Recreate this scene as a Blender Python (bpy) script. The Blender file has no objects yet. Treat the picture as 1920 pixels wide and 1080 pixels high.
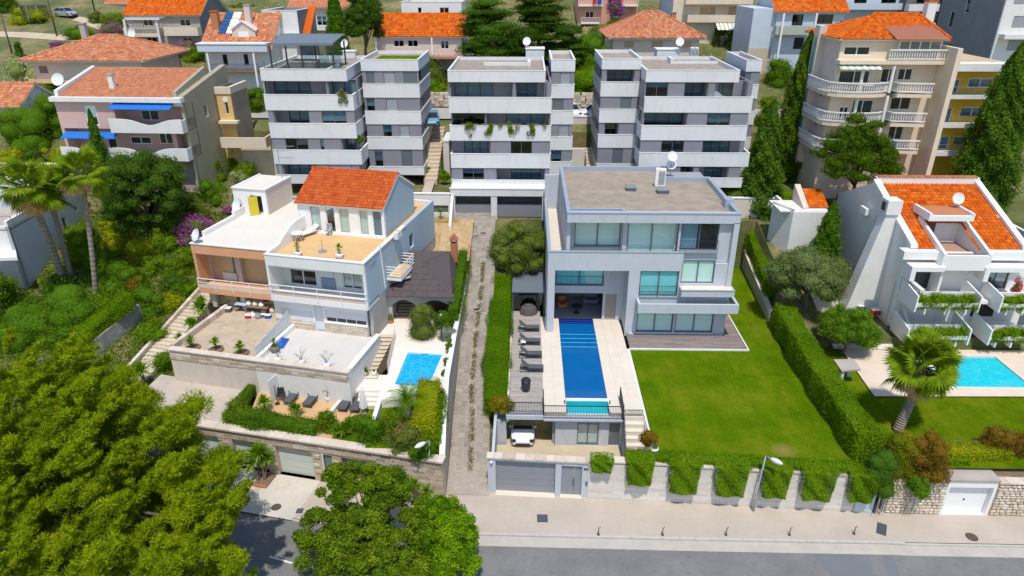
import bpy,math,random
import numpy as np
from mathutils import Matrix,Vector
random.seed(7)
RNG=np.random.default_rng(7)
R=math.radians
SC=bpy.context.scene
COL=SC.collection
FPX,PITCH,YAW,CAMH=1290.0,R(25.0),R(1.2),33.0
cam_data=bpy.data.cameras.new('camera')
cam_data.sensor_width=36.0
cam_data.lens=36.0*FPX/1920.0
cam_data.clip_start,cam_data.clip_end=0.5,2000.0
cam=bpy.data.objects.new('camera',cam_data)
cam.location=(0,0,CAMH)
cam.rotation_euler=(R(90)-PITCH,0,YAW)
COL.objects.link(cam)
SC.camera=cam
SUN_ELEV,SUN_AZ=66.0,6.0
world=bpy.data.worlds.new('World')
SC.world=world
world.use_nodes=True
wn=world.node_tree
sky=wn.nodes.new('ShaderNodeTexSky')
sky.sky_type='NISHITA'
sky.sun_disc=False
sky.sun_elevation=R(SUN_ELEV)
sky.sun_rotation=R(180-SUN_AZ)
sky.air_density,sky.dust_density,sky.ozone_density=1.0,0.6,1.0
bg=wn.nodes['Background']
bg.inputs['Strength'].default_value=0.15
wn.links.new(sky.outputs['Color'],bg.inputs['Color'])
sun_data=bpy.data.lights.new('sun','SUN')
sun_data.energy=3.35
sun_data.angle=R(0.5)
sun_data.color=(1.0,0.955,0.88)
sun=bpy.data.objects.new('sun',sun_data)
sun.location=(0,-20,80)
sun.rotation_euler=(R(90-SUN_ELEV),0,R(SUN_AZ))
COL.objects.link(sun)
SC.view_settings.view_transform='Standard'
SC.view_settings.look='None'
SC.view_settings.gamma=1.0
SC.view_settings.exposure=0.2
try:
 SC.view_settings.use_curve_mapping=False
except Exception:
 pass
SC.cycles.max_bounces=6
SC.cycles.diffuse_bounces=3
SC.cycles.glossy_bounces=3
SC.cycles.transmission_bounces=3
SC.cycles.transparent_max_bounces=6
SC.cycles.use_denoising=True
_c,_s,_cp,_sp=math.cos(PITCH),math.sin(PITCH),math.cos(YAW),math.sin(YAW)
_FW=(-_sp*_c,_cp*_c,-_s)
_RT=(_cp,_sp,0.0)
_UP=(_RT[1]*_FW[2]-_RT[2]*_FW[1],_RT[2]*_FW[0]-_RT[0]*_FW[2],_RT[0]*_FW[1]-_RT[1]*_FW[0])
def ray(px,py):
 a,b=(px-960)/FPX,(540-py)/FPX
 return tuple(_FW[i]+a*_RT[i]+b*_UP[i]for i in range(3))
def at(px,py,z=None,y=None,x=None):
 d=ray(px,py)
 t=(z-CAMH)/d[2]if z is not None else(y/d[1]if y is not None else x/d[0])
 return Vector((d[0]*t,d[1]*t,CAMH+d[2]*t))
def ppm(p):
 return FPX/(p[0]*_FW[0]+p[1]*_FW[1]+(p[2]-CAMH)*_FW[2])
class Frame:
 """A building's own axes: u along the front, v inward, w up."""
 def __init__(self,loc,rz=0.0):
  self.loc,self.rz=Vector(loc),rz
  self.c,self.s=math.cos(rz),math.sin(rz)
 def pt(self,px,py,u=None,v=None,w=None):
  d=ray(px,py)
  ox,oy,oz=-self.loc.x,-self.loc.y,CAMH-self.loc.z
  o=(ox*self.c+oy*self.s,-ox*self.s+oy*self.c,oz)
  d=(d[0]*self.c+d[1]*self.s,-d[0]*self.s+d[1]*self.c,d[2])
  k,val=(0,u)if u is not None else((1,v)if v is not None else(2,w))
  t=(val-o[k])/d[k]
  return Vector(tuple(o[i]+d[i]*t for i in range(3)))
 def rect(self,x0,y0,x1,y1,v=0.0):
  a,b=self.pt(x0,y0,v=v),self.pt(x1,y1,v=v)
  return(a.x,b.z,b.x,a.z)
 def rects(self,x0,y0,x1,y1,u):
  a,b=self.pt(x0,y0,u=u),self.pt(x1,y1,u=u)
  return(min(a.y,b.y),b.z,max(a.y,b.y),a.z)
 def world(self,p):
  return Vector((self.loc.x+p[0]*self.c-p[1]*self.s,self.loc.y+p[0]*self.s+p[1]*self.c,self.loc.z+p[2]))
WF=Frame((0,0,0))
MATS={}
def _new(name):
 m=bpy.data.materials.new(name)
 m.use_nodes=True
 MATS[name]=m
 return m,m.node_tree,m.node_tree.nodes['Principled BSDF']
def _coords(nt):
 g=nt.nodes.new('ShaderNodeNewGeometry')
 return g.outputs['Position']
def _noise(nt,src,scale,detail=4,rough=0.6):
 n=nt.nodes.new('ShaderNodeTexNoise')
 n.inputs['Scale'].default_value=scale
 n.inputs['Detail'].default_value=detail
 n.inputs['Roughness'].default_value=rough
 nt.links.new(src,n.inputs['Vector'])
 return n.outputs['Fac']
def _ramp(nt,fac,stops):
 r=nt.nodes.new('ShaderNodeValToRGB')
 el=r.color_ramp.elements
 while len(el)<len(stops):
  el.new(0.5)
 for e,(p,c)in zip(el,stops):
  e.position=p
  e.color=(c[0],c[1],c[2],1)
 nt.links.new(fac,r.inputs['Fac'])
 return r.outputs['Color']
def _mix(nt,fac,a,b,mode='MIX'):
 m=nt.nodes.new('ShaderNodeMix')
 m.data_type='RGBA'
 m.blend_type=mode
 for sock,val in((m.inputs[0],fac),(m.inputs[6],a),(m.inputs[7],b)):
  if isinstance(val,(int,float)):
   sock.default_value=val
  elif isinstance(val,tuple):
   sock.default_value=(val[0],val[1],val[2],1)
  else:
   nt.links.new(val,sock)
 return m.outputs[2]
def _bump(nt,b,h,dist,strength=0.5):
 n=nt.nodes.new('ShaderNodeBump')
 n.inputs['Distance'].default_value=dist
 n.inputs['Strength'].default_value=strength
 nt.links.new(h,n.inputs['Height'])
 nt.links.new(n.outputs['Normal'],b.inputs['Normal'])
def k(c,f):
 return(min(c[0]*f,1),min(c[1]*f,1),min(c[2]*f,1))
def plain(name,col,rough=0.6,var=0.12,scale=0.6,fine=9.0,metal=0.0,spec=0.4,bump=0.0,stain=None,stain_amt=0.5):
 """Painted or mineral surface: broad weathering, fine grain, optional stains of their own colour."""
 m,nt,b=_new(name)
 p=_coords(nt)
 n1=_noise(nt,p,scale,5)
 c1=_ramp(nt,n1,[(0.25,k(col,1-var)),(0.75,k(col,1+var))])
 n2=_noise(nt,p,fine,3)
 c2=_ramp(nt,n2,[(0.2,(1-var*0.8,)*3),(0.8,(1.0,)*3)])
 c=_mix(nt,1.0,c1,c2,'MULTIPLY')
 if stain:
  mp=nt.nodes.new('ShaderNodeMapping')
  mp.inputs['Scale'].default_value=(1.6,1.6,0.35)
  nt.links.new(p,mp.inputs['Vector'])
  n3=_noise(nt,mp.outputs['Vector'],1.3,6,0.7)
  f=_ramp(nt,n3,[(0.52,(0,0,0)),(0.72,(stain_amt,)*3)])
  c=_mix(nt,f,c,stain)
 nt.links.new(c,b.inputs['Base Color'])
 b.inputs['Roughness'].default_value=rough
 b.inputs['Metallic'].default_value=metal
 b.inputs['Specular IOR Level'].default_value=spec
 if bump:
  _bump(nt,b,n2,bump,0.6)
 return m
def tinted(name,stops,rough=0.75,spec=0.25,fine=14.0,fvar=0.2,trans=0.0,patch=None,attr='tint'):
 """Colour picked piece by piece from the 'tint' stored on each face."""
 m,nt,b=_new(name)
 a=nt.nodes.new('ShaderNodeAttribute')
 a.attribute_name=attr
 c=_ramp(nt,a.outputs['Fac'],stops)
 p=_coords(nt)
 n=_noise(nt,p,fine,3)
 c2=_ramp(nt,n,[(0.25,(1-fvar,)*3),(0.75,(1.0,)*3)])
 c=_mix(nt,1.0,c,c2,'MULTIPLY')
 if patch:
  n3=_noise(nt,p,0.55,6,0.75)
  f=_ramp(nt,n3,[(0.5,(0,0,0)),(0.68,(0.75,)*3)])
  c=_mix(nt,f,c,patch)
 nt.links.new(c,b.inputs['Base Color'])
 b.inputs['Roughness'].default_value=rough
 b.inputs['Specular IOR Level'].default_value=spec
 if trans:
  t=nt.nodes.new('ShaderNodeBsdfTranslucent')
  nt.links.new(c,t.inputs['Color'])
  ms=nt.nodes.new('ShaderNodeMixShader')
  ms.inputs[0].default_value=trans
  nt.links.new(b.outputs[0],ms.inputs[1])
  nt.links.new(t.outputs[0],ms.inputs[2])
  nt.links.new(ms.outputs[0],nt.nodes['Material Output'].inputs['Surface'])
 return m
def glass(name,tint,refl=0.9,rough=0.03):
 m,nt,b=_new(name)
 nt.nodes.remove(b)
 tr=nt.nodes.new('ShaderNodeBsdfTransparent')
 tr.inputs['Color'].default_value=(*tint,1)
 gl=nt.nodes.new('ShaderNodeBsdfGlossy')
 gl.inputs['Roughness'].default_value=rough
 gl.inputs['Color'].default_value=(refl,refl,refl,1)
 lw_=nt.nodes.new('ShaderNodeLayerWeight')
 lw_.inputs['Blend'].default_value=0.5
 pw=nt.nodes.new('ShaderNodeMath');pw.operation='POWER';pw.inputs[1].default_value=4.0
 ma=nt.nodes.new('ShaderNodeMath');ma.operation='MULTIPLY_ADD';ma.inputs[1].default_value=0.6;ma.inputs[2].default_value=0.05
 nt.links.new(lw_.outputs['Facing'],pw.inputs[0])
 nt.links.new(pw.outputs[0],ma.inputs[0])
 ms=nt.nodes.new('ShaderNodeMixShader')
 nt.links.new(ma.outputs[0],ms.inputs[0])
 nt.links.new(tr.outputs[0],ms.inputs[1])
 nt.links.new(gl.outputs[0],ms.inputs[2])
 nt.links.new(ms.outputs[0],nt.nodes['Material Output'].inputs['Surface'])
 return m
def water(name,col,wave=2.2,caustic=0.0,light=None):
 m,nt,b=_new(name)
 p=_coords(nt)
 n=_noise(nt,p,wave,4)
 c=_ramp(nt,n,[(0.3,k(col,0.93)),(0.7,k(col,1.07))])
 if caustic:
  v=nt.nodes.new('ShaderNodeTexVoronoi')
  v.feature='DISTANCE_TO_EDGE'
  v.inputs['Scale'].default_value=2.0
  nv=nt.nodes.new('ShaderNodeVectorMath')
  nv.operation='ADD'
  ns=nt.nodes.new('ShaderNodeTexNoise')
  ns.inputs['Scale'].default_value=1.2
  nt.links.new(p,ns.inputs['Vector'])
  nt.links.new(p,nv.inputs[0])
  nt.links.new(ns.outputs['Color'],nv.inputs[1])
  nt.links.new(nv.outputs[0],v.inputs['Vector'])
  f=_ramp(nt,v.outputs['Distance'],[(0.0,(caustic,)*3),(0.09,(0,0,0))])
  c=_mix(nt,f,c,light)
 nt.links.new(c,b.inputs['Base Color'])
 b.inputs['Roughness'].default_value=0.06
 b.inputs['IOR'].default_value=1.33
 _bump(nt,b,n,0.03,0.25)
 return m
white=plain('white_render',(0.74,0.73,0.70),0.7,0.06,0.5,stain=(0.52,0.49,0.44),stain_amt=0.35)
white_clean=plain('white_paint',(0.80,0.79,0.77),0.55,0.03)
block_white=plain('block_white',(0.69,0.69,0.69),0.65,0.05,0.3,stain=(0.52,0.51,0.49),stain_amt=0.45)
block_grey=plain('block_grey',(0.235,0.235,0.265),0.6,0.06,0.4)
block_dark=plain('block_dark_panel',(0.20,0.225,0.265),0.5,0.06)
villa_grey=plain('villa_render',(0.49,0.52,0.565),0.7,0.05,0.35,stain=(0.36,0.385,0.42),stain_amt=0.5)
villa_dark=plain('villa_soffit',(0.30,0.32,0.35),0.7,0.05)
villa_cap=plain('villa_coping',(0.36,0.42,0.49),0.45,0.05,metal=0.2)
cream_stone=plain('travertine',(0.69,0.61,0.51),0.6,0.06,0.9,6.0,stain=(0.62,0.52,0.42),stain_amt=0.25)
wall_lime=plain('wall_limestone',(0.70,0.645,0.585),0.8,0.06,0.8,8.0,stain=(0.55,0.48,0.40),stain_amt=0.4)
concrete=plain('pavement_concrete',(0.47,0.405,0.335),0.85,0.10,0.35,12.0,bump=0.006,stain=(0.38,0.31,0.23),stain_amt=0.35)
kerb_mat=plain('kerb_stone',(0.50,0.47,0.43),0.85,0.10,0.9,9.0,stain=(0.30,0.27,0.24),stain_amt=0.4)
gutter_mat=plain('gutter_concrete',(0.46,0.42,0.365),0.85,0.12,0.7,9.0,stain=(0.40,0.36,0.31),stain_amt=0.5)
asphalt=plain('asphalt',(0.192,0.19,0.187),0.9,0.2,0.3,30.0,bump=0.004,stain=(0.125,0.125,0.13),stain_amt=0.75)
asphalt_patch=plain('asphalt_patch',(0.16,0.17,0.185),0.9,0.1,0.3,30.0)
line_paint=plain('road_paint',(0.68,0.68,0.66),0.7,0.12,2.0)
steel_dark=plain('dark_steel',(0.045,0.05,0.055),0.45,0.1,metal=0.3)
alu_grey=plain('grey_aluminium',(0.16,0.185,0.215),0.4,0.05,metal=0.4)
canopy_grey=plain('canopy_sheet',(0.20,0.235,0.275),0.4,0.05,metal=0.3)
galv=plain('galvanised_steel',(0.42,0.44,0.46),0.4,0.08,metal=0.6)
dish_mat=plain('dish_enamel',(0.72,0.73,0.74),0.4,0.04)
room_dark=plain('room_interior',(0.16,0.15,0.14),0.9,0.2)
room_mid=plain('room_plaster',(0.30,0.28,0.26),0.9,0.1)
floor_grey=plain('interior_floor',(0.32,0.33,0.34),0.5,0.06)
blind_teal=plain('roller_blind',(0.78,0.86,0.84),0.8,0.04)
curtain=plain('curtain_cloth',(0.62,0.62,0.60),0.85,0.08,3.0)
shutter_grey=plain('grey_shutter',(0.30,0.32,0.34),0.6,0.06)
shutter_brown=plain('brown_shutter',(0.22,0.155,0.13),0.6,0.1)
shutter_tan=plain('tan_shutter',(0.50,0.36,0.20),0.6,0.1)
pane_clear=glass('clear_glass',(0.93,0.99,0.98))
pane_teal=glass('teal_glass',(0.72,0.93,0.95))
pane_dark=glass('tinted_glass',(0.66,0.76,0.82))
gravel=plain('roof_gravel',(0.34,0.285,0.225),0.95,0.24,0.9,16.0,bump=0.02,stain=(0.30,0.275,0.24),stain_amt=0.5)
roof_felt=plain('roof_felt',(0.42,0.37,0.32),0.9,0.14,0.7,12.0,bump=0.01)
roof_white=plain('roof_membrane',(0.68,0.63,0.56),0.8,0.04,0.4,6.0,stain=(0.48,0.42,0.33),stain_amt=0.28)
tile_bright=tinted('bright_clay_tile',[(0,(0.42,0.065,0.006)),(0.5,(0.60,0.115,0.008)),(1,(0.72,0.20,0.03))],spec=.08,patch=(.42,.13,.035))
tile_red=tinted('red_clay_tile',[(0,(0.38,0.07,0.018)),(0.5,(0.50,0.10,0.024)),(1,(0.58,0.14,0.04))],spec=.08)
tile_soft=tinted('pale_clay_tile',[(0,(0.42,0.16,0.08)),(0.5,(0.52,0.205,0.10)),(1,(0.60,0.27,0.15))])
tile_old=tinted('weathered_clay_tile',[(0,(0.36,0.12,0.055)),(0.45,(0.53,0.175,0.07)),(1,(0.66,0.33,0.19))],patch=(0.36,0.23,0.155))
slate_brown=tinted('brown_roof_sheet',[(0,(0.085,0.068,0.068)),(1,(0.115,0.09,0.09))],fvar=0.12)
peach=plain('peach_render',(0.68,0.335,0.18),0.75,0.07,0.6,stain=(0.66,0.50,0.38),stain_amt=0.4)
ochre_wall=plain('ochre_render',(0.66,0.47,0.26),0.8,0.07)
ochre_floor=plain('ochre_tile_floor',(0.66,0.42,0.19),0.7,0.07,1.0,8.0,stain=(0.58,0.38,0.22),stain_amt=0.4)
pink=plain('pink_render',(0.61,0.41,0.36),0.75,0.05,0.6,stain=(0.50,0.36,0.31),stain_amt=0.3)
olive_wall=plain('olive_render',(0.36,0.33,0.235),0.8,0.05)
yellow_wall=plain('yellow_render',(0.70,0.46,0.17),0.75,0.06)
yellow_strong=plain('strong_yellow_render',(0.60,0.40,0.03),0.7,0.06)
beige=plain('beige_render',(0.72,0.61,0.46),0.75,0.06,0.5,stain=(0.50,0.42,0.33),stain_amt=0.3)
beige_pink=plain('rosy_beige_render',(0.63,0.53,0.45),0.75,0.06)
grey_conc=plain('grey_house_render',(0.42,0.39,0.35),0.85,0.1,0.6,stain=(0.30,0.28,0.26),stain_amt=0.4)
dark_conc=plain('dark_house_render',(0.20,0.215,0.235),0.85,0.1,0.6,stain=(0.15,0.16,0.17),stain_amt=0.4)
blue_white=plain('pale_blue_and_shade_render',(0.52,0.58,0.64),0.75,0.05)
stone_mix=tinted('warm_stone',[(0,(0.46,0.36,0.26)),(0.4,(0.60,0.485,0.36)),(0.75,(0.68,0.58,0.46)),(1,(0.74,0.66,0.55))],rough=0.9,fvar=0.3,fine=8)
stone_pale=tinted('pale_rubble_stone',[(0,(0.50,0.41,0.31)),(0.4,(0.62,0.52,0.40)),(0.75,(0.70,0.61,0.49)),(1,(0.76,0.68,0.56))],rough=0.9,fvar=0.3,fine=6)
coping_mat=tinted('coping_stone',[(0,(0.52,0.43,0.34)),(0.5,(0.66,0.56,0.46)),(1,(0.74,0.65,0.55))],rough=0.85,fvar=0.25,fine=6)
wood_grey=tinted('weathered_decking',[(0,(0.33,0.295,0.265)),(0.5,(0.40,0.36,0.33)),(1,(0.47,0.42,0.385))],rough=0.8,fvar=0.2,fine=5)
wood_brown=tinted('brown_decking',[(0,(0.20,0.16,0.15)),(0.5,(0.25,0.205,0.19)),(1,(0.30,0.25,0.23))],rough=0.8,fvar=0.2,fine=5)
timber=plain('timber',(0.24,0.15,0.085),0.7,0.15,2.0)
timber_dark=plain('dark_timber',(0.105,0.075,0.055),0.7,0.15,2.0)
paver=tinted('lane_paver',[(0,(0.25,0.22,0.185)),(0.5,(0.325,0.285,0.24)),(1,(0.41,0.36,0.305))],rough=0.9,fvar=0.25,fine=4)
slab_pale=tinted('step_stone',[(0,(0.55,0.45,0.34)),(1,(0.70,0.60,0.47))],rough=0.85,fvar=0.2,fine=5)
terrace_old=plain('old_terrace',(0.50,0.405,0.295),0.9,0.14,0.5,7.0,stain=(0.25,0.205,0.155),stain_amt=0.75)
terrace_pale=plain('pale_terrace',(0.58,0.55,0.51),0.8,0.05,0.6,8.0,stain=(.5,.46,.41),stain_amt=.3)
court_floor=plain('courtyard_floor',(0.52,0.42,0.29),0.85,0.09,0.6,8.0)
pool_blue=water('deep_blue_water',(0.003,0.105,0.31),1.5)
pool_navy=water('navy_water',(0.012,0.018,0.19),1.5)
pool_line=water('pale_step_edge',(0.06,0.36,0.56),1.5)
pool_cyan=water('turquoise_water',(0.02,0.42,0.50),1.5)
pool_sky=water('bright_blue_water',(0.005,0.35,0.72),2.0,0.5,(0.12,0.60,0.85))
pool_aqua=water('aqua_water',(0.01,0.50,0.60),2.0,0.3,(0.12,0.66,0.72))
soil=plain('soil',(0.20,0.135,0.085),0.95,0.2,1.0,10.0,bump=0.03)
rubber=plain('rubber',(0.02,0.02,0.021),0.8,0.1)
car_white=plain('white_car_paint',(0.74,0.75,0.77),0.25,0.02,spec=0.6)
car_blue=plain('pale_blue_car_paint',(0.16,0.34,0.46),0.25,0.02,spec=0.6)
car_silver=plain('silver_car_paint',(0.50,0.52,0.54),0.3,0.02,metal=0.4)
car_glass=plain('car_glass',(0.015,0.02,0.024),0.08,0.05,spec=0.7)
sling=plain('dark_sling_cloth',(0.085,0.09,0.10),0.8,0.08)
cover_cloth=plain('cover_cloth',(0.115,0.10,0.10),0.85,0.12)
terracotta=plain('terracotta',(0.44,0.17,0.08),0.8,0.1)
blue_awning=plain('blue_awning',(0.01,0.14,0.52),0.7,0.05)
blue_cloth=plain('blue_tarp',(0.01,0.085,0.42),0.6,0.1)
red_thing=plain('red_plastic',(0.52,0.03,0.04),0.5,0.08)
teal_thing=plain('teal_cloth',(0.03,0.30,0.36),0.7,0.08)
yellow_cloth=plain('yellow_cloth',(0.62,0.50,0.03),0.7,0.08)
bark=plain('bark',(0.20,0.15,0.11),0.95,0.25,2.0,12.0,bump=0.03)
palm_bark=plain('palm_bark',(0.30,0.25,0.205),0.95,0.3,3.0,9.0,bump=0.04)
blossom_stem=plain('vine_stem',(0.10,0.07,0.05),0.9,0.2)
def leafmat(name,a,b,c,trans=0.46):
 g=lambda q:(q[0]*1.85,q[1]*1.75,q[2]*(0.6 if q[1]>q[2]*2.5 else 1.3))
 return tinted(name,[(0,g(a)),(0.5,g(b)),(1,g(c))],rough=0.6,spec=0.05,fine=2.0,fvar=0.12,trans=trans)
L_PINE=leafmat('pine_needles',(0.077,0.122,0.007),(0.149,0.209,0.010),(0.231,0.281,0.015),.5)
L_LIME=leafmat('lime_leaves',(0.040,0.085,0.014),(0.086,0.152,0.018),(0.161,0.228,0.032))
L_MID=leafmat('mid_green_leaves',(0.036,0.088,0.016),(0.072,0.150,0.021),(0.117,0.206,0.032))
L_DARK=leafmat('dark_green_leaves',(0.024,0.058,0.018),(0.048,0.099,0.027),(0.083,0.145,0.039))
L_CYP=leafmat('cypress_leaves',(0.027,0.067,0.018),(0.051,0.115,0.027),(0.090,0.165,0.036))
L_OLIVE=leafmat('olive_leaves',(0.060,0.090,0.034),(0.102,0.138,0.054),(0.162,0.198,0.096))
L_GREY=leafmat('grey_green_leaves',(0.055,0.088,0.033),(0.105,0.149,0.061),(0.176,0.220,0.110))
L_HEDGE=leafmat('hedge_leaves',(0.050,0.110,0.010),(0.094,0.182,0.012),(0.165,0.259,0.017))
L_YEL=leafmat('yellow_green_leaves',(0.10,0.15,0.012),(0.20,0.24,0.018),(0.34,0.33,0.03))
L_RED=leafmat('reddish_leaves',(0.085,0.06,0.022),(0.15,0.09,0.03),(0.17,0.14,0.035))
L_BLUE=leafmat('lavender_leaves',(0.13,0.155,0.15),(0.19,0.215,0.205),(0.27,0.29,0.28))
L_PURPLE=leafmat('purple_blossom',(0.16,0.025,0.20),(0.27,0.05,0.34),(0.40,0.12,0.46))
L_PINKF=leafmat('pink_blossom',(0.40,0.05,0.16),(0.55,0.09,0.25),(0.66,0.20,0.38))
L_WHITEF=leafmat('pale_blossom',(0.10,0.15,0.05),(0.20,0.25,0.12),(0.62,0.62,0.55))
L_PALM=leafmat('palm_fronds',(0.055,0.11,0.012),(0.11,0.18,0.018),(0.20,0.26,0.03))
L_DEAD=leafmat('dry_fronds',(0.22,0.14,0.07),(0.33,0.23,0.12),(0.44,0.33,0.20),0.15)
L_YUCCA=leafmat('yucca_leaves',(0.05,0.12,0.015),(0.095,0.19,0.022),(0.17,0.27,0.04))
L_DRY=leafmat('dry_grass',(0.22,0.17,0.07),(0.32,0.25,0.10),(0.24,0.25,0.07),0.15)
AUTH={}
def thing(name,label,cat,loc,rz=0.0,group=None,local=False):
 o=bpy.data.objects.new(name,None)
 o.empty_display_size=0.3
 COL.objects.link(o)
 o.location=loc
 o.rotation_euler=(0,0,rz)
 tag(o,label,cat,group)
 AUTH[o.name]=Matrix.Identity(4)if local else(Matrix.Translation(Vector(loc))@Matrix.Rotation(rz,4,'Z')).inverted()
 return o
def tag(o,label=None,cat=None,group=None,kind=None):
 if label:o['label']=label
 if cat:o['category']=cat
 if group:o['group']=group
 if kind:o['kind']=kind
 return o
class MB:
 def __init__(self):
  self.v,self.f,self.t,self.mi=[],[],[],[]
  self.cur=0
 def face(self,pts,tint=0.5):
  n=len(self.v)
  self.v.extend(tuple(p)for p in pts)
  self.f.append(tuple(range(n,n+len(pts))))
  self.t.append(tint)
  self.mi.append(self.cur)
  return self
 def box(self,x0,y0,z0,x1,y1,z1,tint=0.5):
  if x0>x1:x0,x1=x1,x0
  if y0>y1:y0,y1=y1,y0
  if z0>z1:z0,z1=z1,z0
  n=len(self.v)
  self.v+=[(x0,y0,z0),(x1,y0,z0),(x1,y1,z0),(x0,y1,z0),(x0,y0,z1),(x1,y0,z1),(x1,y1,z1),(x0,y1,z1)]
  for q in((3,2,1,0),(4,5,6,7),(0,1,5,4),(1,2,6,5),(2,3,7,6),(3,0,4,7)):
   self.f.append(tuple(n+i for i in q));self.t.append(tint);self.mi.append(self.cur)
  return self
 def prism(self,poly,z0,z1,tint=0.5):
  """Vertical prism over a counter-clockwise polygon; z0, z1 numbers or per-corner lists."""
  n,m=len(self.v),len(poly)
  a=z0 if isinstance(z0,(list,tuple))else[z0]*m
  b=z1 if isinstance(z1,(list,tuple))else[z1]*m
  self.v+=[(p[0],p[1],a[i])for i,p in enumerate(poly)]+[(p[0],p[1],b[i])for i,p in enumerate(poly)]
  fs=[tuple(n+i for i in reversed(range(m))),tuple(n+m+i for i in range(m))]
  fs+=[(n+i,n+(i+1)%m,n+m+(i+1)%m,n+m+i)for i in range(m)]
  for q in fs:
   self.f.append(q);self.t.append(tint);self.mi.append(self.cur)
  return self
 def bar(self,a,b,w,h=None,tint=0.5,up=(0,0,1)):
  """Square bar from a to b."""
  a,b=Vector(a),Vector(b)
  h=h or w
  d=(b-a).normalized()
  u=Vector(up)
  if abs(d.dot(u))>0.97:u=Vector((0,1,0))
  s=d.cross(u).normalized()*(w/2)
  t=s.cross(d).normalized()*(h/2)
  n=len(self.v)
  for p in(a,b):
   self.v+=[tuple(p-s-t),tuple(p+s-t),tuple(p+s+t),tuple(p-s+t)]
  for q in((3,2,1,0),(4,5,6,7),(0,1,5,4),(1,2,6,5),(2,3,7,6),(3,0,4,7)):
   self.f.append(tuple(n+i for i in q));self.t.append(tint);self.mi.append(self.cur)
  return self
 def tube(self,pts,radii,n=8,cap=True,tint=0.5):
  pts=[Vector(p)for p in pts]
  if not isinstance(radii,(list,tuple)):radii=[radii]*len(pts)
  base=len(self.v)
  for i,p in enumerate(pts):
   d=(pts[min(i+1,len(pts)-1)]-pts[max(i-1,0)]).normalized()
   u=Vector((1,0,0))if abs(d.x)<0.9 else Vector((0,1,0))
   s=d.cross(u).normalized();t=d.cross(s).normalized()
   for j in range(n):
    a=2*math.pi*j/n
    self.v.append(tuple(p+(s*math.cos(a)+t*math.sin(a))*radii[i]))
  for i in range(len(pts)-1):
   for j in range(n):
    q=(base+i*n+j,base+i*n+(j+1)%n,base+(i+1)*n+(j+1)%n,base+(i+1)*n+j)
    self.f.append(q);self.t.append(tint);self.mi.append(self.cur)
  if cap:
   self.f.append(tuple(base+j for j in reversed(range(n))));self.t.append(tint);self.mi.append(self.cur)
   self.f.append(tuple(base+(len(pts)-1)*n+j for j in range(n)));self.t.append(tint);self.mi.append(self.cur)
  return self
 def lathe(self,c,prof,n=14,tint=0.5):
  base=len(self.v)
  for r,z in prof:
   for j in range(n):
    a=2*math.pi*j/n
    self.v.append((c[0]+r*math.cos(a),c[1]+r*math.sin(a),c[2]+z))
  for i in range(len(prof)-1):
   for j in range(n):
    self.f.append((base+i*n+j,base+i*n+(j+1)%n,base+(i+1)*n+(j+1)%n,base+(i+1)*n+j))
    self.t.append(tint);self.mi.append(self.cur)
  self.f.append(tuple(base+j for j in reversed(range(n))));self.t.append(tint);self.mi.append(self.cur)
  self.f.append(tuple(base+(len(prof)-1)*n+j for j in range(n)));self.t.append(tint);self.mi.append(self.cur)
  return self
 def build(self,name,mats,parent=None,smooth=False,label=None,kind=None):
  me=bpy.data.meshes.new(name)
  M=AUTH.get(parent.name,Matrix.Identity(4))if parent else Matrix.Identity(4)
  me.from_pydata([tuple(M@Vector(p))for p in self.v],[],self.f)
  for m in(mats if isinstance(mats,(list,tuple))else[mats]):
   me.materials.append(m)
  at_=me.attributes.new('tint','FLOAT','FACE')
  at_.data.foreach_set('value',self.t)
  if any(self.mi):me.polygons.foreach_set('material_index',self.mi)
  if smooth:me.polygons.foreach_set('use_smooth',[True]*len(me.polygons))
  o=bpy.data.objects.new(name,me)
  COL.objects.link(o)
  if parent:
   o.parent=parent
   AUTH[o.name]=M
  if label:o['label']=label
  if kind:o['kind']=kind
  me.update()
  return o
def struct(name,mb,mat_,smooth=False):
 o=mb.build(name,mat_,None,smooth)
 o['kind']='structure'
 return o
def stuff(name,mb,mat_,parent=None,label=None):
 o=mb.build(name,mat_,parent)
 o['kind']='stuff'
 if label:o['label']=label
 return o
def copy_part(src,parent,loc=None,rot=None,scale=None,name=None):
 o=src.copy()
 if name:o.name=name
 COL.objects.link(o)
 o.parent=parent
 if loc is not None:o.location=loc
 if rot is not None:o.rotation_euler=rot
 if scale is not None:o.scale=scale if hasattr(scale,'__len__')else(scale,)*3
 return o
def copy_thing(root,loc,rz,label=None,group=None,scale=None):
 r=root.copy();COL.objects.link(r)
 r.location=loc;r.rotation_euler=(0,0,rz)
 if label:r['label']=label
 if group:r['group']=group
 if scale:r.scale=(scale,)*3
 for ch in list(root.children):
  c=ch.copy();COL.objects.link(c);c.parent=r
  for g in list(ch.children):
   d=g.copy();COL.objects.link(d);d.parent=c
 return r
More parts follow.
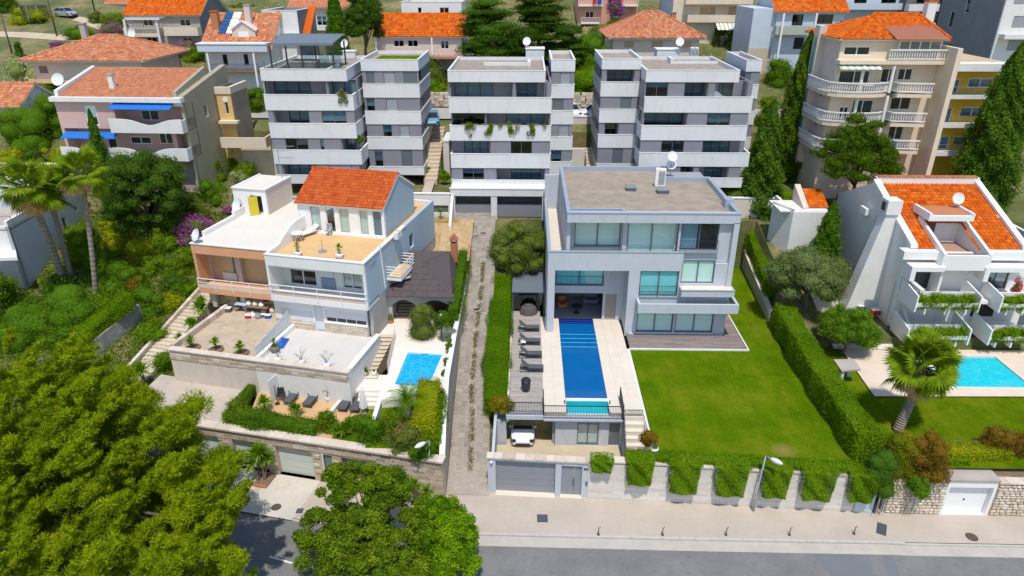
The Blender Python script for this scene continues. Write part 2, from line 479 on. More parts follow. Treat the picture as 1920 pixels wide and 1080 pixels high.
def wall(parent,mat_,p,d,length,z0,z1,holes=(),th=0.25,name='wall',top=None):
 """Wall panel from p along d (inward side on the left of d) with real openings."""
 us=sorted({0.0,length}|{min(max(v,0),length)for h in holes for v in(h[0],h[2])})
 zs=sorted({z0,z1}|{min(max(v,z0),z1)for h in holes for v in(h[1],h[3])})
 dx,dy=d;nx,ny=-dy,dx
 mb=MB()
 def P(u,z,t):
  return(p[0]+dx*u+nx*t,p[1]+dy*u+ny*t,z)
 nu,nz=len(us)-1,len(zs)-1
 def solid(i,j):
  if i<0 or j<0 or i>=nu or j>=nz:return False
  cu,cz=(us[i]+us[i+1])/2,(zs[j]+zs[j+1])/2
  return not any(h[0]<cu<h[2]and h[1]<cz<h[3]for h in holes)
 for i in range(nu):
  for j in range(nz):
   if not solid(i,j):continue
   a,b,c,e=us[i],us[i+1],zs[j],zs[j+1]
   if b-a<1e-4 or e-c<1e-4:continue
   mb.face([P(a,c,0),P(b,c,0),P(b,e,0),P(a,e,0)])
   mb.face([P(b,c,th),P(a,c,th),P(a,e,th),P(b,e,th)])
   if not solid(i-1,j):mb.face([P(a,c,th),P(a,c,0),P(a,e,0),P(a,e,th)])
   if not solid(i+1,j):mb.face([P(b,c,0),P(b,c,th),P(b,e,th),P(b,e,0)])
   if not solid(i,j-1):mb.face([P(a,c,th),P(b,c,th),P(b,c,0),P(a,c,0)])
   if not solid(i,j+1):mb.face([P(a,e,0),P(b,e,0),P(b,e,th),P(a,e,th)])
 return mb.build(name,mat_,parent)
def window(parent,p,d,h,n=2,frame=None,pane=None,setb=0.10,fw=0.06,blind=None,drop=1.0,sill=None,bars=None,name='window',transom=0):
 """Framed window filling opening h=(u0,z0,u1,z1): frame > pane, blind, sill, each its own piece."""
 frame=frame or alu_grey;pane=pane or pane_dark
 u0,z0,u1,z1=h
 dx,dy=d;nx,ny=-dy,dx
 def Q(u,t,z):return(p[0]+dx*u+nx*t,p[1]+dy*u+ny*t,z)
 def slab(mb,a,c,b,e,t0,t1):
  cs=[Q(a,t0,0),Q(b,t0,0),Q(b,t1,0),Q(a,t1,0)]
  mb.prism([(q[0],q[1])for q in cs],c,e)
 mb=MB()
 e=0.004
 slab(mb,u0+e,z0+e,u0+fw,z1-e,setb,setb+0.07)
 slab(mb,u1-fw,z0+e,u1-e,z1-e,setb,setb+0.07)
 slab(mb,u0+fw,z0+e,u1-fw,z0+fw,setb,setb+0.07)
 slab(mb,u0+fw,z1-fw,u1-fw,z1-e,setb,setb+0.07)
 w=(u1-u0-2*fw)/n
 for i in range(1,n):
  c=u0+fw+w*i
  slab(mb,c-fw*0.5,z0+fw,c+fw*0.5,z1-fw,setb+0.004,setb+0.066)
 if transom:
  zt=z0+(z1-z0)*transom
  slab(mb,u0+fw,zt-0.025,u1-fw,zt+0.025,setb+0.006,setb+0.062)
 o=mb.build(name,frame,parent)
 for i in range(n):
  a=u0+fw+w*i;b=a+w
  pm=MB();slab(pm,a,z0+fw,b,z1-fw,setb+0.03,setb+0.04)
  pm.build('pane',pane,o)
 if blind is not None:
  zb=z1-(z1-z0)*drop
  bm=MB();slab(bm,u0+fw,zb+0.02,u1-fw,z1-fw*0.5,setb+0.12,setb+0.14)
  bm.build('blind',blind,o)
 if sill is not None:
  sm=MB();slab(sm,u0-0.08,z0-0.09,u1+0.08,z0-0.004,-0.09,setb)
  sm.build('sill',sill,o)
 return o
FRONT=(1.0,0.0)
def fwin(parent,fr,px,v=0.0,**kw):
 """Front-facing window read off the survey on plane v."""
 r=fr.rect(*px,v=v)
 return window(parent,(0,v),FRONT,r,**kw)
def rail(parent,a,b,h,mat_,n,name='railing',top=0.05,bar=0.022,posts=True):
 """Vertical-bar railing between a and b (same authoring space as parent)."""
 a,b=Vector(a),Vector(b)
 mb=MB()
 up=Vector((0,0,h))
 mb.bar(a+up,b+up,top,top)
 mb.bar(a+Vector((0,0,0.1)),b+Vector((0,0,0.1)),top*0.7,top*0.7)
 for i in range(n+1):
  q=a.lerp(b,i/n)
  w=top if i in(0,n)and posts else bar
  mb.bar(q,q+up*0.985,w,w)
 return mb.build(name,mat_,parent)
def inpoly(x,y,poly):
 r=False
 j=len(poly)-1
 for i in range(len(poly)):
  xi,yi=poly[i][0],poly[i][1];xj,yj=poly[j][0],poly[j][1]
  if(yi>y)!=(yj>y)and x<(xj-xi)*(y-yi)/(yj-yi)+xi:
   r=not r
  j=i
 return r
def tile_plane(parent,mat_,eave_a,eave_b,others,tw=0.30,tl=0.40,name='roof_tiles',holes=(),arch=0.07,slab=None,lift=0.02):
 """Barrel tiles laid in courses over the polygon eave_a, eave_b, *others (3-D points, planar)."""
 A,B=Vector(eave_a),Vector(eave_b)
 pts=[A,B]+[Vector(p)for p in others]
 u=(B-A).normalized()
 far=max(others,key=lambda q:(Vector(q)-A).cross(u).length)
 n=u.cross(Vector(far)-A).normalized()
 if n.z<0:n=-n
 s=n.cross(u).normalized()
 if s.dot(Vector(far)-A)<0:s=-s
 loc2=[((q-A).dot(u),(q-A).dot(s))for q in pts]
 hol2=[[((Vector(q)-A).dot(u),(Vector(q)-A).dot(s))for q in h]for h in holes]
 u0,u1=min(q[0]for q in loc2),max(q[0]for q in loc2)
 s0,s1=min(q[1]for q in loc2),max(q[1]for q in loc2)
 nu,ns=max(1,round((u1-u0)/tw)),max(1,round((s1-s0)/tl))
 tw,tl=(u1-u0)/nu,(s1-s0)/ns
 mb=MB()
 A=A+n*lift
 prof=[(0.0,0.0),(0.22,0.75),(0.5,1.0),(0.78,0.75),(1.0,0.0)]
 rnd=random.Random(int(abs(A.x*31+A.y*17))+nu)
 for j in range(ns):
  for i in range(nu):
   cu,cs=u0+(i+0.5)*tw,s0+(j+0.5)*tl
   if not inpoly(cu,cs,loc2)or any(inpoly(cu,cs,h)for h in hol2):continue
   t=min(max(rnd.gauss(0.5,0.22),0),1)
   jit=rnd.uniform(-0.008,0.008)
   low=[A+u*(u0+(i+q[0])*tw)+s*(s0+j*tl-0.03+jit)+n*(arch*q[1]+0.035)for q in prof]
   hig=[A+u*(u0+(i+q[0])*tw)+s*(s0+(j+1)*tl+0.02)+n*(arch*q[1]*0.9+0.004)for q in prof]
   for m in range(4):
    mb.face([low[m],low[m+1],hig[m+1],hig[m]],t)
   mb.face([low[0]-n*0.03]+[q for q in reversed(low)][::-1]+[low[4]-n*0.03],t*0.8)
 o=mb.build(name,mat_,parent)
 o['kind']='stuff'
 if slab is not None:
  sm=MB()
  top=[p-n*0.02 for p in pts];bot=[p-n*0.16 for p in pts]
  m=len(pts)
  sm.face(top if(top[1]-top[0]).cross(top[2]-top[1]).dot(n)>0 else top[::-1])
  sm.face(bot[::-1]if(top[1]-top[0]).cross(top[2]-top[1]).dot(n)>0 else bot)
  for i in range(m):
   sm.face([bot[i],bot[(i+1)%m],top[(i+1)%m],top[i]])
  sm.build('roof',slab,parent)
 return o
def ridge(parent,mat_,a,b,r=0.12,name='ridge_tiles'):
 a,b=Vector(a),Vector(b)
 L=(b-a).length
 n=max(2,round(L/0.42))
 d=(b-a)/n
 mb=MB()
 rnd=random.Random(n)
 for i in range(n):
  p=a+d*i
  mb.tube([p,p+d*1.04],[r*1.08,r*0.95],7,True,min(max(rnd.gauss(0.6,0.2),0),1))
 o=mb.build(name,mat_,parent)
 o['kind']='stuff'
 return o
def leaf_mesh(name,mat_,P,N,size,tint,parent=None,aspect=0.55,out=0.0,core=None,rng=None):
 """One mesh of many single leaves (pointed): centres P, facing N, half-length size, tint per leaf."""
 rng=rng or RNG
 n=len(P)
 N=N/(np.linalg.norm(N,axis=1,keepdims=True)+1e-9)
 T=rng.normal(size=(n,3))
 if out:
  Q=N*out+T*(1-out)*.6+np.array([0,0,.25]);Q/=np.linalg.norm(Q,axis=1,keepdims=True)
  N=T-Q*np.sum(T*Q,axis=1,keepdims=True)+np.array([0,-.25,.55]);N/=np.linalg.norm(N,axis=1,keepdims=True)
  T=Q
 T-=N*np.sum(T*N,axis=1,keepdims=True)
 T/=(np.linalg.norm(T,axis=1,keepdims=True)+1e-9)
 B=np.cross(N,T)
 s=np.asarray(size).reshape(-1,1)if np.ndim(size)else np.full((n,1),size)
 s=s*rng.uniform(0.7,1.3,(n,1))
 V=np.empty((n,3,3))
 V[:,0]=P+T*s;V[:,1]=P-B*s*aspect-T*s*0.9
 V[:,2]=P+B*s*aspect-T*s*0.9
 V=V.reshape(-1,3)
 M=AUTH.get(parent.name,Matrix.Identity(4))if parent else Matrix.Identity(4)
 M3=np.array(M.to_3x3());tr=np.array(M.translation)
 V=V@M3.T+tr
 cv,cf=[],[]
 if core:
  for(c,r)in core:
   base=len(cv)
   seg,rings=8,5
   for a in range(rings+1):
    th=math.pi*a/rings
    for b in range(seg):
     ph=2*math.pi*b/seg
     cv.append(tuple(M@Vector((c[0]+r[0]*math.sin(th)*math.cos(ph),c[1]+r[1]*math.sin(th)*math.sin(ph),c[2]+r[2]*math.cos(th)))))
   for a in range(rings):
    for b in range(seg):
     cf.append((base+a*seg+b,base+(a+1)*seg+b,base+(a+1)*seg+(b+1)%seg,base+a*seg+(b+1)%seg))
 allv=np.vstack([V,np.array(cv).reshape(-1,3)])if cv else V
 nf=n+len(cf)
 idx=np.arange(n*3,dtype=np.int32)
 starts=np.arange(0,n*3,3,dtype=np.int32)
 if cf:
  idx=np.concatenate([idx,(np.array(cf,dtype=np.int32)+n*3).ravel()])
  starts=np.concatenate([starts,n*3+np.arange(0,len(cf)*4,4,dtype=np.int32)])
 me=bpy.data.meshes.new(name)
 me.vertices.add(len(allv));me.loops.add(len(idx));me.polygons.add(nf)
 me.vertices.foreach_set('co',allv.astype(np.float32).ravel())
 me.loops.foreach_set('vertex_index',idx.astype(np.int32))
 me.polygons.foreach_set('loop_start',starts)
 me.materials.append(mat_)
 me.update(calc_edges=True)
 tv=np.concatenate([np.clip(tint,0,1),np.full(len(cf),0.4)]).astype(np.float32)
 a=me.attributes.new('tint','FLOAT','FACE')
 a.data.foreach_set('value',tv)
 o=bpy.data.objects.new(name,me)
 COL.objects.link(o)
 if parent:
  o.parent=parent;AUTH[o.name]=M
 return o
def unit(n,rng,up=0.0):
 d=rng.normal(size=(n,3));d/=np.linalg.norm(d,axis=1,keepdims=True)
 if up:
  d[:,2]=d[:,2]*(1-up)+np.abs(d[:,2])*up
  d/=np.linalg.norm(d,axis=1,keepdims=True)
 return d
def clump_leaves(clumps,total,rng,up=0.35,shell=(0.76,1.2),rand=0.62,tvar=0.22):
 """Leaf centres, normals, tints over ellipsoidal clumps [(centre, radii)]."""
 C=np.array([c for c,r in clumps],float);Rr=np.array([r if hasattr(r,'__len__')else(r,)*3 for c,r in clumps],float)
 area=Rr[:,0]*Rr[:,1]+Rr[:,1]*Rr[:,2]+Rr[:,0]*Rr[:,2]
 which=rng.choice(len(C),size=total,p=area/area.sum())
 d=unit(total,rng,up)
 rad=rng.uniform(shell[0],shell[1],(total,1))
 P=C[which]+d*Rr[which]*rad
 N=d/Rr[which]*Rr[which].mean(axis=1,keepdims=True)+rng.normal(size=(total,3))*rand
 ct=rng.normal(0.5,tvar,len(C))
 t=ct[which]+rng.normal(0,0.22,total)
 return P,N,t
def canopy(c,r,n,cr,rng,flat=0.0,lower=-0.35):
 """Clump centres filling an ellipsoid's outer part, uneven outline."""
 out=[]
 for _ in range(n):
  d=unit(1,rng)[0]
  if d[2]<lower:d[2]=abs(d[2])*0.6
  q=rng.uniform(0.55,1.0)**0.6
  s=cr*rng.uniform(0.65,1.3)
  out.append(((c[0]+d[0]*r[0]*q,c[1]+d[1]*r[1]*q,c[2]+d[2]*r[2]*q),(s,s,s*(0.75-flat))))
 return out
def tree(name,label,cat,base,c,r,mat_,nclump,cr,nleaf,leaf,trunk_r=0.15,group=None,rng=None,flat=0.0,limbs=6,up=0.35,core=0.72,bark_mat=None,seed=0,lower=-0.35,aspect=0.55):
 rng=np.random.default_rng(seed+int(abs(base[0])*100)+int(abs(base[1])*37))
 t=thing(name,label,cat,base,0,group)
 cl=canopy(c,r,nclump,cr,rng,flat,lower)
 mb=MB()
 b0=Vector(base);cc=Vector(c)
 fork=b0.lerp(Vector((cc.x,cc.y,cc.z-r[2]*0.35)),0.8)
 mid=b0.lerp(fork,0.5)+Vector((rng.normal(0,0.1),rng.normal(0,0.1),0))
 mb.tube([b0-Vector((0,0,0.2)),mid,fork],[trunk_r*1.25,trunk_r,trunk_r*0.75],9)
 for i in range(limbs):
  q=Vector(cl[int(rng.integers(len(cl)))][0])
  m=fork.lerp(q,0.5)+Vector((0,0,0.15))
  mb.tube([fork,m,q],[trunk_r*0.5,trunk_r*0.32,trunk_r*0.12],6)
 mb.build('trunk',bark_mat or bark,t,True)
 P,N,ti=clump_leaves(cl,nleaf,rng,up)
 cores=[(q,tuple(v*core for v in s))for q,s in cl]if core else None
 o=leaf_mesh('crown',mat_,P,N,leaf,ti,t,aspect,core=cores,rng=rng)
 return t
def shrub(label,base,w,d,h,mat_,nleaf=2500,leaf=0.07,nclump=16,cat='shrub',name='shrub',group=None,cr=None,seed=0,mats2=None,frac2=0.0,name2='blossom',leaf2=None,core=0.7,up=0.35,aspect=0.55):
 """Bush standing on base, w x d x h, several clumps; optional second sort of leaf (blossom) as its own part."""
 rng=np.random.default_rng(seed+int(abs(base[0])*91)+int(abs(base[1])*53))
 t=thing(name,label,cat,base,0,group)
 cr=cr or min(w,d,h)*0.34
 cl=[]
 for _ in range(nclump):
  a=rng.uniform(0,2*math.pi);q=math.sqrt(rng.uniform(0,1))
  zz=rng.uniform(0.12,1.0)
  f=math.sqrt(max(0.05,1-(zz*0.85)**2.2))
  s=cr*rng.uniform(0.7,1.25)
  x,y=q*f*max(w/2-s*0.7,0.02)*math.cos(a),q*f*max(d/2-s*0.7,0.02)*math.sin(a)
  cl.append(((base[0]+x,base[1]+y,base[2]+max(zz*h-s*0.7,s*0.35)),(s,s,s*0.85)))
 cl.append(((base[0],base[1],base[2]+h*0.4),(w*0.36,d*0.36,h*0.45)))
 mb=MB()
 for i in range(3):
  q=Vector(cl[i][0])
  mb.tube([Vector(base)-Vector((0,0,0.15)),Vector(base).lerp(q,0.6),q],[0.05,0.04,0.02],5)
 mb.build('stem',bark,t)
 P,N,ti=clump_leaves(cl,nleaf,rng,up)
 cores=[(q,tuple(v*core for v in s))for q,s in cl]
 if mats2:
  sel=np.zeros(nleaf,bool)
  k_=rng.choice(len(cl),max(1,int(len(cl)*min(1,frac2*1.4))),replace=False)
  cs=np.array([cl[i][0]for i in k_])
  dmin=np.min(np.linalg.norm(P[:,None,:]-cs[None],axis=2),axis=1)
  sel=(dmin<cr*1.25)&(rng.uniform(size=nleaf)<0.85)&(P[:,2]>base[2]+h*0.2)
  leaf_mesh(name2,mats2,P[sel]+N[sel]/np.linalg.norm(N[sel],axis=1,keepdims=True)*0.05,N[sel],leaf2 or leaf,ti[sel],t,0.7,rng=rng)
  P,N,ti=P[~sel],N[~sel],ti[~sel]
 leaf_mesh('foliage',mat_,P,N,leaf,ti,t,aspect,core=cores,rng=rng)
 return t
def hedge_surface(path,w,h,n,rng,wob=0.12,z=None):
 """Leaf centres and normals over a clipped hedge following path [(x,y,z)]."""
 pts=[Vector(p)for p in path]
 segs=[(pts[i],pts[i+1])for i in range(len(pts)-1)]
 L=np.array([(b-a).length for a,b in segs])
 P=np.empty((n,3));N=np.empty((n,3))
 which=rng.choice(len(segs),n,p=L/L.sum())
 ne=int(n*0.5*w*h/(L.sum()*(w+2*h))+8)
 t=rng.uniform(0,1,n)
 prob=rng.uniform(0,w+2*h,n)
 ph=rng.uniform(0,6.28,4)
 for i in range(n):
  a,b=segs[which[i]]
  q=a.lerp(b,t[i]);d=(b-a);d.z=0;d.normalize()
  s=Vector((d.y,-d.x,0))
  if i<2*ne:
   e_=i<ne
   q=pts[0]if e_ else pts[-1]
   d2=(pts[1]-pts[0])if e_ else(pts[-1]-pts[-2])
   d2.z=0;d2.normalize()
   if e_:d2=-d2
   s2=Vector((d2.y,-d2.x,0))
   P[i]=q+s2*rng.uniform(-w/2,w/2)+Vector((0,0,rng.uniform(0,h)))+d2*rng.normal(0,wob*.4)
   N[i]=d2+Vector((0,0,.25))
   continue
  bulge=wob*(math.sin(q.x*1.3+q.y*1.1+ph[0])+math.sin(q.y*2.3-q.x*1.7+ph[1])*0.6)*0.5+rng.normal(0,wob*0.35)
  if prob[i]<w:
   o=(prob[i]/w-0.5)*w
   nn=Vector((0,0,1))
   edge=max(0,abs(o)/(w/2)-0.7)*0.5
   p=q+s*o+Vector((0,0,h*(1-edge*0.25)+bulge))
   nn=Vector((0,0,1))+s*(o/w)
  else:
   o=prob[i]-w
   sg=1 if o<h else-1
   hh=o if o<h else o-h
   p=q+s*sg*(w/2*(1-0.12*(hh/h)**4)+bulge)+Vector((0,0,hh))
   nn=s*sg+Vector((0,0,0.25))
  P[i]=p;N[i]=nn
 return P,N
def hedge(label,path,w,h,mat_,n,leaf=0.07,name='hedge',cat='hedge',group=None,seed=3,wob=0.14,parent=None,part=None):
 rng=np.random.default_rng(seed)
 t=parent or thing(name,label,cat,path[0],0,group)
 P,N=hedge_surface(path,w,h,n,rng,wob)
 N=N+rng.normal(size=N.shape)*0.42
 ti=0.5+rng.normal(0,0.18,n)+0.15*np.sin(P[:,0]*0.9+P[:,1]*0.7)
 o=leaf_mesh(part or 'foliage',mat_,P,N,leaf,ti,t,rng=rng)
 mb=MB()
 for i in range(len(path)-1):
  a,b=Vector(path[i]),Vector(path[i+1])
  d=(b-a);d.z=0;d.normalize()
  if i==0:a=a+d*.12
  if i==len(path)-2:b=b-d*.12
  s=Vector((d.y,-d.x,0))*(w/2-0.10)
  zt=h-0.10
  n0=[a-s,a+s,b+s,b-s]
  mb.prism([(p.x,p.y)for p in(n0[1],n0[2],n0[3],n0[0])],[a.z-0.1,b.z-0.1,b.z-0.1,a.z-0.1],[a.z+zt,b.z+zt,b.z+zt,a.z+zt],0.2)
 mb.build('branch_mass',mat_,t)
 return t
def cypress(label,base,h,r,mat_=None,n=9000,leaf=0.10,group=None,name='cypress_tree',seed=0,lean=(0,0),rough=1.0):
 rng=np.random.default_rng(seed+int(abs(base[0])*13+abs(base[1])*7))
 t=thing(name,label,'tree',base,0,group)
 MB().tube([Vector(base)-Vector((0,0,.3)),Vector(base)+Vector((lean[0]*.8,lean[1]*.8,h*0.8))],[max(0.08,r*0.16),0.03],7).build('trunk',bark,t,True)
 z=rng.uniform(0,1,n)**1.15
 def prof(q):return np.where(q<0.12,0.55+q/0.12*0.45,np.maximum(1-((np.maximum(q,.12)-0.12)/0.88)**2.3,0)**0.9)+0.02
 a=rng.uniform(0,2*np.pi,n)
 ph=rng.uniform(0,6.28,3)
 lump=1+rough*(0.13*np.sin(a*3+z*17+ph[0])+0.11*np.sin(a*5-z*31+ph[1])+0.08*np.sin(a*9+z*53+ph[2]))+rng.normal(0,0.07,n)
 rr=r*prof(z)*lump*np.sqrt(rng.uniform(0.6,1.05,n))
 P=np.stack([base[0]+rr*np.cos(a)+lean[0]*z,base[1]+rr*np.sin(a)+lean[1]*z,base[2]+0.15+z*h],1)
 N=np.stack([np.cos(a),np.sin(a),np.full(n,0.5)],1)+rng.normal(size=(n,3))*0.6
 ti=0.5+rng.normal(0,0.16,n)+0.22*(lump-1)*4
 cores=[((base[0]+lean[0]*q,base[1]+lean[1]*q,base[2]+q*h),(r*float(prof(np.array(q)))*0.72,)*2+(h*0.14,))for q in(0.08,0.2,0.32,0.45,0.58,0.7,0.81)]
 leaf_mesh('crown',mat_ or L_CYP,P,N,leaf,ti,t,core=cores,rng=rng)
 return t
_FROND={}
def frond_mesh(kind,mat_):
 """Fan frond: stalk and ~22 narrow pointed blades, drooping at the tips; one mesh shared by all."""
 key=(kind,mat_.name)
 if key in _FROND:return _FROND[key]
 mb=MB()
 rnd=random.Random(5)
 if kind=='fan':
  mb.bar((0,0,0),(0.9,0,0.05),0.05,0.03,0.4)
  nb=21
  for i in range(nb):
   a=R(-105+210*i/(nb-1))
   L=0.85*(1-0.25*abs(i/(nb-1)-0.5))*rnd.uniform(0.9,1.08)
   dx,dy=math.cos(a),math.sin(a)
   p0=Vector((0.9,0,0.05));p1=p0+Vector((dx*L*0.55,dy*L*0.55,-0.02))
   p2=p0+Vector((dx*L,dy*L,-0.24*L))
   s=Vector((-dy,dx,0))*0.062;upv=Vector((0,0,0.02))
   mb.face([p0-s*0.3,p1-s,p2,p1+upv],rnd.uniform(.25,.8))
   mb.face([p0+s*0.3,p1+upv,p2,p1+s],rnd.uniform(.25,.8))
 else:
  pts=[Vector((q*1.5,0,0.35*math.sin(q*2.2)-0.25*q*q))for q in np.linspace(0,1,9)]
  mb.tube(pts,[0.03,.028,.026,.022,.02,.016,.012,.01,.006],4,False,.4)
  for q in range(1,9):
   for sgn in(-1,1):
    for e in(0,.5):
     p=pts[q].lerp(pts[q-1],e)
     L=0.5*(1-abs(q/9-0.45))
     tip=p+Vector((0.28*L*2,sgn*L,-0.12))
     mb.face([p,p+Vector((0.05,0,0)),tip],rnd.uniform(.25,.8))
 me_o=mb.build('frond',mat_)
 me=me_o.data
 bpy.data.objects.remove(me_o)
 _FROND[key]=me
 return me
def palm(label,base,top,rad,nf,scale,kind='fan',dead=8,group=None,name='palm_tree',trunk_r=(0.26,0.18),seed=1,elev=(-25,80),mat_=None):
 rnd=random.Random(seed)
 t=thing(name,label,'palm tree',base,0,group)
 b,tp=Vector(base),Vector(top)
 mb=MB()
 pts,rs=[],[]
 N=26
 for i in range(N+1):
  q=i/N
  p=b.lerp(tp,q)+Vector((math.sin(q*3.1)*0.12,0,0))
  rr=trunk_r[0]+(trunk_r[1]-trunk_r[0])*q
  pts+=[p,p+(tp-b)/N*0.62];rs+=[rr*0.93,rr*1.06]
 mb.tube(pts,rs,9)
 mb.build('trunk',palm_bark,t,False)
 wild=2.0 if dead>20 else 1.0
 def put(me,nm,el,az,sc,tilt=0.0):
  o=bpy.data.objects.new(nm,me)
  COL.objects.link(o)
  o.parent=t
  o.rotation_mode='XYZ'
  q=Matrix.Rotation(az,4,'Z')@Matrix.Rotation(-el,4,'Y')@Matrix.Rotation(tilt,4,'X')
  o.rotation_euler=q.to_euler()
  o.location=tp-b+Vector((0,0,rnd.uniform(-0.25,0.25)))
  o.scale=(sc,)*3
 me=frond_mesh(kind,mat_ or L_PALM)
 for i in range(nf):
  q=(i+0.5)/nf
  el=R(elev[0]+(elev[1]-elev[0])*q+rnd.uniform(-8,8)*wild)
  put(me,'frond',el,i*2.399+rnd.uniform(-.2,.2)*wild,scale*rnd.uniform(0.78,1.14),rnd.uniform(-.6,.6)*wild)
 if dead:
  md=frond_mesh(kind,L_DEAD)
  for i in range(dead):
   put(md,'dry_frond',R(rnd.uniform(-75,-40)),i*2.399,scale*rnd.uniform(0.7,0.95),rnd.uniform(-.8,.8))
 return t
def rosette(mb,c,r,n,rnd,droop=0.35,w=0.05,up=0.2):
 for i in range(n):
  el=R(rnd.uniform(-15,85));az=i*2.399+rnd.uniform(-.3,.3)
  d=Vector((math.cos(az)*math.cos(el),math.sin(az)*math.cos(el),math.sin(el)))
  s=Vector((-math.sin(az),math.cos(az),0))*w
  p0=Vector(c);L=r*rnd.uniform(.75,1.1)
  p1=p0+d*L*0.55;p2=p0+d*L-Vector((0,0,droop*L*(1-math.sin(el))*0.6))
  tq=rnd.uniform(.1,.95)
  mb.face([p0-s*.5,p1-s,p2,p1+s],tq)
 return mb
def yucca(label,base,h,r,heads=2,group=None,seed=1,n=60,mat_=None,cat='yucca',name='yucca_plant',w=0.05,spread=0.4):
 rnd=random.Random(seed)
 t=thing(name,label,cat,base,0,group)
 tm,lm=MB(),MB()
 b=Vector(base)
 for i in range(heads):
  a=rnd.uniform(0,6.28)
  hh=h*rnd.uniform(.55,1.0)if i else h
  q=b+Vector((math.cos(a)*r*spread*(i>0),math.sin(a)*r*spread*(i>0),hh))
  tm.tube([b-Vector((0,0,.1)),b.lerp(q,.5)+Vector((0.03,0,0)),q],[.08,.06,.05],6)
  rosette(lm,q,r*rnd.uniform(.8,1.05),n,rnd,w=w)
 tm.build('trunk',bark,t)
 lm.build('leaves',mat_ or L_YUCCA,t)
 return t
def pot_plant(label,base,ph,pr,kind='yucca',group=None,seed=1,potmat=None,fh=0.5,fr=0.35,mat_=None,n=40,cat='potted plant'):
 rnd=random.Random(seed)
 t=thing('potted_plant',label,cat,base,0,group)
 MB().lathe(base,[(pr*.62,0),(pr*.9,ph*.35),(pr,ph*.7),(pr*.86,ph),(pr*.74,ph),(pr*.72,ph*.9)],14).build('pot',potmat or dish_mat,t,True)
 MB().lathe((base[0],base[1],base[2]+ph*.86),[(pr*.71,0),(pr*.6,.015)],12).build('soil',soil,t)
 b=Vector(base)+Vector((0,0,ph*.85))
 m=MB()
 if kind=='yucca':
  st=MB().tube([b,b+Vector((0.02,0,fh))],[.035,.028],6)
  rosette(m,b+Vector((0.02,0,fh)),fr,n,rnd,w=.035)
  rosette(m,b+Vector((0,0,fh*.5)),fr*.8,n//2,rnd,w=.03)
  st.build('stem',bark,t)
 elif kind=='bare':
  st=MB()
  for i in range(7):
   a=rnd.uniform(0,6.28);q=b+Vector((math.cos(a)*fr*rnd.uniform(.3,1),math.sin(a)*fr*rnd.uniform(.3,1),fh*rnd.uniform(.5,1.1)))
   mid=b.lerp(q,.5)+Vector((0,0,.12))
   st.tube([b,mid,q],[.022,.016,.008],5)
   for _ in range(2):
    e=q+Vector((rnd.uniform(-.15,.15),rnd.uniform(-.15,.15),rnd.uniform(.02,.2)))
    st.tube([mid.lerp(q,.6),e],[.011,.006],4)
    rosette(m,e,.07,6,rnd,w=.02)
  st.build('stem',galv,t)
 else:
  rng=np.random.default_rng(seed)
  cl=[((b.x+rng.normal(0,fr*.3),b.y+rng.normal(0,fr*.3),b.z+fh*rng.uniform(.25,1)),(fr*.5,)*3)for _ in range(6)]
  P,N,ti=clump_leaves(cl,n*8,rng)
  leaf_mesh('foliage',mat_ or L_MID,P,N,.045,ti,t)
  MB().tube([b,b+Vector((0,0,fh*.6))],[.02,.012],5).build('stem',bark,t)
  return t
 m.build('leaves',mat_ or L_YUCCA,t)
 return t
def lerp_tab(tab,y):
 if y<=tab[0][0]:return tab[0][1]
 for(a,za),(b,zb)in zip(tab,tab[1:]):
  if y<=b:return za+(zb-za)*(y-a)/(b-a)
 return tab[-1][1]
HILL=[(-60,-0.5),(37.5,-0.4),(43,1.0),(70,8.4),(71.2,8.6),(71.8,10.2),(86,15.6),(92,16.1),(96,17.2),(140,25.7),(260,52)]
def lane_z(y):return 0.03+max(0,min(y,70.2)-37.0)*0.2705
LOTS=[
 ([(9.6,38.6),(22.6,38.6),(22.6,43.0),(9.6,43.0)],2.9),
 ([(-2.4,30),(60,30),(60,43.0),(-2.4,43.0)],-0.4),
 ([(-8.0,30),(-2.4,30),(-2.4,38.2),(-8.0,38.2)],-0.4),
 ([(-1.6,43.0),(1.8,43.0),(1.8,59.0),(-1.6,59.0)],2.2),
 ([(1.8,43.0),(8.9,43.0),(8.9,59.0),(1.8,59.0)],2.0),
 ([(-1.6,43.0),(23.6,43.0),(24.2,70.2),(-1.6,70.2)],2.9),
 ([(24.0,38.0),(60,38.0),(60,52.4),(23.8,52.4)],2.3),
 ([(25.5,52.4),(60,52.4),(60,70),(27.0,70)],4.0),
 ([(-13.2,41.0),(-6.0,41.0),(-6.2,57.5),(-12.2,57.5)],2.3),
 ([(-26.8,47.0),(-13.8,44.2),(-12.0,52.6),(-25.0,55.6)],5.3),
 ([(-24.8,55.0),(-12.6,52.0),(-10.6,66.5),(-23.2,69.0)],5.3),
 ([(-33,30),(-6.3,30),(-6.3,38.8),(-18.0,40.8),(-31,43.6)],-0.4),
 ([(-31.5,39.0),(-6.3,36.0),(-6.3,44.5),(-13.0,44.2),(-27.8,47.4)],2.4),
 ([(-40,72.5),(60,72.5),(60,84.0),(-40,84.0)],10.5),
]
def ground_z(x,y):
 for poly,z in LOTS:
  if inpoly(x,y,poly):return z
 z=lerp_tab(HILL,y)
 if x<-28 and 42<y<70:z+=0.6*min(1,(-28-x)/4)
 if y>96:z+=1.0*math.sin(x*0.06+1.0)+0.5*math.sin(x*0.13+y*0.09)
 return z
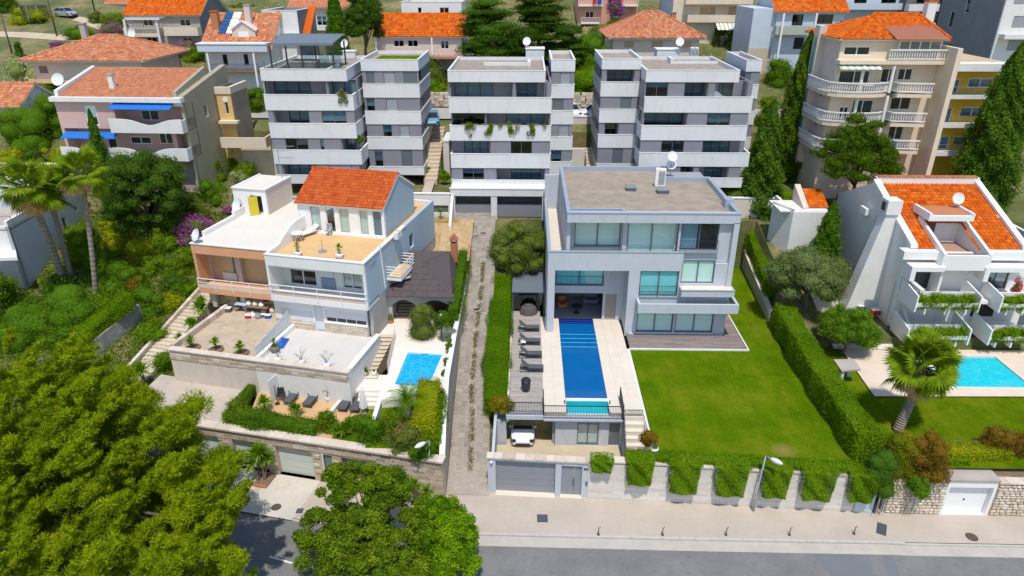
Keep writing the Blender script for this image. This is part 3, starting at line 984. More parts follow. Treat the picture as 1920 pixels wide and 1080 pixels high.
def on_ground(px,py,dz=0.0):
 """Where a sighted pixel meets the ground."""
 d=ray(px,py)
 t,step=20.0,0.4
 while t<400:
  x,y,z=d[0]*t,d[1]*t,CAMH+d[2]*t
  if z<ground_z(x,y)+dz:break
  t+=step
 for _ in range(8):
  step/=2
  x,y,z=d[0]*t,d[1]*t,CAMH+d[2]*t
  t+=-step if z<ground_z(x,y)+dz else step
 x,y=d[0]*t,d[1]*t
 return Vector((x,y,ground_z(x,y)+dz))
def make_terrain():
 xs=list(np.concatenate([np.arange(-170,-60,4),np.arange(-60,60.01,0.7),np.arange(63,175,4)]))
 ys=list(np.concatenate([np.arange(-40,30,5),np.arange(30,100,0.6),np.arange(101,264,3)]))
 nx=len(xs)
 vs=[(x,y,ground_z(x,y))for y in ys for x in xs]
 fs=[(j*nx+i,j*nx+i+1,(j+1)*nx+i+1,(j+1)*nx+i)for j in range(len(ys)-1)for i in range(nx-1)]
 me=bpy.data.meshes.new('ground')
 me.from_pydata(vs,[],fs)
 m,nt,b=_new('hillside_ground')
 p=_coords(nt)
 n=_noise(nt,p,0.12,6,0.7)
 n2=_noise(nt,p,1.4,6,0.7)
 c=_ramp(nt,n,[(0.3,(0.075,0.10,0.025)),(0.48,(0.14,0.15,0.045)),(0.6,(0.27,0.215,0.10)),(0.75,(0.34,0.265,0.15))])
 c=_mix(nt,0.8,c,_ramp(nt,n2,[(0.3,(0.5,0.55,0.45)),(0.7,(1.0,1.0,1.0))]),'MULTIPLY')
 nt.links.new(c,b.inputs['Base Color'])
 b.inputs['Roughness'].default_value=0.95
 _bump(nt,b,n2,0.12,0.8)
 me.materials.append(m)
 o=bpy.data.objects.new('ground',me)
 COL.objects.link(o)
 o['kind']='structure'
make_terrain()
KERB=[(-75,52.5),(-45,43.2),(-30,38.6),(-19.1,35.35),(-14.6,34.2),(-9,33.65),(-2.75,33.3),(10,33.15),(23.0,33.1)]
KERB_R=[(23.0,33.1),(24.2,33.05),(60,32.95),(90,32.9)]
road=MB()
fullk=KERB+KERB_R[1:]
for a,b in zip(fullk,fullk[1:]):
 road.face([(a[0],a[1]-14,-0.13),(b[0],b[1]-14,-0.13),(b[0],b[1]-0.02,-0.13),(a[0],a[1]-0.02,-0.13)])
struct('road',road,asphalt)
g=MB()
for a,b in zip(fullk[5:],fullk[6:]):
 wa=0.75 if a[0]<-5 else 0.85
 g.face([(a[0],a[1]-wa,-0.122),(b[0],b[1]-0.85,-0.122),(b[0],b[1]-0.02,-0.10),(a[0],a[1]-0.02,-0.10)])
struct('gutter',g,gutter_mat)
sw=MB()
for a,b in zip(fullk,fullk[1:]):
 sw.face([(a[0],a[1]+0.14,0.0),(b[0],b[1]+0.14,0.0),(b[0],b[1]+6.2,0.0),(a[0],a[1]+6.2,0.0)])
pave=struct('pavement',sw,concrete)
rnd=random.Random(3)
kb=MB()
for a,b in zip(fullk,fullk[1:]):kb.prism([(a[0],a[1]+.01),(b[0],b[1]+.01),(b[0],b[1]+.15),(a[0],a[1]+.15)],-.3,-.06)
kerb_root=struct('kerb',kb,kerb_mat)
n_k=0
for a,b in zip(fullk[2:],fullk[3:]):
 L=math.hypot(b[0]-a[0],b[1]-a[1]);n=max(1,int(L/1.0))
 for i in range(n):
  if n_k>110:break
  p0,p1=i/n,(i+0.985)/n
  A=(a[0]+(b[0]-a[0])*p0,a[1]+(b[1]-a[1])*p0);B=(a[0]+(b[0]-a[0])*p1,a[1]+(b[1]-a[1])*p1)
  z=0.008+rnd.uniform(-0.006,0.008)-(0.08 if-19.5<A[0]<-9.5 or A[0]>24 else 0)
  MB().prism([(A[0],A[1]),(B[0],B[1]),(B[0],B[1]+0.16),(A[0],A[1]+0.16)],-0.2,z).build('kerb_stone',kerb_mat,kerb_root)
  n_k+=1
ln=MB()
for q in((505,1043,545,1055),(545,1055,600,1068)):
 a,b=at(q[0],q[1],z=-0.12),at(q[2],q[3],z=-0.12)
 ln.face([(a.x,a.y-.07,-0.124),(b.x,b.y-.07,-0.124),(b.x,b.y+.07,-0.124),(a.x,a.y+.07,-0.124)])
struct('road_line',ln,line_paint)
pt=MB()
for poly in(((1520,1037),(1630,1032),(1640,1079),(1560,1079)),((1648,1030),(1672,1030),(1690,1085),(1668,1085)),((440,985),(470,988),(500,1079),(440,1079))):
 pt.face([tuple(at(px,py,z=-0.12))[:2]+(-0.1255,)for px,py in reversed(poly)])
struct('road_patch',pt,asphalt_patch)
def disc(label,px,py,r,z,name='manhole_cover',sq=False):
 p=at(px,py,z=z)
 t=thing(name,label,'drain cover' if sq else 'manhole cover',(p.x,p.y,z))
 if sq:
  MB().box(p.x-r,p.y-r,z+.004,p.x+r,p.y+r,z+.02).build('frame',steel_dark,t)
  m=MB()
  for i in range(6):m.box(p.x-r*.85,p.y-r*.85+i*r*.29,z+.021,p.x+r*.85,p.y-r*.85+i*r*.29+r*.17,z+.03)
  m.build('grate_bar',alu_grey,t)
 else:
  MB().lathe((p.x,p.y,z+.004),[(r,0),(r,.014),(r*.95,.016)],20).build('rim',steel_dark,t)
  MB().lathe((p.x,p.y,z+.021),[(r*.88,0),(r*.86,.008)],20).build('lid',timber_dark,t)
disc('rusty round manhole cover in the driveway by the left kerb',518,951,.33,0.0)
disc('dark round manhole cover on the pavement before the white garage',1822,1007,.36,0.0)
disc('square dark drain grate on the pavement before the grey garage',1017,972,.34,0.0,'drain_grate',True)
disc('square drain grate beside the left driveway under the leafy tree',562,958,.22,0.0,'drain_grate',True)
p=at(1653,992,z=0)
t=thing('drain_grate','long dark slanted drain grate where the kerb ends','drain cover',(p.x,p.y,0),R(62))
AUTH[t.name]=Matrix.Identity(4)
MB().box(-.55,-.28,.004,.55,.28,.02).build('frame',steel_dark,t)
mm=MB()
for i in range(9):mm.box(-.5+i*.115,-.24,.021,-.44+i*.115,.24,.03)
mm.build('grate_bar',alu_grey,t)
def bollard(px,py,label):
 p=at(px,py,z=0)
 t=thing('kerb_post',label,'post',p,0,'short bent posts along the kerb')
 m=MB().tube([p,p+Vector((0,0,.55)),p+Vector((.10,0,.68))],[.03,.026,.02],7);m.build('post',steel_dark,t,True)
 MB().lathe(p,[(.10,.002),(.09,.05),(.04,.09)],10).build('foot',steel_dark,t)
for px,lb in((1122,'in line with the single hanging clump'),(1242,'near the third pavement bay'),(1361,'left of the lamp post'),(1480,'right of the lamp post'),(1601,'nearest the slanted drain grate')):
 bollard(px,1003 if px<1500 else 1001,'small dark bent post on the kerb, the one '+lb)
def street_lamp(label,px,py,top_px,top_py,arm):
 p=at(px,py,z=0)
 tp=at(top_px,top_py,y=p.y)
 t=thing('street_lamp',label,'street lamp',p)
 MB().tube([p-Vector((0,0,.1)),p+Vector((0,0,1.3)),p+Vector((0,0,1.35)),tp],[.11,.10,.06,.045],10).build('pole',galv,t,True)
 e=tp+Vector(arm)*0.45
 MB().tube([tp,e],[.04,.035],8).build('arm',galv,t,True)
 h=MB()
 d=Vector(arm).normalized()
 pts=[e-d*.08+d*.88*q for q in(0,.15,.4,.65,.85,1)]
 h.tube(pts,[.06,.12,.165,.16,.11,.04],10)
 h.build('lamp_head',dish_mat,t,True)
 g_=MB();g_.tube([q-Vector((0,0,.07))for q in pts[1:-1]],[.08,.12,.12,.07],8);g_.build('lens',curtain,t,True)
street_lamp('grey street lamp before the drape-covered wall, head leaning right',1412,957,1436,855,(0.55,-0.75,0.12))
street_lamp('grey street lamp by the stone garage corner, head leaning left',806,935,805,826,(-0.62,-0.7,0.1))
lane=MB()
LL=[(36.9,-5.3,-2.35),(43,-5.42,-2.6),(46,-5.45,-3.1),(52,-5.5,-3.1),(58,-5.4,-2.9),(64,-5.4,-3.0),(66.5,-7.6,-3.2),(70.5,-7.75,-3.2)]
for(y0,a0,b0),(y1,a1,b1)in zip(LL,LL[1:]):
 lane.face([(a0,y0,lane_z(y0)),(b0,y0,lane_z(y0)),(b1,y1,lane_z(y1)),(a1,y1,lane_z(y1))])
lane_o=struct('lane',lane,plain('lane_bed',(0.36,0.315,0.265),0.9,0.12,0.5,9,bump=.01,stain=(0.24,0.205,0.165),stain_amt=.6))
rnd=random.Random(9)
def lane_x(y):
 for(y0,a0,b0),(y1,a1,b1)in zip(LL,LL[1:]):
  if y<=y1:
   f=(y-y0)/(y1-y0);return a0+(a1-a0)*f,b0+(b1-b0)*f
 return LL[-1][1:]
pv=MB();wd_P,wd_N=[],[]
yy=37.0
while yy<70.2:
 a,b=lane_x(yy);dy=0.42
 z0,z1=lane_z(yy)+.012,lane_z(yy+dy)+.012
 w=.42
 n=int((b-a-.1)/w)
 for i in range(n):
  x0=a+.05+(b-a-.1)*i/n;x1=a+.05+(b-a-.1)*(i+1)/n
  cx=(x0+x1)/2-(a+b)/2
  if abs(cx-.08)<.27 and 38.4<yy<62.5:continue
  dz=rnd.uniform(0,.012);t_=min(max(rnd.gauss(.5,.2),0),1)
  pv.prism([(x0+.012,yy+.012),(x1-.012,yy+.012),(x1-.012,yy+dy-.012),(x0+.012,yy+dy-.012)],[z0-.03]*2+[z1-.03]*2,[z0+dz,z0+dz,z1+dz,z1+dz],t_)
 yy+=dy
stuff('paving_stones',pv,paver,lane_o)
for i in range(26):
 y=37.35+(i//4)*.5;x=-4.95+(i%4)*.62+(i//4%2)*.1
 if rnd.random()<.55 or y>39.6:continue
 MB().prism([(x,y),(x+.55,y),(x+.55,y+.42),(x,y+.42)],[lane_z(y)+.0]*2+[lane_z(y+.42)]*2,[lane_z(y)+.034]*2+[lane_z(y+.42)+.034]*2,rnd.uniform(.7,1)).build('paving_slab',paver,lane_o)
rng=np.random.default_rng(4)
def scatter_grass(name,pts_fn,n,mat_,hgt,label_cat=None,parent=None,seed=1):
 rng=np.random.default_rng(seed)
 P=pts_fn(rng,n)
 N=rng.normal(size=(len(P),3));N[:,2]*=.4
 P=P+np.array([0,0,hgt*.5])
 o=leaf_mesh(name,mat_,P,N,hgt,0.5+rng.normal(0,.22,len(P)),parent,.25,rng=rng)
 o['kind']='stuff'
 return o
def lane_strip(rng,n):
 y=rng.uniform(38.6,62.4,n);out=[]
 for v in y:
  a,b=lane_x(v)
  if math.sin(v*2.1)+math.sin(v*5.3+1)+rng.normal(0,.6)<-1.1:continue
  out.append(((a+b)/2+.08+rng.normal(0,.14),v,lane_z(v)))
 return np.array(out)
scatter_grass('lane_weeds',lane_strip,5200,leafmat('lane_weed_leaves',(.07,.05,.02),(.12,.095,.035),(.12,.13,.03)),.075)
def lane_edge(rng,n):
 y=rng.uniform(38,64,n);out=[]
 for v in y:
  a,b=lane_x(v)
  out.append((a+abs(rng.normal(0,.12)),v,lane_z(v))if rng.random()<.6 else(b-abs(rng.normal(0,.08)),v,lane_z(v)))
 return np.array(out)
scatter_grass('lane_edge_weeds',lane_edge,1500,L_DRY,.07,seed=2)
for lb,px,py in(('dark round manhole cover, nearer one of the pair at the lane head',893,443),('dark round manhole cover, farther one of the pair at the lane head',906,438),('rusty round manhole cover halfway down the lane',893,581)):
 d=ray(px,py);tt=40
 while CAMH+d[2]*tt>lane_z(d[1]*tt):tt+=.05
 x,y,z=d[0]*tt,d[1]*tt,CAMH+d[2]*tt+.05
 t=thing('manhole_cover',lb,'manhole cover',(x,y,z))
 MB().lathe((x,y,z),[(.42,-.05),(.42,.006),(.38,.008)],18).build('rim',concrete,t)
 MB().lathe((x,y,z+.009),[(.3,0),(.29,.012)],18).build('lid',steel_dark,t)
t=thing('boundary_wall','white capped boundary wall between small pool and lane','wall',(-5.6,42,3))
m,cp=MB(),MB()
pts=[(-5.32,37.0),(-5.38,39.0),(-5.45,42.0),(-5.5,48.5),(-5.48,52.0),(-5.45,56.5),(-5.45,60.0)]
for i,((x0,y0),(x1,y1))in enumerate(zip(pts,pts[1:])):
 zt=[3.3,4.7,6.2,6.25,6.25,6.3][i];zn=[4.7,6.2,6.25,6.25,6.3,6.4][i]
 m.prism([(x0-.28,y0),(x0,y0),(x1,y1),(x1-.28,y1)],-0.1,[zt,zt,zn,zn])
 cp.prism([(x0-.34,y0),(x0+.05,y0),(x1+.05,y1),(x1-.34,y1)],[zt,zt,zn,zn],[zt+.08,zt+.08,zn+.08,zn+.08])
m.build('wall',concrete,t);cp.build('coping',white,t)
FWALL=Frame((-2.45,37.22,0.0),math.atan2(-1.42,25.25))
t=thing('garden_wall','long pale horizontal-boarded garden wall along the pavement, hung with hedge clumps','wall',FWALL.loc,FWALL.rz,None,True)
UG=FWALL.pt(1100,935,v=0).x;UE=FWALL.pt(1597,962,v=0).x
ZT0,ZT1=3.12,2.92
def zt(u):return ZT0+(ZT1-ZT0)*(u-UG)/(UE-UG)
MB().prism([(UG,.06),(UE,.06),(UE,.5),(UG,.5)],-0.2,[zt(UG)-.02,zt(UE)-.02]*1+[zt(UE)-.02,zt(UG)-.02]).build('wall',wall_lime,t)
rnd=random.Random(21)
bd=MB();z=0.02;row=0
wall_tint=tinted('limestone_board',[(0,(0.60,0.55,0.495)),(.5,(0.68,0.63,0.575)),(1,(0.74,0.69,0.63))],fvar=.14,fine=3,patch=(.63,.57,.50))
while z<2.85:
 h=rnd.choice((.19,.24,.28));u=UG
 while u<UE:
  L=rnd.uniform(1.4,3.6);u1=min(u+L,UE)
  zz=min(z+h,zt(u1)-.03)
  bd.box(u+.004,rnd.uniform(-.006,.006),z,u1-.004,.06,zz-.008,min(max(rnd.gauss(.5,.24),0),1))
  u=u1
 z+=h
stuff('stone_courses',bd,wall_tint,t)
u=UG+.02
while u<UE-.3:
 L=min(rnd.uniform(.8,1.5),UE-u)
 MB().prism([(u,-.07+rnd.uniform(-.02,.02)),(u+L-.02,-.07+rnd.uniform(-.02,.02)),(u+L-.02,.55),(u,.55)],zt(u),zt(u)+.09+rnd.uniform(0,.03),rnd.uniform(0,1)).build('coping_stone',coping_mat,t)
 u+=L
t=thing('garage','grey street garage with wide sectional door and entrance gate','garage',FWALL.loc,FWALL.rz,None,True)
gd=FWALL.rect(929,864,1040,925);gt=FWALL.rect(1053,873,1089,932)
wall(t,villa_grey,(0,0),FRONT,UG-.01,-0.1,2.95,[(gd[0],.02,gd[2],gd[3]),(gt[0],.05,gt[2],gt[3])],.4)
MB().box(gd[0],-.25,0.0,gd[2],.4,.03).build('door_threshold',cream_stone,t)
MB().box(gt[0]-.05,-.2,0.0,gt[2]+.05,.3,.06).build('doorstep',cream_stone,t)
n=5;hh=(gd[3]-.05)/n
shut=plain('garage_door_panel',(0.24,0.255,0.285),0.5,0.03)
for i in range(n):
 MB().box(gd[0]+.01,.24,.04+hh*i,gd[2]-.01,.29,.04+hh*(i+1)-.018).build('door_panel',shut,t)
MB().box(gd[0],.30,.03,gd[2],.33,gd[3]).build('door_back',steel_dark,t)
g_=MB().box(gt[0]+.01,.16,.07,gt[0]+(gt[2]-gt[0])*.64,.21,gt[3]-.02)
dg=g_.build('gate_leaf',shut,t)
MB().box(gt[0]+(gt[2]-gt[0])*.64+.015,.16,.07,gt[2]-.01,.21,gt[3]-.02).build('gate_side_panel',shut,t)
MB().box(gt[0]+(gt[2]-gt[0])*.58,.09,.85,gt[0]+(gt[2]-gt[0])*.61,.15,1.45).build('handle',steel_dark,dg)
MB().box(gt[2]+.25,-.04,1.05,gt[2]+.42,0,1.4).build('letter_box',alu_grey,t)
hn=MB()
for i,w in enumerate((.1,.1,.06)):hn.box(gt[2]+.1+i*.13,-.025,2.35,gt[2]+.1+i*.13+w,0,2.5)
hn.build('house_number',steel_dark,t)
MB().lathe((.28,-.12,2.62),[(.02,0),(.1,.05),(.1,.16),(.04,.2)],10).build('lamp',dish_mat,t)
u=-.05
while u<UG-.1:
 L=min(rnd.uniform(.45,1.0),UG+.02-u)
 MB().prism([(u,-.10),(u+L-.02,-.10+rnd.uniform(-.02,.02)),(u+L-.02,.5),(u,.5)],2.95,3.05+rnd.uniform(0,.05),rnd.uniform(0,1)).build('coping_stone',coping_mat,t)
 u+=L
def drape(parent,u0,u1,zb,ztop,thick,n,seed,name='hanging_clump'):
 rng=np.random.default_rng(seed)
 w=u1-u0;hh=ztop-zb
 P,N=[],[]
 while len(P)<n:
  u,z=rng.uniform(-1,1),rng.uniform(0,1)
  if rng.random()<.2:
   P.append((u0+w/2+u*1.06*w/2,rng.uniform(-thick*.95,.45),zb+hh*(1-.05*u*u)+rng.normal(0,.025)));N.append((u*.4,-.2,1.0));continue
  if z<.35 and abs(u)>math.sqrt(max(0,1-((.35-z)/.35)**2))*.42+.58:continue
  edge=min(1-abs(u),z*1.6,1)
  q=min(1,edge*4.5)**.5
  v=-thick*q*(0.88+.14*math.sin(u*5+z*9+seed))+rng.normal(0,.03)
  if edge<.12:
   v*=rng.uniform(0,1)
   if rng.random()<.5:continue
  wid=1.08-.12*(1-z)+.03*math.sin(z*11+seed)
  P.append((u0+w/2+u*wid*w/2,v-.05,zb+z*hh));N.append((u*(1.25-q)*2,-1.0*q-.1,.6-(1-q)*.9*(z<.4)))
 P=np.array(P);N=np.array(N)+rng.normal(size=(n,3))*.5
 ti=.5+rng.normal(0,.18,n)+.1*np.sin(P[:,0]*3)
 core=[((u0+w/2,.12,zb+hh*q),(w*.40,thick*.8,hh*.24))for q in(.32,.5,.68)]
 leaf_mesh(name,L_HEDGE,P,N,.058,ti,parent,core=core,rng=rng)
t=thing('hedge','clipped green hedge along the wall top with six hanging clumps','hedge',FWALL.loc,FWALL.rz,None,True)
for i,(x0,x1,yb)in enumerate(((1173,1223,908),(1250,1308,925),(1335,1397,929),(1422,1475,932),(1495,1559,937),(1584,1636,940))):
 a,b=FWALL.pt(x0,yb,v=-.3),FWALL.pt(x1,yb,v=-.3)
 drape(t,a.x,b.x,a.z-.05,zt(a.x)+.6,.62,5200,i)
a,b=FWALL.pt(1172,860,v=.4).x,FWALL.pt(1632,880,v=.4).x
hedge('',[(a,.55,2.9),(b,.55,2.75)],.9,.72,L_HEDGE,9000,.055,parent=t,part='hedge_top')
t=thing('hanging_plant','single round green clump hanging over the wall beside the gate','shrub',FWALL.loc,FWALL.rz,None,True)
a,b=FWALL.pt(1107,885,v=-.3),FWALL.pt(1149,885,v=-.3)
drape(t,a.x,b.x,a.z,zt(a.x)+.45,.5,2200,77)
FE=Frame(FWALL.world((UE,0,0)),FWALL.rz)
t=thing('utility_cabinet','pale blue-grey metal cabinet under the last hedge clump','cabinet',FE.loc,FE.rz,None,True)
MB().box(.03,-.02,0,1.25,.5,1.55).build('body',plain('cabinet_paint',(.46,.53,.58),.5,.04),t)
MB().box(.08,-.05,.1,1.2,-.022,1.5).build('door',plain('cabinet_door',(.50,.57,.62),.5,.04),t)
MB().bar((1.45,-.1,-.1),(1.45,-.1,2.3),.09).bar((1.72,-.1,-.1),(1.72,-.1,2.3),.06).build('post',galv,t)
FRW=Frame((FE.world((1.95,0,0)).x,FE.world((1.95,0,0)).y,0),R(-.6))
t=thing('rubble_wall','pale rubble stone wall either side of the white garage','wall',FRW.loc,FRW.rz,None,True)
g0,g1=FRW.pt(1762,962,v=0).x,FRW.pt(1850,962,v=0).x
gtop=2.45
for x0,x1 in((0,g0-.05),(g1+.1,30)):
 MB().box(x0,.1,-.2,x1,.9,2.6).build('wall',plain('mortar',(.50,.43,.34),.95,.12),t)if x0==0 else MB().box(x0,.1,-.2,x1,.9,2.7).build('wall',MATS['mortar'],t)
rnd=random.Random(8)
n_st=0;rest=MB()
def stone(mb,u,z,w,h):
 k_=7;pr=[(u+math.cos(6.283*i/k_)*w*.5*rnd.uniform(.85,1.1),z+math.sin(6.283*i/k_)*h*.5*rnd.uniform(.85,1.1))for i in range(k_)]
 f=[(q[0],rnd.uniform(-.02,.03),q[1])for q in pr];tq=min(max(rnd.gauss(.55,.28),0),1)
 cen=(u,-.04+rnd.uniform(-.02,.02),z)
 for i in range(k_):
  a,b=f[i],f[(i+1)%k_]
  mb.face([a,b,cen],tq)
  mb.face([(a[0],.1,a[2]),(b[0],.1,b[2]),b,a],tq*.9)
cells=[]
for x0,x1,zh in((0,g0-.05,2.6),(g1+.12,9.5,2.65)):
 z=.14
 while z<zh-.05:
  h=rnd.uniform(.2,.3);u=x0+.1
  while u<x1:
   w=rnd.uniform(.22,.44);cells.append((min(u+w/2,x1-.08),z,w,h));u+=w*.98
  z+=h*.93
for i,c in enumerate(sorted(cells,key=lambda c:-c[2]*c[3])):
 if i<290:
  m=MB();stone(m,*c);m.build('stone',stone_pale,t)
 else:stone(rest,*c)
stuff('small_stones',rest,stone_pale,t)
u=g1+.1
while u<9.4:
 MB().box(u,-.04,2.66,u+.55,.6,2.75+rnd.uniform(0,.03),rnd.random()).build('coping_stone',coping_mat,t);u+=.57
t=thing('garage','white garage with one blank tilting door in the rubble wall','garage',FRW.loc,FRW.rz,None,True)
wall(t,white_clean,(g0-.04,.02),FRONT,g1-g0+.12,-.1,gtop+.35,[(.18,.02,g1-g0-.05,gtop-.15)],.5)
dd=MB().box(g0+.16,.36,.03,g1-.1,.42,gtop-.16).build('door',white_clean,t)
MB().box((g0+g1)/2-.05,.32,1.0,(g0+g1)/2+.05,.36,1.1).build('handle',steel_dark,dd)
MB().box(g0-.1,-.05,gtop+.36,g1+.15,3.2,gtop+.5).build('roof',roof_felt,t)
DZ=3.30
lawn_mat,nt_,b_=_new('lawn_turf')
p_=_coords(nt_)
n1_=_noise(nt_,p_,0.35,6,.65);n2_=_noise(nt_,p_,22,3)
mp_=nt_.nodes.new('ShaderNodeMapping');mp_.inputs['Scale'].default_value=(1.6,.22,1);mp_.inputs['Rotation'].default_value=(0,0,R(-14))
nt_.links.new(p_,mp_.inputs['Vector'])
n3_=_noise(nt_,mp_.outputs['Vector'],1.0,4)
c_=_ramp(nt_,n1_,[(.28,(.075,.135,.003)),(.48,(.115,.19,.004)),(.72,(.22,.24,.014))])
c_=_mix(nt_,.7,c_,_ramp(nt_,n3_,[(.35,(.66,.76,.6)),(.65,(1,1,1))]),'MULTIPLY')
c_=_mix(nt_,.8,c_,_ramp(nt_,n2_,[(.3,(.62,.66,.6)),(.7,(1,1,1))]),'MULTIPLY')
gm_=nt_.nodes.new('ShaderNodeVectorMath');gm_.operation='DISTANCE'
nt_.links.new(p_,gm_.inputs[0])
bare_=at(1471,845,z=3.22);gm_.inputs[1].default_value=tuple(bare_)
f_=_ramp(nt_,gm_.outputs['Value'],[(.0,(.8,)*3),(1.0,(0,)*3)])
c_=_mix(nt_,f_,c_,(.27,.20,.07))
nt_.links.new(c_,b_.inputs['Base Color']);b_.inputs['Roughness'].default_value=.9;b_.inputs['Specular IOR Level'].default_value=.0
_bump(nt_,b_,n2_,.05,.9)
m=MB()
m.face([(8.7,37.6,3.22),(21.9,36.85,3.22),(22.1,51.5,3.22),(9.0,51.5,3.22)])
m.face([(19.25,51.5,3.22),(22.1,51.5,3.22),(23.6,70.2,3.22),(19.25,70.2,3.22)])
m.face([(18.2,58.0,3.221),(19.25,58.0,3.221),(19.25,70.2,3.221),(18.2,70.2,3.221)])
struct('lawn',m,lawn_mat)
def lawn_pts(rng,n):
 x=rng.uniform(8.8,23.2,n);y=rng.uniform(37.0,69,n)
 ok=(y<51.4)&(x<21.9)&(y>37.6-(x-8.7)*.057)|(x>19.4)&(y>=51.4)&(x<22.0+(y-51)*.08)
 bare=(x-bare_.x)**2+(y-bare_.y)**2<.8
 ok&=~bare
 return np.stack([x,y,np.full(n,3.22)],1)[ok]
L_TURF=leafmat('turf_blades',(.075,.16,.004),(.115,.215,.006),(.185,.265,.014),.2)
scatter_grass('lawn_grass',lawn_pts,70000,L_TURF,.05,seed=3)
PX0,PX1,PY0,PY1=3.14,6.33,43.95,57.25
t=MB()
t.box(1.45,42.05,2.9,PX0,57.4,DZ-.05).box(PX1,42.05,2.9,8.78,57.4,DZ-.05).box(PX0,42.05,2.5,PX1,42.72,DZ-.6)
pv_o=struct('pool_paving',t,concrete)
rnd=random.Random(12)
n_sl=0
for x0,x1,y0,y1 in((1.45,PX0,42.05,57.4),(PX1,8.78,42.05,57.4),(PX0,PX1,42.05,42.72)):
 nx,ny=max(1,round((x1-x0)/.82)),max(1,round((y1-y0)/.82))
 for i in range(nx):
  for j in range(ny):
   a,b=x0+(x1-x0)*i/nx,x0+(x1-x0)*(i+1)/nx
   c,d=y0+(y1-y0)*j/ny,y0+(y1-y0)*(j+1)/ny
   MB().box(a+.003,c+.003,(DZ if y1-y0>1 else DZ-.5)-.05,b-.003,d-.003,(DZ if y1-y0>1 else DZ-.5)+rnd.uniform(-.002,.003)).build('paving_slab',cream_stone,pv_o);n_sl+=1
MB().prism([(8.78,39.9),(8.92,39.9),(9.02,51.5),(8.78,51.5)],2.9,DZ+.02).build('edging',white,pv_o)
pool=thing('swimming_pool','long narrow deep blue lap pool running into the grey villa','swimming pool',(4.7,50,DZ))
MB().box(PX0,PY0,2.2,PX1,51.9,DZ-.1).build('water',pool_blue,pool)
MB().box(PX0,54.9,2.2,PX1,56.2,DZ-.1).build('water',pool_blue,pool)
MB().box(PX0,56.2,2.2,PX1,PY1,DZ-.1).build('water',pool_navy,pool)
for i in range(4):
 y=51.9+i*.75
 MB().box(PX0,y,2.2,PX1,y+.11,DZ-.099).build('step_edge',pool_line,pool)
 MB().box(PX0,y+.11,2.2,PX1,y+.75,DZ-.1).build('water',pool_blue,pool)
for i in range(2):
 MB().box(PX0,56.45+i*.4,DZ-.11,PX1,56.5+i*.4,DZ-.096).build('step_edge',pool_blue,pool)
MB().box(PX0+.02,43.62,2.6,PX1+.05,PY0-.002,DZ+.02).build('overflow_edge',white_clean,pool)
m=MB().box(PX0+.1,42.74,2.4,PX1-.02,43.6,DZ-.5);m.build('spill_basin',pool_cyan,pool)
gm_pool=MB().box(PX0+.06,43.56,DZ-.48,PX1,43.61,DZ-.02).build('glass_front',pool_cyan,pool)
for x in(PX0-.1,PX1+.1):
 MB().box(x-.04,43.2,DZ,x+.04,43.3,DZ+.28).build('spill_post',steel_dark,pool)
deck=thing('sun_deck','weathered grey timber sun deck left of the lap pool','deck',(.2,50,DZ))
MB().box(-1.12,42.1,2.95,1.44,58.6,DZ-.04).build('frame',timber_dark,deck)
n=0;y=42.1
dm=MB()
while y<58.5:
 x=-1.1
 while x<1.43:
  L=min(rnd.uniform(1.2,2.6),1.44-x)
  dm.box(x+.002,y+.003,DZ-.04,x+L-.002,y+.137,DZ+rnd.uniform(-.002,.004),min(max(rnd.gauss(.5,.25),0),1));x+=L
 y+=.14
stuff('deck_boards',dm,wood_grey,deck)
MB().box(-1.28,42.1,2.4,-1.13,58.6,DZ+.16).build('kerb',cream_stone,deck)
m=MB()
for(y0,y1)in((44,48),(48,52),(52,56),(56,60)):
 m.face([(-2.0,y0,lane_z(44)+1.0),(-1.28,y0,lane_z(44)+1.0),(-1.28,y1,lane_z(44)+1.0),(-2.0,y1,lane_z(44)+1.0)])
struct('planting_strip',m,soil)
cp=thing('pool_plant_room','grey basement room with glazed double door under the lap pool','outbuilding',(5,42.1,0))
f1=WF.rect(1083,790,1121,834,v=42.1);f2=WF.rect(1143,793,1163,835,v=42.1)
wall(cp,villa_grey,(2.35,42.1),FRONT,7.15-2.35,.2,2.9,[(f1[0]-2.35,.32,f1[2]-2.35,f1[3]),(f2[0]-2.35,.32,f2[2]-2.35,f2[3])],.3)
window(cp,(2.35,42.1),FRONT,(f1[0]-2.35,.32,f1[2]-2.35,f1[3]),2,alu_grey,pane_clear,.08,.07,curtain,.95,name='glazed_door',transom=.86)
dd=MB().box(f2[0]+.02,42.2,.32,f2[2]-.02,42.26,f2[3]).build('door',alu_grey,cp)
MB().box(f2[0]+.08,42.15,1.2,f2[0]+.13,42.2,1.45).build('handle',galv,dd)
MB().box(2.35,42.4,.2,7.15,45,.25).build('floor',floor_grey,cp)
MB().box(2.35,45,.2,7.15,45.2,2.9).build('rear_wall',room_mid,cp)
MB().box(1.45,41.62,2.84,7.3,42.35,2.998).build('slab_edge',villa_grey,cp)
MB().box(7.15,41.98,.2,7.3,45,2.9).build('side_wall',villa_grey,cp)
cpt=thing('carport','open grey carport under the timber deck, white car inside','carport',(0,42,.3))
MB().box(-1.3,41.66,2.92,1.44,42.08,3.27).build('beam',villa_grey,cpt)
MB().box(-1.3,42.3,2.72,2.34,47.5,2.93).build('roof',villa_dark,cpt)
MB().box(-2.2,37.5,-.1,-2.0,43.0,2.9).build('side_wall',villa_grey,cpt)
MB().box(-1.99,42.3,.1,-1.3,47.5,2.3).build('planter_block',villa_grey,cpt)
MB().box(-1.3,47.3,.1,2.34,47.5,2.9).build('rear_wall',block_dark,cpt)
MB().box(2.15,42.35,.1,2.34,47.3,2.9).build('side_wall',villa_dark,cpt)
sl=MB()
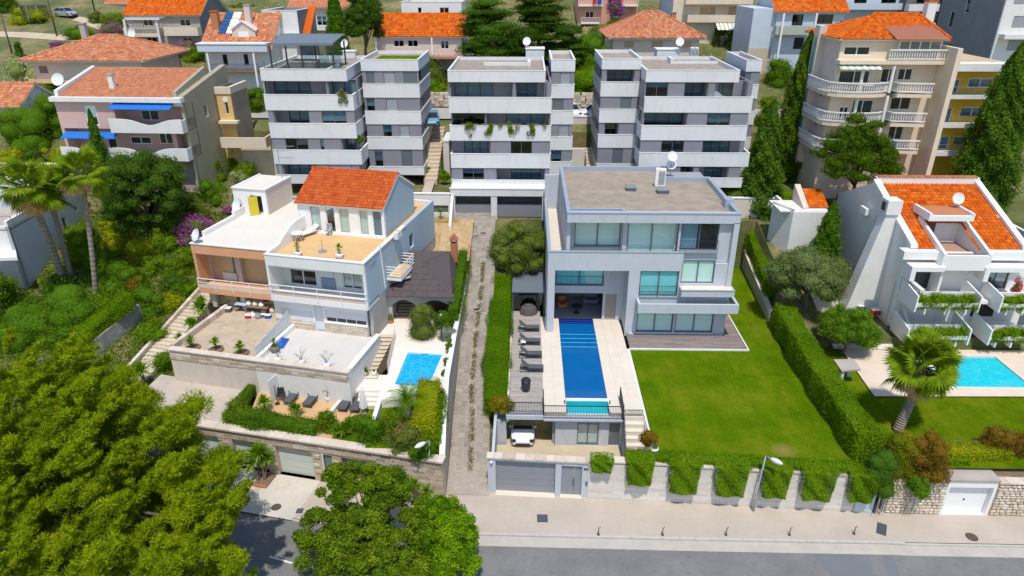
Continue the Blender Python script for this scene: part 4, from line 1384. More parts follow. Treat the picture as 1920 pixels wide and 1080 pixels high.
for i in range(7):sl.box(1.55,47.2,.5+i*.3,2.1,47.29,.7+i*.3)
sl.build('storage_shelf',steel_dark,cpt)
m=MB().face([(-2.1,37.5,.3),(8.7,37.0,.3),(8.7,42.1,.3),(-2.1,42.1,.3)]);m.face([(-1.3,42.1,.301),(2.3,42.1,.301),(2.3,47.4,.301),(-1.3,47.4,.301)])
struct('courtyard',m,court_floor)
st=thing('garden_stair','cream stone stair beside the lawn down to the courtyard','stairs',(8,41,.3))
for i in range(8):
 y1=42.0-i*.36
 MB().box(7.32,y1-.38,.1,8.72,y1,DZ-i*.37-.02).build('step',cream_stone,st)
MB().box(8.73,38.6,.1,8.95,42.05,3.1).build('side_wall',white,st)
MB().prism([(7.3,38.9),(7.32,38.9),(7.32,42.0),(7.3,42.0)],.3,[.9,.9,3.2,3.2]).build('string',villa_dark,st)
rail(st,(7.28,42.0,3.3),(7.28,39.1,.6),.9,steel_dark,14,'railing')
g=MB()
a,b=at(1166,795,y=41.9),at(1203,795,y=41.9)
gx0,gx1,gz=7.36,8.66,3.3
for i in range(9):
 x=gx0+(gx1-gx0)*i/8;x2=min(gx1,x+.32);x3=max(gx0,x-.32)
 g.bar((x,41.75,gz-.05),(x2,41.75,gz+.5),.022);g.bar((x,41.78,gz-.05),(x3,41.78,gz+.5),.022)
g.bar((gx0,41.76,gz+.52),(gx1,41.76,gz+.52),.04);g.bar((gx0,41.76,gz-.06),(gx1,41.76,gz-.06),.04)
g.build('lattice_gate',steel_dark,st)
rt=thing('terrace_railing','dark vertical-bar railing along the pool terrace edge','railing',(5,42.1,DZ))
rail(rt,(-1.2,41.75,DZ),(1.42,41.75,DZ),1.05,steel_dark,24)
rail(rt,(1.46,41.7,3.0),(7.2,41.7,3.0),1.15,steel_dark,50)
rail(rt,(7.24,41.7,3.0),(7.24,43.9,DZ),1.1,steel_dark,14)
rail(rt,(1.44,41.7,3.0),(1.44,43.5,DZ),1.1,steel_dark,12)
rc=thing('courtyard_railing','thin slanting railing in the courtyard before the wall','railing',(6,39,.3))
rail(rc,(5.3,38.0,.3),(7.2,39.6,.3),.95,plain('rail_paint',(.40,.36,.30),.5),14)
Y0=54.35
V=thing('villa','large flat-roofed grey villa with wide blinds-drawn windows above the lap pool','house',(10,60,DZ))
X0,X1,YB=1.95,17.75,69.0
wA=WF.rect(1201,508,1269,556,v=Y0);wB=WF.rect(1280,489,1337,532,v=Y0)
wG1=WF.rect(1195,586,1260,624,v=Y0);wG2=WF.rect(1268,586,1335,624,v=Y0)
lg=WF.rect(1041,507,1171,620,v=Y0)
def loc(h):return(h[0]-X0,h[1],h[2]-X0,h[3])
gz1=5.98
holes=[loc(wA),loc(wB),(wG1[0]-X0,DZ+.08,wG1[2]-X0,gz1),(wG2[0]-X0,DZ+.08,wG2[2]-X0,gz1),(lg[0]-X0,DZ-.3,lg[2]-X0,lg[3])]
wall(V,villa_grey,(X0,Y0),FRONT,X1-X0,DZ-.3,10.1,holes,.35)
O=(X0,Y0)
window(V,O,FRONT,loc(wA),2,alu_grey,pane_teal,.12,.09,blind_teal,.97,villa_cap)
window(V,O,FRONT,loc(wB),2,alu_grey,pane_clear,.12,.09,blind_teal,.97)
for h in(wG1,wG2):
 window(V,O,FRONT,(h[0]-X0,DZ+.08,h[2]-X0,gz1),2,alu_grey,pane_clear,.14,.09,blind_teal,.97,white,name='sliding_door')
a0,a1=wA[0],wA[2]
rail(V,(a0+.05,Y0-.06,wA[1]),(a1-.05,Y0-.06,wA[1]),1.0,steel_dark,26,'window_railing',.03,.015)
YL=56.85
wU=WF.rect(1042,508,1131,536,v=YL);wO=WF.rect(1040,549,1128,600,v=YL);wD=WF.rect(1136,551,1153,600,v=YL)
xl0,xl1=lg[0],lg[2]
wall(V,villa_grey,(xl0,YL),FRONT,xl1-xl0,DZ,lg[3],[(wU[0]-xl0,wU[1],wU[2]-xl0,wU[3]+.2),(max(wO[0]-xl0,.12),DZ,wO[2]-xl0,wO[3]),(wD[0]-xl0,DZ,wD[2]-xl0,wD[3])],.3,'loggia_wall')
window(V,(xl0,YL),FRONT,(wU[0]-xl0,wU[1],wU[2]-xl0,wU[3]+.2),2,alu_grey,pane_teal,.08,.1,blind_teal,.96)
rail(V,(wU[0],YL-.05,wU[1]),(wU[2],YL-.05,wU[1]),.95,steel_dark,28,'window_railing',.03,.015)
MB().box(wD[0]+.02,YL+.1,DZ+.03,wD[2]-.02,YL+.16,wD[3]-.02).build('door',plain('greige_door',(.30,.27,.24),.5,.04),V)
MB().box(xl0-.02,Y0+.35,DZ,xl0-.0,YL,lg[3]).build('loggia_side',villa_grey,V)
MB().box(xl1,Y0+.35,DZ,xl1+.02,YL,lg[3]).build('loggia_side',villa_grey,V)
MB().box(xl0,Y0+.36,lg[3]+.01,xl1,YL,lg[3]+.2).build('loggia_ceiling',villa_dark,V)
MB().box(X0+.3,YL+.3,DZ-.05,X1-.3,YB-.3,DZ+.02).box(X0+.3,YL+.3,6.4,X1-.3,YB-.3,6.6).box(9.0,Y0+.36,6.4,X1-.3,YL,6.6).build('floor_slab',floor_grey,V)
MB().box(xl0,YL+5.0,DZ,8.9,YL+5.2,6.4).build('partition',room_mid,V)
MB().box(X0+.2,Y0+.25,9.85,X1-.15,YB,10.1).build('terrace_slab',villa_grey,V)
pz=11.05
xt=WF.pt(1283,473,v=Y0).x
MB().box(X0,Y0,10.1,xt,Y0+.22,pz).build('parapet',villa_grey,V)
MB().box(X0-.03,Y0-.04,pz,xt,Y0+.26,pz+.07).build('coping',villa_cap,V)
MB().box(X0,Y0+.22,10.1,X0+.22,YB,pz).build('parapet',villa_grey,V)
MB().box(X0-.03,Y0+.26,pz,X0+.26,YB,pz+.07).build('coping',villa_cap,V)
MB().box(X0+.22,YB-.22,10.1,4.0,YB,pz).build('parapet',villa_grey,V)
for j in range(17):
 MB().box(X0+.23,Y0+.23+j*.84,10.1,4.0,Y0+.23+j*.84+.835,10.135).build('terrace_slab_stone',cream_stone,V)
for i in range(11):
 MB().box(4.005+i*.84,Y0+.23,10.1,4.005+i*.84+.835,56.1,10.135).build('terrace_slab_stone',cream_stone,V)
ZR=14.55;XL=3.75
w3a=WF.rect(1078,415,1163,452,v=56.0);w3b=WF.rect(1178,416,1266,465,v=55.3);w3c=WF.rect(1279,416,1344,469,v=Y0+.3)
wall(V,villa_grey,(XL,56.0),FRONT,8.55-XL,10.13,13.75,[(w3a[0]-XL,10.95,w3a[2]-XL,w3a[3])],.3,'top_wall')
window(V,(XL,56.0),FRONT,(w3a[0]-XL,10.95,w3a[2]-XL,w3a[3]),2,alu_grey,pane_clear,.08,.09,blind_teal,.98,villa_cap)
wall(V,villa_grey,(8.3,55.3),FRONT,12.9-8.3,10.13,13.75,[(w3b[0]-8.3,10.5,w3b[2]-8.3,w3b[3])],.3,'top_wall')
window(V,(8.3,55.3),FRONT,(w3b[0]-8.3,10.5,w3b[2]-8.3,w3b[3]),2,alu_grey,pane_clear,.04,.09,blind_teal,.98)
wall(V,villa_grey,(12.9,Y0+.3),FRONT,X1-.45-12.9,10.1,13.75,[(w3c[0]-12.9,11.2,w3c[2]-12.9,w3c[3])],.3,'top_wall')
window(V,(12.9,Y0+.3),FRONT,(w3c[0]-12.9,11.2,w3c[2]-12.9,w3c[3]),2,alu_grey,pane_dark,.08,.09,None)
bm=MB().box(w3c[0]+.12,Y0+.55,11.3,(w3c[0]+w3c[2])/2-.15,Y0+.58,w3c[3]-.1).build('curtain',blind_teal,V)
MB().box(w3c[0]-.1,Y0-.02,11.1,w3c[2]+.1,Y0+.3,11.19).build('sill',villa_cap,V)
rail(V,(w3c[0],Y0+.02,11.2),(w3c[2],Y0+.02,11.2),.95,steel_dark,24,'window_railing',.03,.015)
MB().box(12.75,55.25,10.1,12.9,56.2,13.75).box(8.3,55.6,10.1,8.5,56.0,13.75).build('return_wall',villa_grey,V)
MB().box(X1-.45,Y0-.12,8.05,X1,Y0+1.0,13.8).build('frame_pier',villa_grey,V)
MB().box(XL-.3,Y0-.12,13.75,X1,Y0+.6,ZR).build('roof_beam',villa_grey,V)
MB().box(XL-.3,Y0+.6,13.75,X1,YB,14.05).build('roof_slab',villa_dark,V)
wall(V,villa_grey,(X1-.0,Y0+.35),(0.0,1.0),65.2-Y0-.35,DZ-.2,13.75,[(3,7.2,4.2,9),(7,10.9,8.4,12.6)],.3,'side_wall')
wall(V,villa_grey,(X0,YB),(0.0,-1.0),YB-Y0-.35,DZ-.2,9.85,[(6,6.8,7,8.4)],.3,'side_wall')
wall(V,villa_grey,(XL-.25,YB),(0.0,-1.0),YB-Y0-.5,10.1,13.75,[(4,10.9,5,12.5)],.3,'side_wall')
MB().box(X0,YB-.3,DZ,X1,YB,13.75).build('rear_wall',villa_grey,V)
MB().box(XL-.1,Y0+.6,14.05,X1-.2,65.0,14.18).box(XL-.1,65.0,14.05,13.3,YB-.2,14.18).build('roof_covering',gravel,V)
for q in((XL-.34,Y0-.16,X1+.04,Y0+.14),(XL-.34,Y0+.14,XL-.02,YB),(X1-.28,Y0+.14,X1+.04,65.3),(13.3,65.0,X1-.28,65.3),(XL-.02,YB-.3,13.6,YB),(13.3,65.3,13.6,YB-.3)):
 MB().box(q[0],q[1],14.05 if q[1]>Y0 else ZR-.01,q[2],q[3],ZR+.08).build('coping',villa_cap,V)
q0=WF.pt(1075,383,w=ZR);q1=WF.pt(1172,383,w=ZR)
MB().box(XL-.02,55.3,14.18,8.3,55.55,ZR+.06).build('coping',villa_cap,V)
MB().box(8.05,Y0+.14,14.18,8.3,55.3,ZR+.05).build('coping',villa_cap,V)
MB().box(XL,Y0+.15,14.1,8.05,55.3,14.15).build('roof_recess',villa_dark,V)
def boxat(px,py,z,w,d,h):
 p=at(px,py,z=z);return p.x-w/2,p.y,z,p.x+w/2,p.y+d,z+h
for(px,py,w,lb)in((1184,359,.85,'l'),(1244,364,1.0,'r')):
 x0,y0,z0,x1,y1,z1=boxat(px,py,14.18,w,.9,.42)
 o=MB().box(x0,y0,z0,x1,y1,z1-.12).build('roof_vent',alu_grey,V)
 MB().box(x0-.07,y0-.07,z1-.118,x1+.07,y1+.07,z1).build('vent_cap',galv,o)
x0,y0,z0,x1,y1,z1=boxat(1368,392,14.18,.7,1.3,.75)
MB().box(x0,y0+.2,z0,x1,y1,z1).build('roof_box',villa_cap,V)
x0,y0,z0,x1,y1,z1=boxat(1237,351,14.18,.95,.45,1.75)
ac=thing('air_conditioner','tall white twin-fan air conditioner on the grey villa roof','air conditioner',((x0+x1)/2,y0,z0))
MB().box(x0,y0,z0+.1,x1,y1,z1).build('casing',white_clean,ac)
gr=MB()
for i in range(11):gr.box(x0+.28,y0-.012,z0+.25+i*.12,x1-.08,y0,z0+.33+i*.12)
gr.build('grille',block_dark,ac)
MB().box(x0,y0,z0,x1,y0+.1,z0+.1).box(x0,y1-.1,z0,x1,y1,z0+.1).build('foot',galv,ac)
def dish(label,p,r,aim=(-.35,-.8,.4),h=1.0,group='satellite dishes'):
 p=Vector(p)
 t=thing('satellite_dish',label,'satellite dish',p,0,None)
 a=Vector(aim).normalized()
 MB().tube([p,p+Vector((0,0,h))],.035,7).build('mast',galv,t)
 c=p+Vector((0,0,h))+a*.15
 u=a.cross(Vector((0,0,1))).normalized();v=u.cross(a).normalized()
 m=MB();rings=[]
 for i in range(5):
  q=i/4
  rings.append([c+(u*math.cos(6.2832*j/16)+v*1.08*math.sin(6.2832*j/16))*r*q+a*(q*q*r*.28)for j in range(16)])
 for i in range(4):
  for j in range(16):
   m.face([rings[i][j],rings[i+1][j],rings[i+1][(j+1)%16],rings[i][(j+1)%16]])
   o_=-a*.02
   m.face([rings[i][(j+1)%16]+o_,rings[i+1][(j+1)%16]+o_,rings[i+1][j]+o_,rings[i][j]+o_])
 m.build('reflector',dish_mat,t,True)
 f=c+a*r*1.05-v*r*.25
 MB().bar(c-v*r*.9,f,.025).build('feed_arm',galv,t)
 MB().tube([f,f-a*.12],.05,7).build('feed_horn',dish_mat,t)
q=at(1256,330,z=14.2)
dish('white satellite dish beside the air conditioner on the grey villa',(q.x,q.y,14.2),.48,(.1,-.8,.5),1.9)
dish('second lower dish beside the villa air conditioner',(q.x+.1,q.y+.3,14.2),.5,(-.1,-.6,.7),.9)
bz0,bz1=6.0,6.85
bx0,bx1=9.7,18.3;by0=53.0
MB().box(bx0,by0,bz0,bx1,by0+.22,bz1).build('balcony_front',villa_grey,V)
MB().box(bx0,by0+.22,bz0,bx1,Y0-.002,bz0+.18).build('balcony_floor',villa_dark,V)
MB().box(bx0,by0+.22,bz0+.18,bx0+.22,Y0-.002,bz1).box(bx1-.22,by0+.22,bz0+.18,bx1,Y0+.9,bz1).build('balcony_side',villa_grey,V)
b0,b1=at(1278,533,y=53.6),at(1366,553,y=53.6)
MB().box(13.35,53.3,8.0-.55,X1+.1,Y0-.003,8.0).build('upper_balcony',villa_grey,V)
MB().box(13.42,53.36,8.002,X1+.04,Y0-.01,8.03).build('upper_balcony_floor',cream_stone,V)
MB().box(13.33,53.26,8.002,X1+.12,53.35,8.09).box(X1+.04,53.36,8.002,X1+.12,Y0-.003,8.09).build('upper_balcony_kerb',villa_cap,V)
MB().box(9.3,Y0-.25,DZ-.1,9.72,Y0-.002,DZ+.1).build('plinth',villa_grey,V)
for x,z in((11.5,6.95),(14.9,7.0),(16.2,10.6)):
 MB().tube([(x,Y0-.002,z),(x,Y0-.07,z)],.06,8).build('wall_lamp',steel_dark,V)
q=at(1018,443,x=X0)
MB().box(X0-.9,q.y-.3,q.z-.1,X0-.002,q.y+1.3,q.z+.02).build('canopy',cream_stone,V)
MB().bar((X0-.06,Y0+.4,3.4),(X0-.06,Y0+.4,11.0),.09).build('downpipe',galv,V)
dk=thing('garden_deck','brown timber deck in front of the villa garden doors','deck',(14,52.5,DZ))
MB().box(9.05,51.6,3.0,19.1,Y0-.26,DZ-.03).box(17.78,Y0-.26,3.0,19.1,58.0,DZ-.03).build('frame',timber_dark,dk)
dm=MB();y=51.62
while y<57.9:
 xa=9.06 if y<Y0-.4 else 17.8
 x=xa
 while x<19.05:
  L=min(rnd.uniform(1.5,3.4),19.06-x)
  dm.box(x+.002,y+.003,DZ-.03,x+L-.002,y+.137,DZ+.02+rnd.uniform(-.002,.003),rnd.random());x+=L
 y+=.14
stuff('deck_boards',dm,wood_brown,dk)
MB().box(9.0,51.46,3.0,19.22,51.6,DZ+.05).box(19.1,51.6,3.0,19.22,58.0,DZ+.05).build('edging',white,dk)
pg=thing('pergola','grey sheet canopy with glazed front at the end of the sun deck','pergola',(.3,58,DZ))
MB().prism([(-1.2,57.4),(1.88,57.4),(1.88,61.5),(-1.2,61.5)],[5.75,5.75,5.95,5.95],[5.85,5.85,6.05,6.05]).build('roof',canopy_grey,pg)
for x in(-1.12,1.8):MB().box(x-.05,57.5,DZ,x+.05,57.6,5.75).build('post',alu_grey,pg)
f=MB().box(-1.1,58.6,DZ,1.85,58.66,DZ+.08).box(-1.1,58.6,5.6,1.85,58.66,5.74)
for i in range(5):f.box(-1.1+i*.72,58.6,DZ+.08,-1.04+i*.72,58.66,5.6)
fo=f.build('glazing_frame',steel_dark,pg)
for i in range(4):MB().box(-1.04+i*.72,58.62,DZ+.08,-.38+i*.72,58.635,5.6).build('pane',pane_dark,fo)
MB().box(-1.15,61.3,DZ,1.88,61.45,5.9).build('rear_wall',block_dark,pg)
fc=thing('yard_fence','pale slatted yard fence below the big olive tree','fence',(0,62,4))
for i in range(20):
 MB().box(-2.9+i*.24,62.2,3.3,-2.9+i*.24+.2,62.24,6.2+rnd.uniform(-.04,.04)).build('slat',shutter_grey,fc)
MB().box(-2.95,62.25,5.8,1.9,62.3,5.9).box(-2.95,62.25,4.2,1.9,62.3,4.3).build('rail',steel_dark,fc)
def deck_lounger(loc):
 t=thing('sun_lounger','x','sun lounger',loc,0,'black sun loungers on the grey deck')
 AUTH[t.name]=Matrix.Identity(4)
 m=MB()
 for y in(-.32,.32):
  m.bar((-.95,y,.33),(.95,y,.33),.045);m.bar((-.95,y,.05),(.95,y,.05),.03)
  for x in(-.93,-.3,.3,.93):m.bar((x,y,0),(x,y,.33),.035)
 for x in(-.93,.93):m.bar((x,-.32,.33),(x,.32,.33),.045)
 m.build('frame',steel_dark,t)
 MB().box(-.25,-.3,.34,.92,.3,.40).build('seat',sling,t)
 MB().prism([(-.85,-.3),(-.25,-.3),(-.25,.3),(-.85,.3)],[.9,.36,.36,.9],[.96,.42,.42,.96]).build('backrest',sling,t)
 MB().bar((-.7,0,.34),(-.78,0,.85),.03).build('strut',steel_dark,t)
 return t
spots=[(1011,622,'farthest from the railing'),(1013,647,'second from the covered table'),(1016,672,'third from the covered table'),(1019,698,'nearest the barrel grill')]
first=None
for px,py,lb in spots:
 q=at(px,py,z=DZ+.02);loc_=(q.x-.95,q.y+.3,DZ+.01)
 lbl='black framed sun lounger on the grey deck, the one '+lb
 if first is None:first=deck_lounger(loc_);first['label']=lbl
 else:copy_thing(first,loc_,R(rnd.uniform(-2,2)),lbl)
for i,(px,py)in enumerate(((985,648),(988,690))):
 q=at(px-4,py,z=DZ)
 t=thing('side_table',('small pale side table between the farther loungers','small pale side table between the nearer loungers')[i],'table',(q.x,q.y,DZ),0,'side tables on the deck')
 MB().box(q.x-.22,q.y-.2,DZ+.38,q.x+.22,q.y+.2,DZ+.42).build('top',white_clean,t)
 for sx in(-.18,.18):
  for sy in(-.16,.16):MB().bar((q.x+sx,q.y+sy,DZ),(q.x+sx,q.y+sy,DZ+.38),.03).build('leg',galv,t)
q=at(986,738,z=DZ)
t=thing('barrel_grill','black round barrel grill by the deck railing','grill',(q.x,q.y+.35,DZ))
cx,cy=q.x,q.y+.35
MB().lathe((cx,cy,DZ+.12),[(.26,0),(.34,.25),(.36,.55),(.33,.8)],16).build('barrel',steel_dark,t,True)
MB().lathe((cx,cy,DZ+.925),[(.38,0),(.39,.05),(.3,.18),(.12,.24)],16).build('lid',rubber,t,True)
for a in(0,2.1,4.2):MB().bar((cx+.22*math.cos(a),cy+.22*math.sin(a),DZ),(cx+.22*math.cos(a),cy+.22*math.sin(a),DZ+.15),.05).build('leg',steel_dark,t)
MB().bar((cx-.12,cy-.4,DZ+1.0),(cx+.12,cy-.4,DZ+1.0),.03).build('handle',galv,t)
q=at(991,592,z=DZ)
cx,cy=q.x,q.y+.55
t=thing('covered_table','round garden table and chairs under a dark cloth cover','covered table',(cx,cy,DZ))
m=MB();prof=[(.8,.02),(.78,.25),(.72,.5),(.62,.74),(.45,.8),(.4,.98),(.12,1.02)]
base_n=28
for i in range(len(prof)-1):
 for j in range(base_n):
  def vv(i_,j_):
   r,z=prof[i_];a=6.2832*j_/base_n
   r*=1+(.09 if i_<4 else 0)*math.sin(a*9)*(1-i_/5)+.05*math.sin(a*2+1)
   return(cx+r*math.cos(a),cy+r*.9*math.sin(a),DZ+z)
  m.face([vv(i,j),vv(i,j+1),vv(i+1,j+1),vv(i+1,j)])
m.face([vv(len(prof)-1,j)for j in range(base_n)])
m.build('cloth_cover',cover_cloth,t,True)
for a in(0.7,2.3,3.9,5.5):MB().bar((cx+.5*math.cos(a),cy+.5*math.sin(a),DZ),(cx+.5*math.cos(a),cy+.5*math.sin(a),DZ+.6),.05).build('leg',timber_dark,t)
for i,(x,z_,w,lb,mt)in enumerate(((3.6,.45,.8,'red-brown armchair just inside the villa opening',terracotta),(6.4,.45,1.4,'dark sofa deep inside the villa opening',block_dark))):
 y=YL+2.2+i
 t=thing('armchair' if i==0 else 'sofa',lb,'seat',(x,y,DZ))
 MB().box(x-w/2,y,DZ+.12,x+w/2,y+.8,DZ+.45).build('seat',mt,t)
 MB().box(x-w/2,y+.81,DZ+.12,x+w/2,y+1.0,DZ+.95).build('backrest',mt,t)
 for s in(-1,1):MB().box(x+s*w/2-.08,y,DZ+.46,x+s*w/2+.08,y+.8,DZ+.65).build('armrest',mt,t)
 MB().box(x-w/2+.05,y+.05,DZ+.02,x+w/2-.05,y+.15,DZ+.11).build('foot',steel_dark,t)
t=thing('dining_table','dark round table inside the villa opening','table',(4.9,YL+1.4,DZ))
MB().lathe((4.9,YL+1.4,DZ+.7),[(.55,0),(.55,.04)],18).build('top',steel_dark,t)
MB().lathe((4.9,YL+1.4,DZ+.02),[(.3,0),(.06,.05),(.05,.67)],12).build('pedestal',steel_dark,t)
def car(label,loc,rz,paint,L=4.25,group=None):
 """Hatchback: lofted body, glasshouse, wheels, lamps. Front towards -y of its own axes."""
 t=thing('parked_car',label,'car',loc,rz,group)
 AUTH[t.name]=Matrix.Identity(4)
 W=.91
 st=[(-.50,.60,.62,.32,.52,.58),(-.47,.78,.76,.24,.62,.70),(-.36,.88,.87,.20,.72,.84),(-.22,.90,.90,.19,.80,.95),(.0,.90,.91,.19,.86,.98),(.25,.90,.91,.19,.88,1.0),(.40,.89,.89,.22,.90,1.02),(.47,.82,.80,.30,.88,.98),(.50,.66,.66,.42,.80,.88)]
 m=MB();secs=[]
 for(q,a,b,z0,z1,z2)in st:
  y=q*L
  secs.append([(-a,y,z0),(-b,y,(z0+z1)/2),(-b*.985,y,z1),(-b*.72,y,z2),(b*.72,y,z2),(b*.985,y,z1),(b,y,(z0+z1)/2),(a,y,z0)])
 for s0,s1 in zip(secs,secs[1:]):
  for i in range(8):
   m.face([s0[i],s0[(i+1)%8],s1[(i+1)%8],s1[i]])
 m.face(secs[0][::-1]);m.face(secs[-1])
 m.build('body',paint,t,True)
 def gh(y0,y1,y2,y3,w0,w1,zb,zt):
  return[(-w0,y0,zb),(w0,y0,zb),(w0,y3,zb),(-w0,y3,zb),(-w1,y1,zt),(w1,y1,zt),(w1,y2,zt),(-w1,y2,zt)]
 g=gh(-.24*L,-.08*L,.30*L,.46*L,.80,.62,.93,1.47)
 m=MB()
 m.face([g[0],g[1],g[5],g[4]]);m.build('windscreen',car_glass,t)
 m=MB();m.face([g[1],g[2],g[6],g[5]]);m.face([g[3],g[0],g[4],g[7]]);m.build('side_window',car_glass,t)
 m=MB();m.face([g[2],g[3],g[7],g[6]]);m.build('rear_window',car_glass,t)
 m=MB();z=1.475
 m.box(-.63,-.085*L,z-.03,.63,.31*L,z+.035);m.build('roof',paint,t)
 m=MB()
 for s in(-1,1):
  m.bar((s*.80,-.24*L,.94),(s*.625,-.08*L,1.47),.05);m.bar((s*.80,.46*L,.94),(s*.625,.30*L,1.47),.07);m.bar((s*.81,.1*L,.93),(s*.635,.1*L,1.47),.05)
 m.build('pillar',paint,t)
 for s in(-1,1):
  m=MB();m.box(s*.50,-.497*L,.55,s*.82,-.455*L,.70);m.build('headlight',car_glass,t)
  m=MB();m.box(s*.55,.475*L,.72,s*.82,.497*L,.86);m.build('tail_light',red_thing,t)
  m=MB();m.box(s*.86,-.2*L,.95,s*1.03,-.165*L,1.08);m.build('door_mirror',paint,t)
  for y in(-.31*L,.30*L):
   w=MB();w.tube([(s*.72,y,.32),(s*.915,y,.32)],.32,18);wo=w.build('wheel',rubber,t)
   r=MB();r.tube([(s*.90,y,.32),(s*.925,y,.32)],.21,12);r.build('rim',galv,wo)
 MB().box(-.55,-.503*L,.28,.55,-.48*L,.45).build('grille',steel_dark,t)
 return t
q=at(980,838,z=.3)
car('white hatchback parked nose-out in the carport under the deck',(q.x,q.y+1.95,.3),0,car_white,4.25)
a_,b_=Vector((-18.45,38.92,0)),Vector((-9.0,36.98,0))
FLG=Frame((a_.x,a_.y,0),math.atan2(b_.y-a_.y,b_.x-a_.x))
LGW=thing('garage','long warm-stone garage row with pale green doors under the left terraces','garage',FLG.loc,FLG.rz,None,True)
def U(px,py=860):return FLG.pt(px,py,v=0).x
d1=(FLG.pt(436,840,v=0).x,FLG.pt(503,875,v=0).x);d2=(FLG.pt(517,850,v=0).x,FLG.pt(589,888,v=0).x)
d0=(FLG.pt(330,835,v=0).x,FLG.pt(414,850,v=0).x);dg_=(FLG.pt(605,855,v=0).x,FLG.pt(624,880,v=0).x);wn_=(FLG.pt(638,860,v=0).x,FLG.pt(700,870,v=0).x)
u_end=FLG.pt(831,920,v=0).x
TOPG=3.3
holes=[(d0[0]+12,.0,d0[1]+12,2.45),(d1[0]+12,.0,d1[1]+12,2.45),(d2[0]+12,0,d2[1]+12,2.45),(dg_[0]+12,.05,dg_[1]+12,2.4),(wn_[0]+12,.9,wn_[1]+12,2.4)]
wall(LGW,plain('garage_mortar',(.50,.40,.30),.9,.12),(-12,.06),FRONT,u_end+12,-.2,TOPG,holes,.5)
rnd=random.Random(31)
green_door=plain('pale_green_door',(.56,.60,.56),.55,.04)
for(u0,u1)in(d0,d1,d2):
 for i in range(4):
  MB().box(u0+.02,.34,.02+i*.61,u1-.02,.40,.61+i*.61-.014).build('garage_door_panel',green_door,LGW)
 MB().box(u0,.41,.0,u1,.44,2.45).build('door_back',steel_dark,LGW)
dr=MB().box(dg_[0]+.02,.2,.06,dg_[1]-.02,.26,2.38).build('gate',plain('green_gate',(.16,.22,.21),.5,.06),LGW)
MB().box(dg_[0]-.1,.02,.05,dg_[0],.3,2.4).build('gate_jamb',white,LGW)
MB().box((dg_[1])+.25,-.02,1.4,dg_[1]+.55,.05,1.75).build('letter_box',white_clean,LGW)
MB().box(wn_[0],.3,.9,wn_[1],.34,2.4).build('window_shutter',alu_grey,LGW)
cells=[];z=.02
while z<TOPG-.05:
 h=rnd.choice((.22,.26,.3));u=-11.9
 while u<u_end-.1:
  w=rnd.uniform(.35,.75);u1=min(u+w,u_end)
  if not any(u<hh[2]-12 and u1>hh[0]-12 and z<hh[3]and z+h>hh[1]for hh in holes):
   cells.append((u,z,u1,min(z+h,TOPG)))
  u=u1
 z+=h
rest=MB()
for i,c in enumerate(sorted(cells,key=lambda c:(-(c[0]>-3.5),-c[1]))):
 tq=min(max(rnd.gauss(.45,.28),0),1);o_=rnd.uniform(-.02,.02)
 if i<240:MB().box(c[0]+.008,-.0+o_,c[1]+.008,c[2]-.008,.07,c[3]-.008,tq).build('stone_block',stone_mix,LGW)
 else:rest.box(c[0]+.008,o_,c[1]+.008,c[2]-.008,.07,c[3]-.008,tq)
stuff('stone_blocks',rest,stone_mix,LGW)
u=-12
while u<u_end:
 L=min(rnd.uniform(.8,1.4),u_end-u+.1)
 MB().box(u+.006,-.14,TOPG,u+L-.006,.6,TOPG+.13+rnd.uniform(0,.015),rnd.uniform(.3,1)).build('coping_stone',coping_mat,LGW);u+=L
dv=thing('driveway','pale concrete driveway before the left garage door','driveway',FLG.world((d2[0],-1,0)),0)
m=MB()
for(u0,u1,e)in((d2[0]-.3,d2[1]+.4,.005),(d1[0]-.6,d1[1]-.1,.006)):
 w=[FLG.world(p)for p in((u0,0,e),(u0-.5,-3.9,e),(u1-.1,-3.9,e),(u1,0,e))]
 m.face([tuple(q)for q in w])
m.build('slab',plain('driveway_concrete',(.58,.53,.46),.85,.1,.5,8,stain=(.36,.32,.28),stain_amt=.5),dv)
pl=thing('planter','brick-edged planting bed with two yuccas between the garage doors','planter',FLG.world((d2[0]-.7,-.8,0)),FLG.rz,None,False)
AUTH[pl.name]=Matrix.Identity(4)
for i in range(4):
 MB().box(-.55+i*.28,-.75,0,-.29+i*.28,-.6,.16).build('brick',terracotta,pl)
MB().box(-.55,-.6,0,.55,.6,.1).build('soil',soil,pl)
TZ=3.36
def fl(u,v,z):
 q=FLG.world((u,v,z));return(q.x,q.y,z)
m=MB().face([fl(-11.5,.5,TZ-.02),fl(d1[0]+.9,.5,TZ-.02),(-21.5,44.5,TZ-.02),(-29.2,46.6,TZ-.02)])
struct('drive_court',m,plain('drive_court_concrete',(.49,.425,.355),.9,.1,.4,8,stain=(.33,.29,.245),stain_amt=.6))
m=MB().face([fl(d1[0]+.9,.62,TZ-.03),fl(5.0,.62,TZ-.03),(-11.4,42.9,TZ-.03),(-20.5,44.4,TZ-.03)])
struct('sunbed_terrace',m,plain('ochre_terrace',(.58,.36,.185),.85,.1,.6,8,stain=(.46,.32,.2),stain_amt=.5))
def bedz(y):return min(5.45,max(3.34,3.4+(y-37.6)*.66))
def bp(px,py):
 d=ray(px,py);t=30.0
 while CAMH+d[2]*t>bedz(d[1]*t):t+=.04
 return Vector((d[0]*t,d[1]*t,CAMH+d[2]*t))
m=MB()
bx_=[(-10.9,-6.0),(-10.4,-5.9),(-10.0,-5.75),(-9.95,-5.75)]
for i_,(ya_,yb_)in enumerate(((37.3,38.3),(38.3,39.3),(39.3,40.2))):
 m.face([(bx_[i_][0],ya_,bedz(ya_)),(bx_[i_][1],ya_,bedz(ya_)),(bx_[i_+1][1],yb_,bedz(yb_)),(bx_[i_+1][0],yb_,bedz(yb_))])
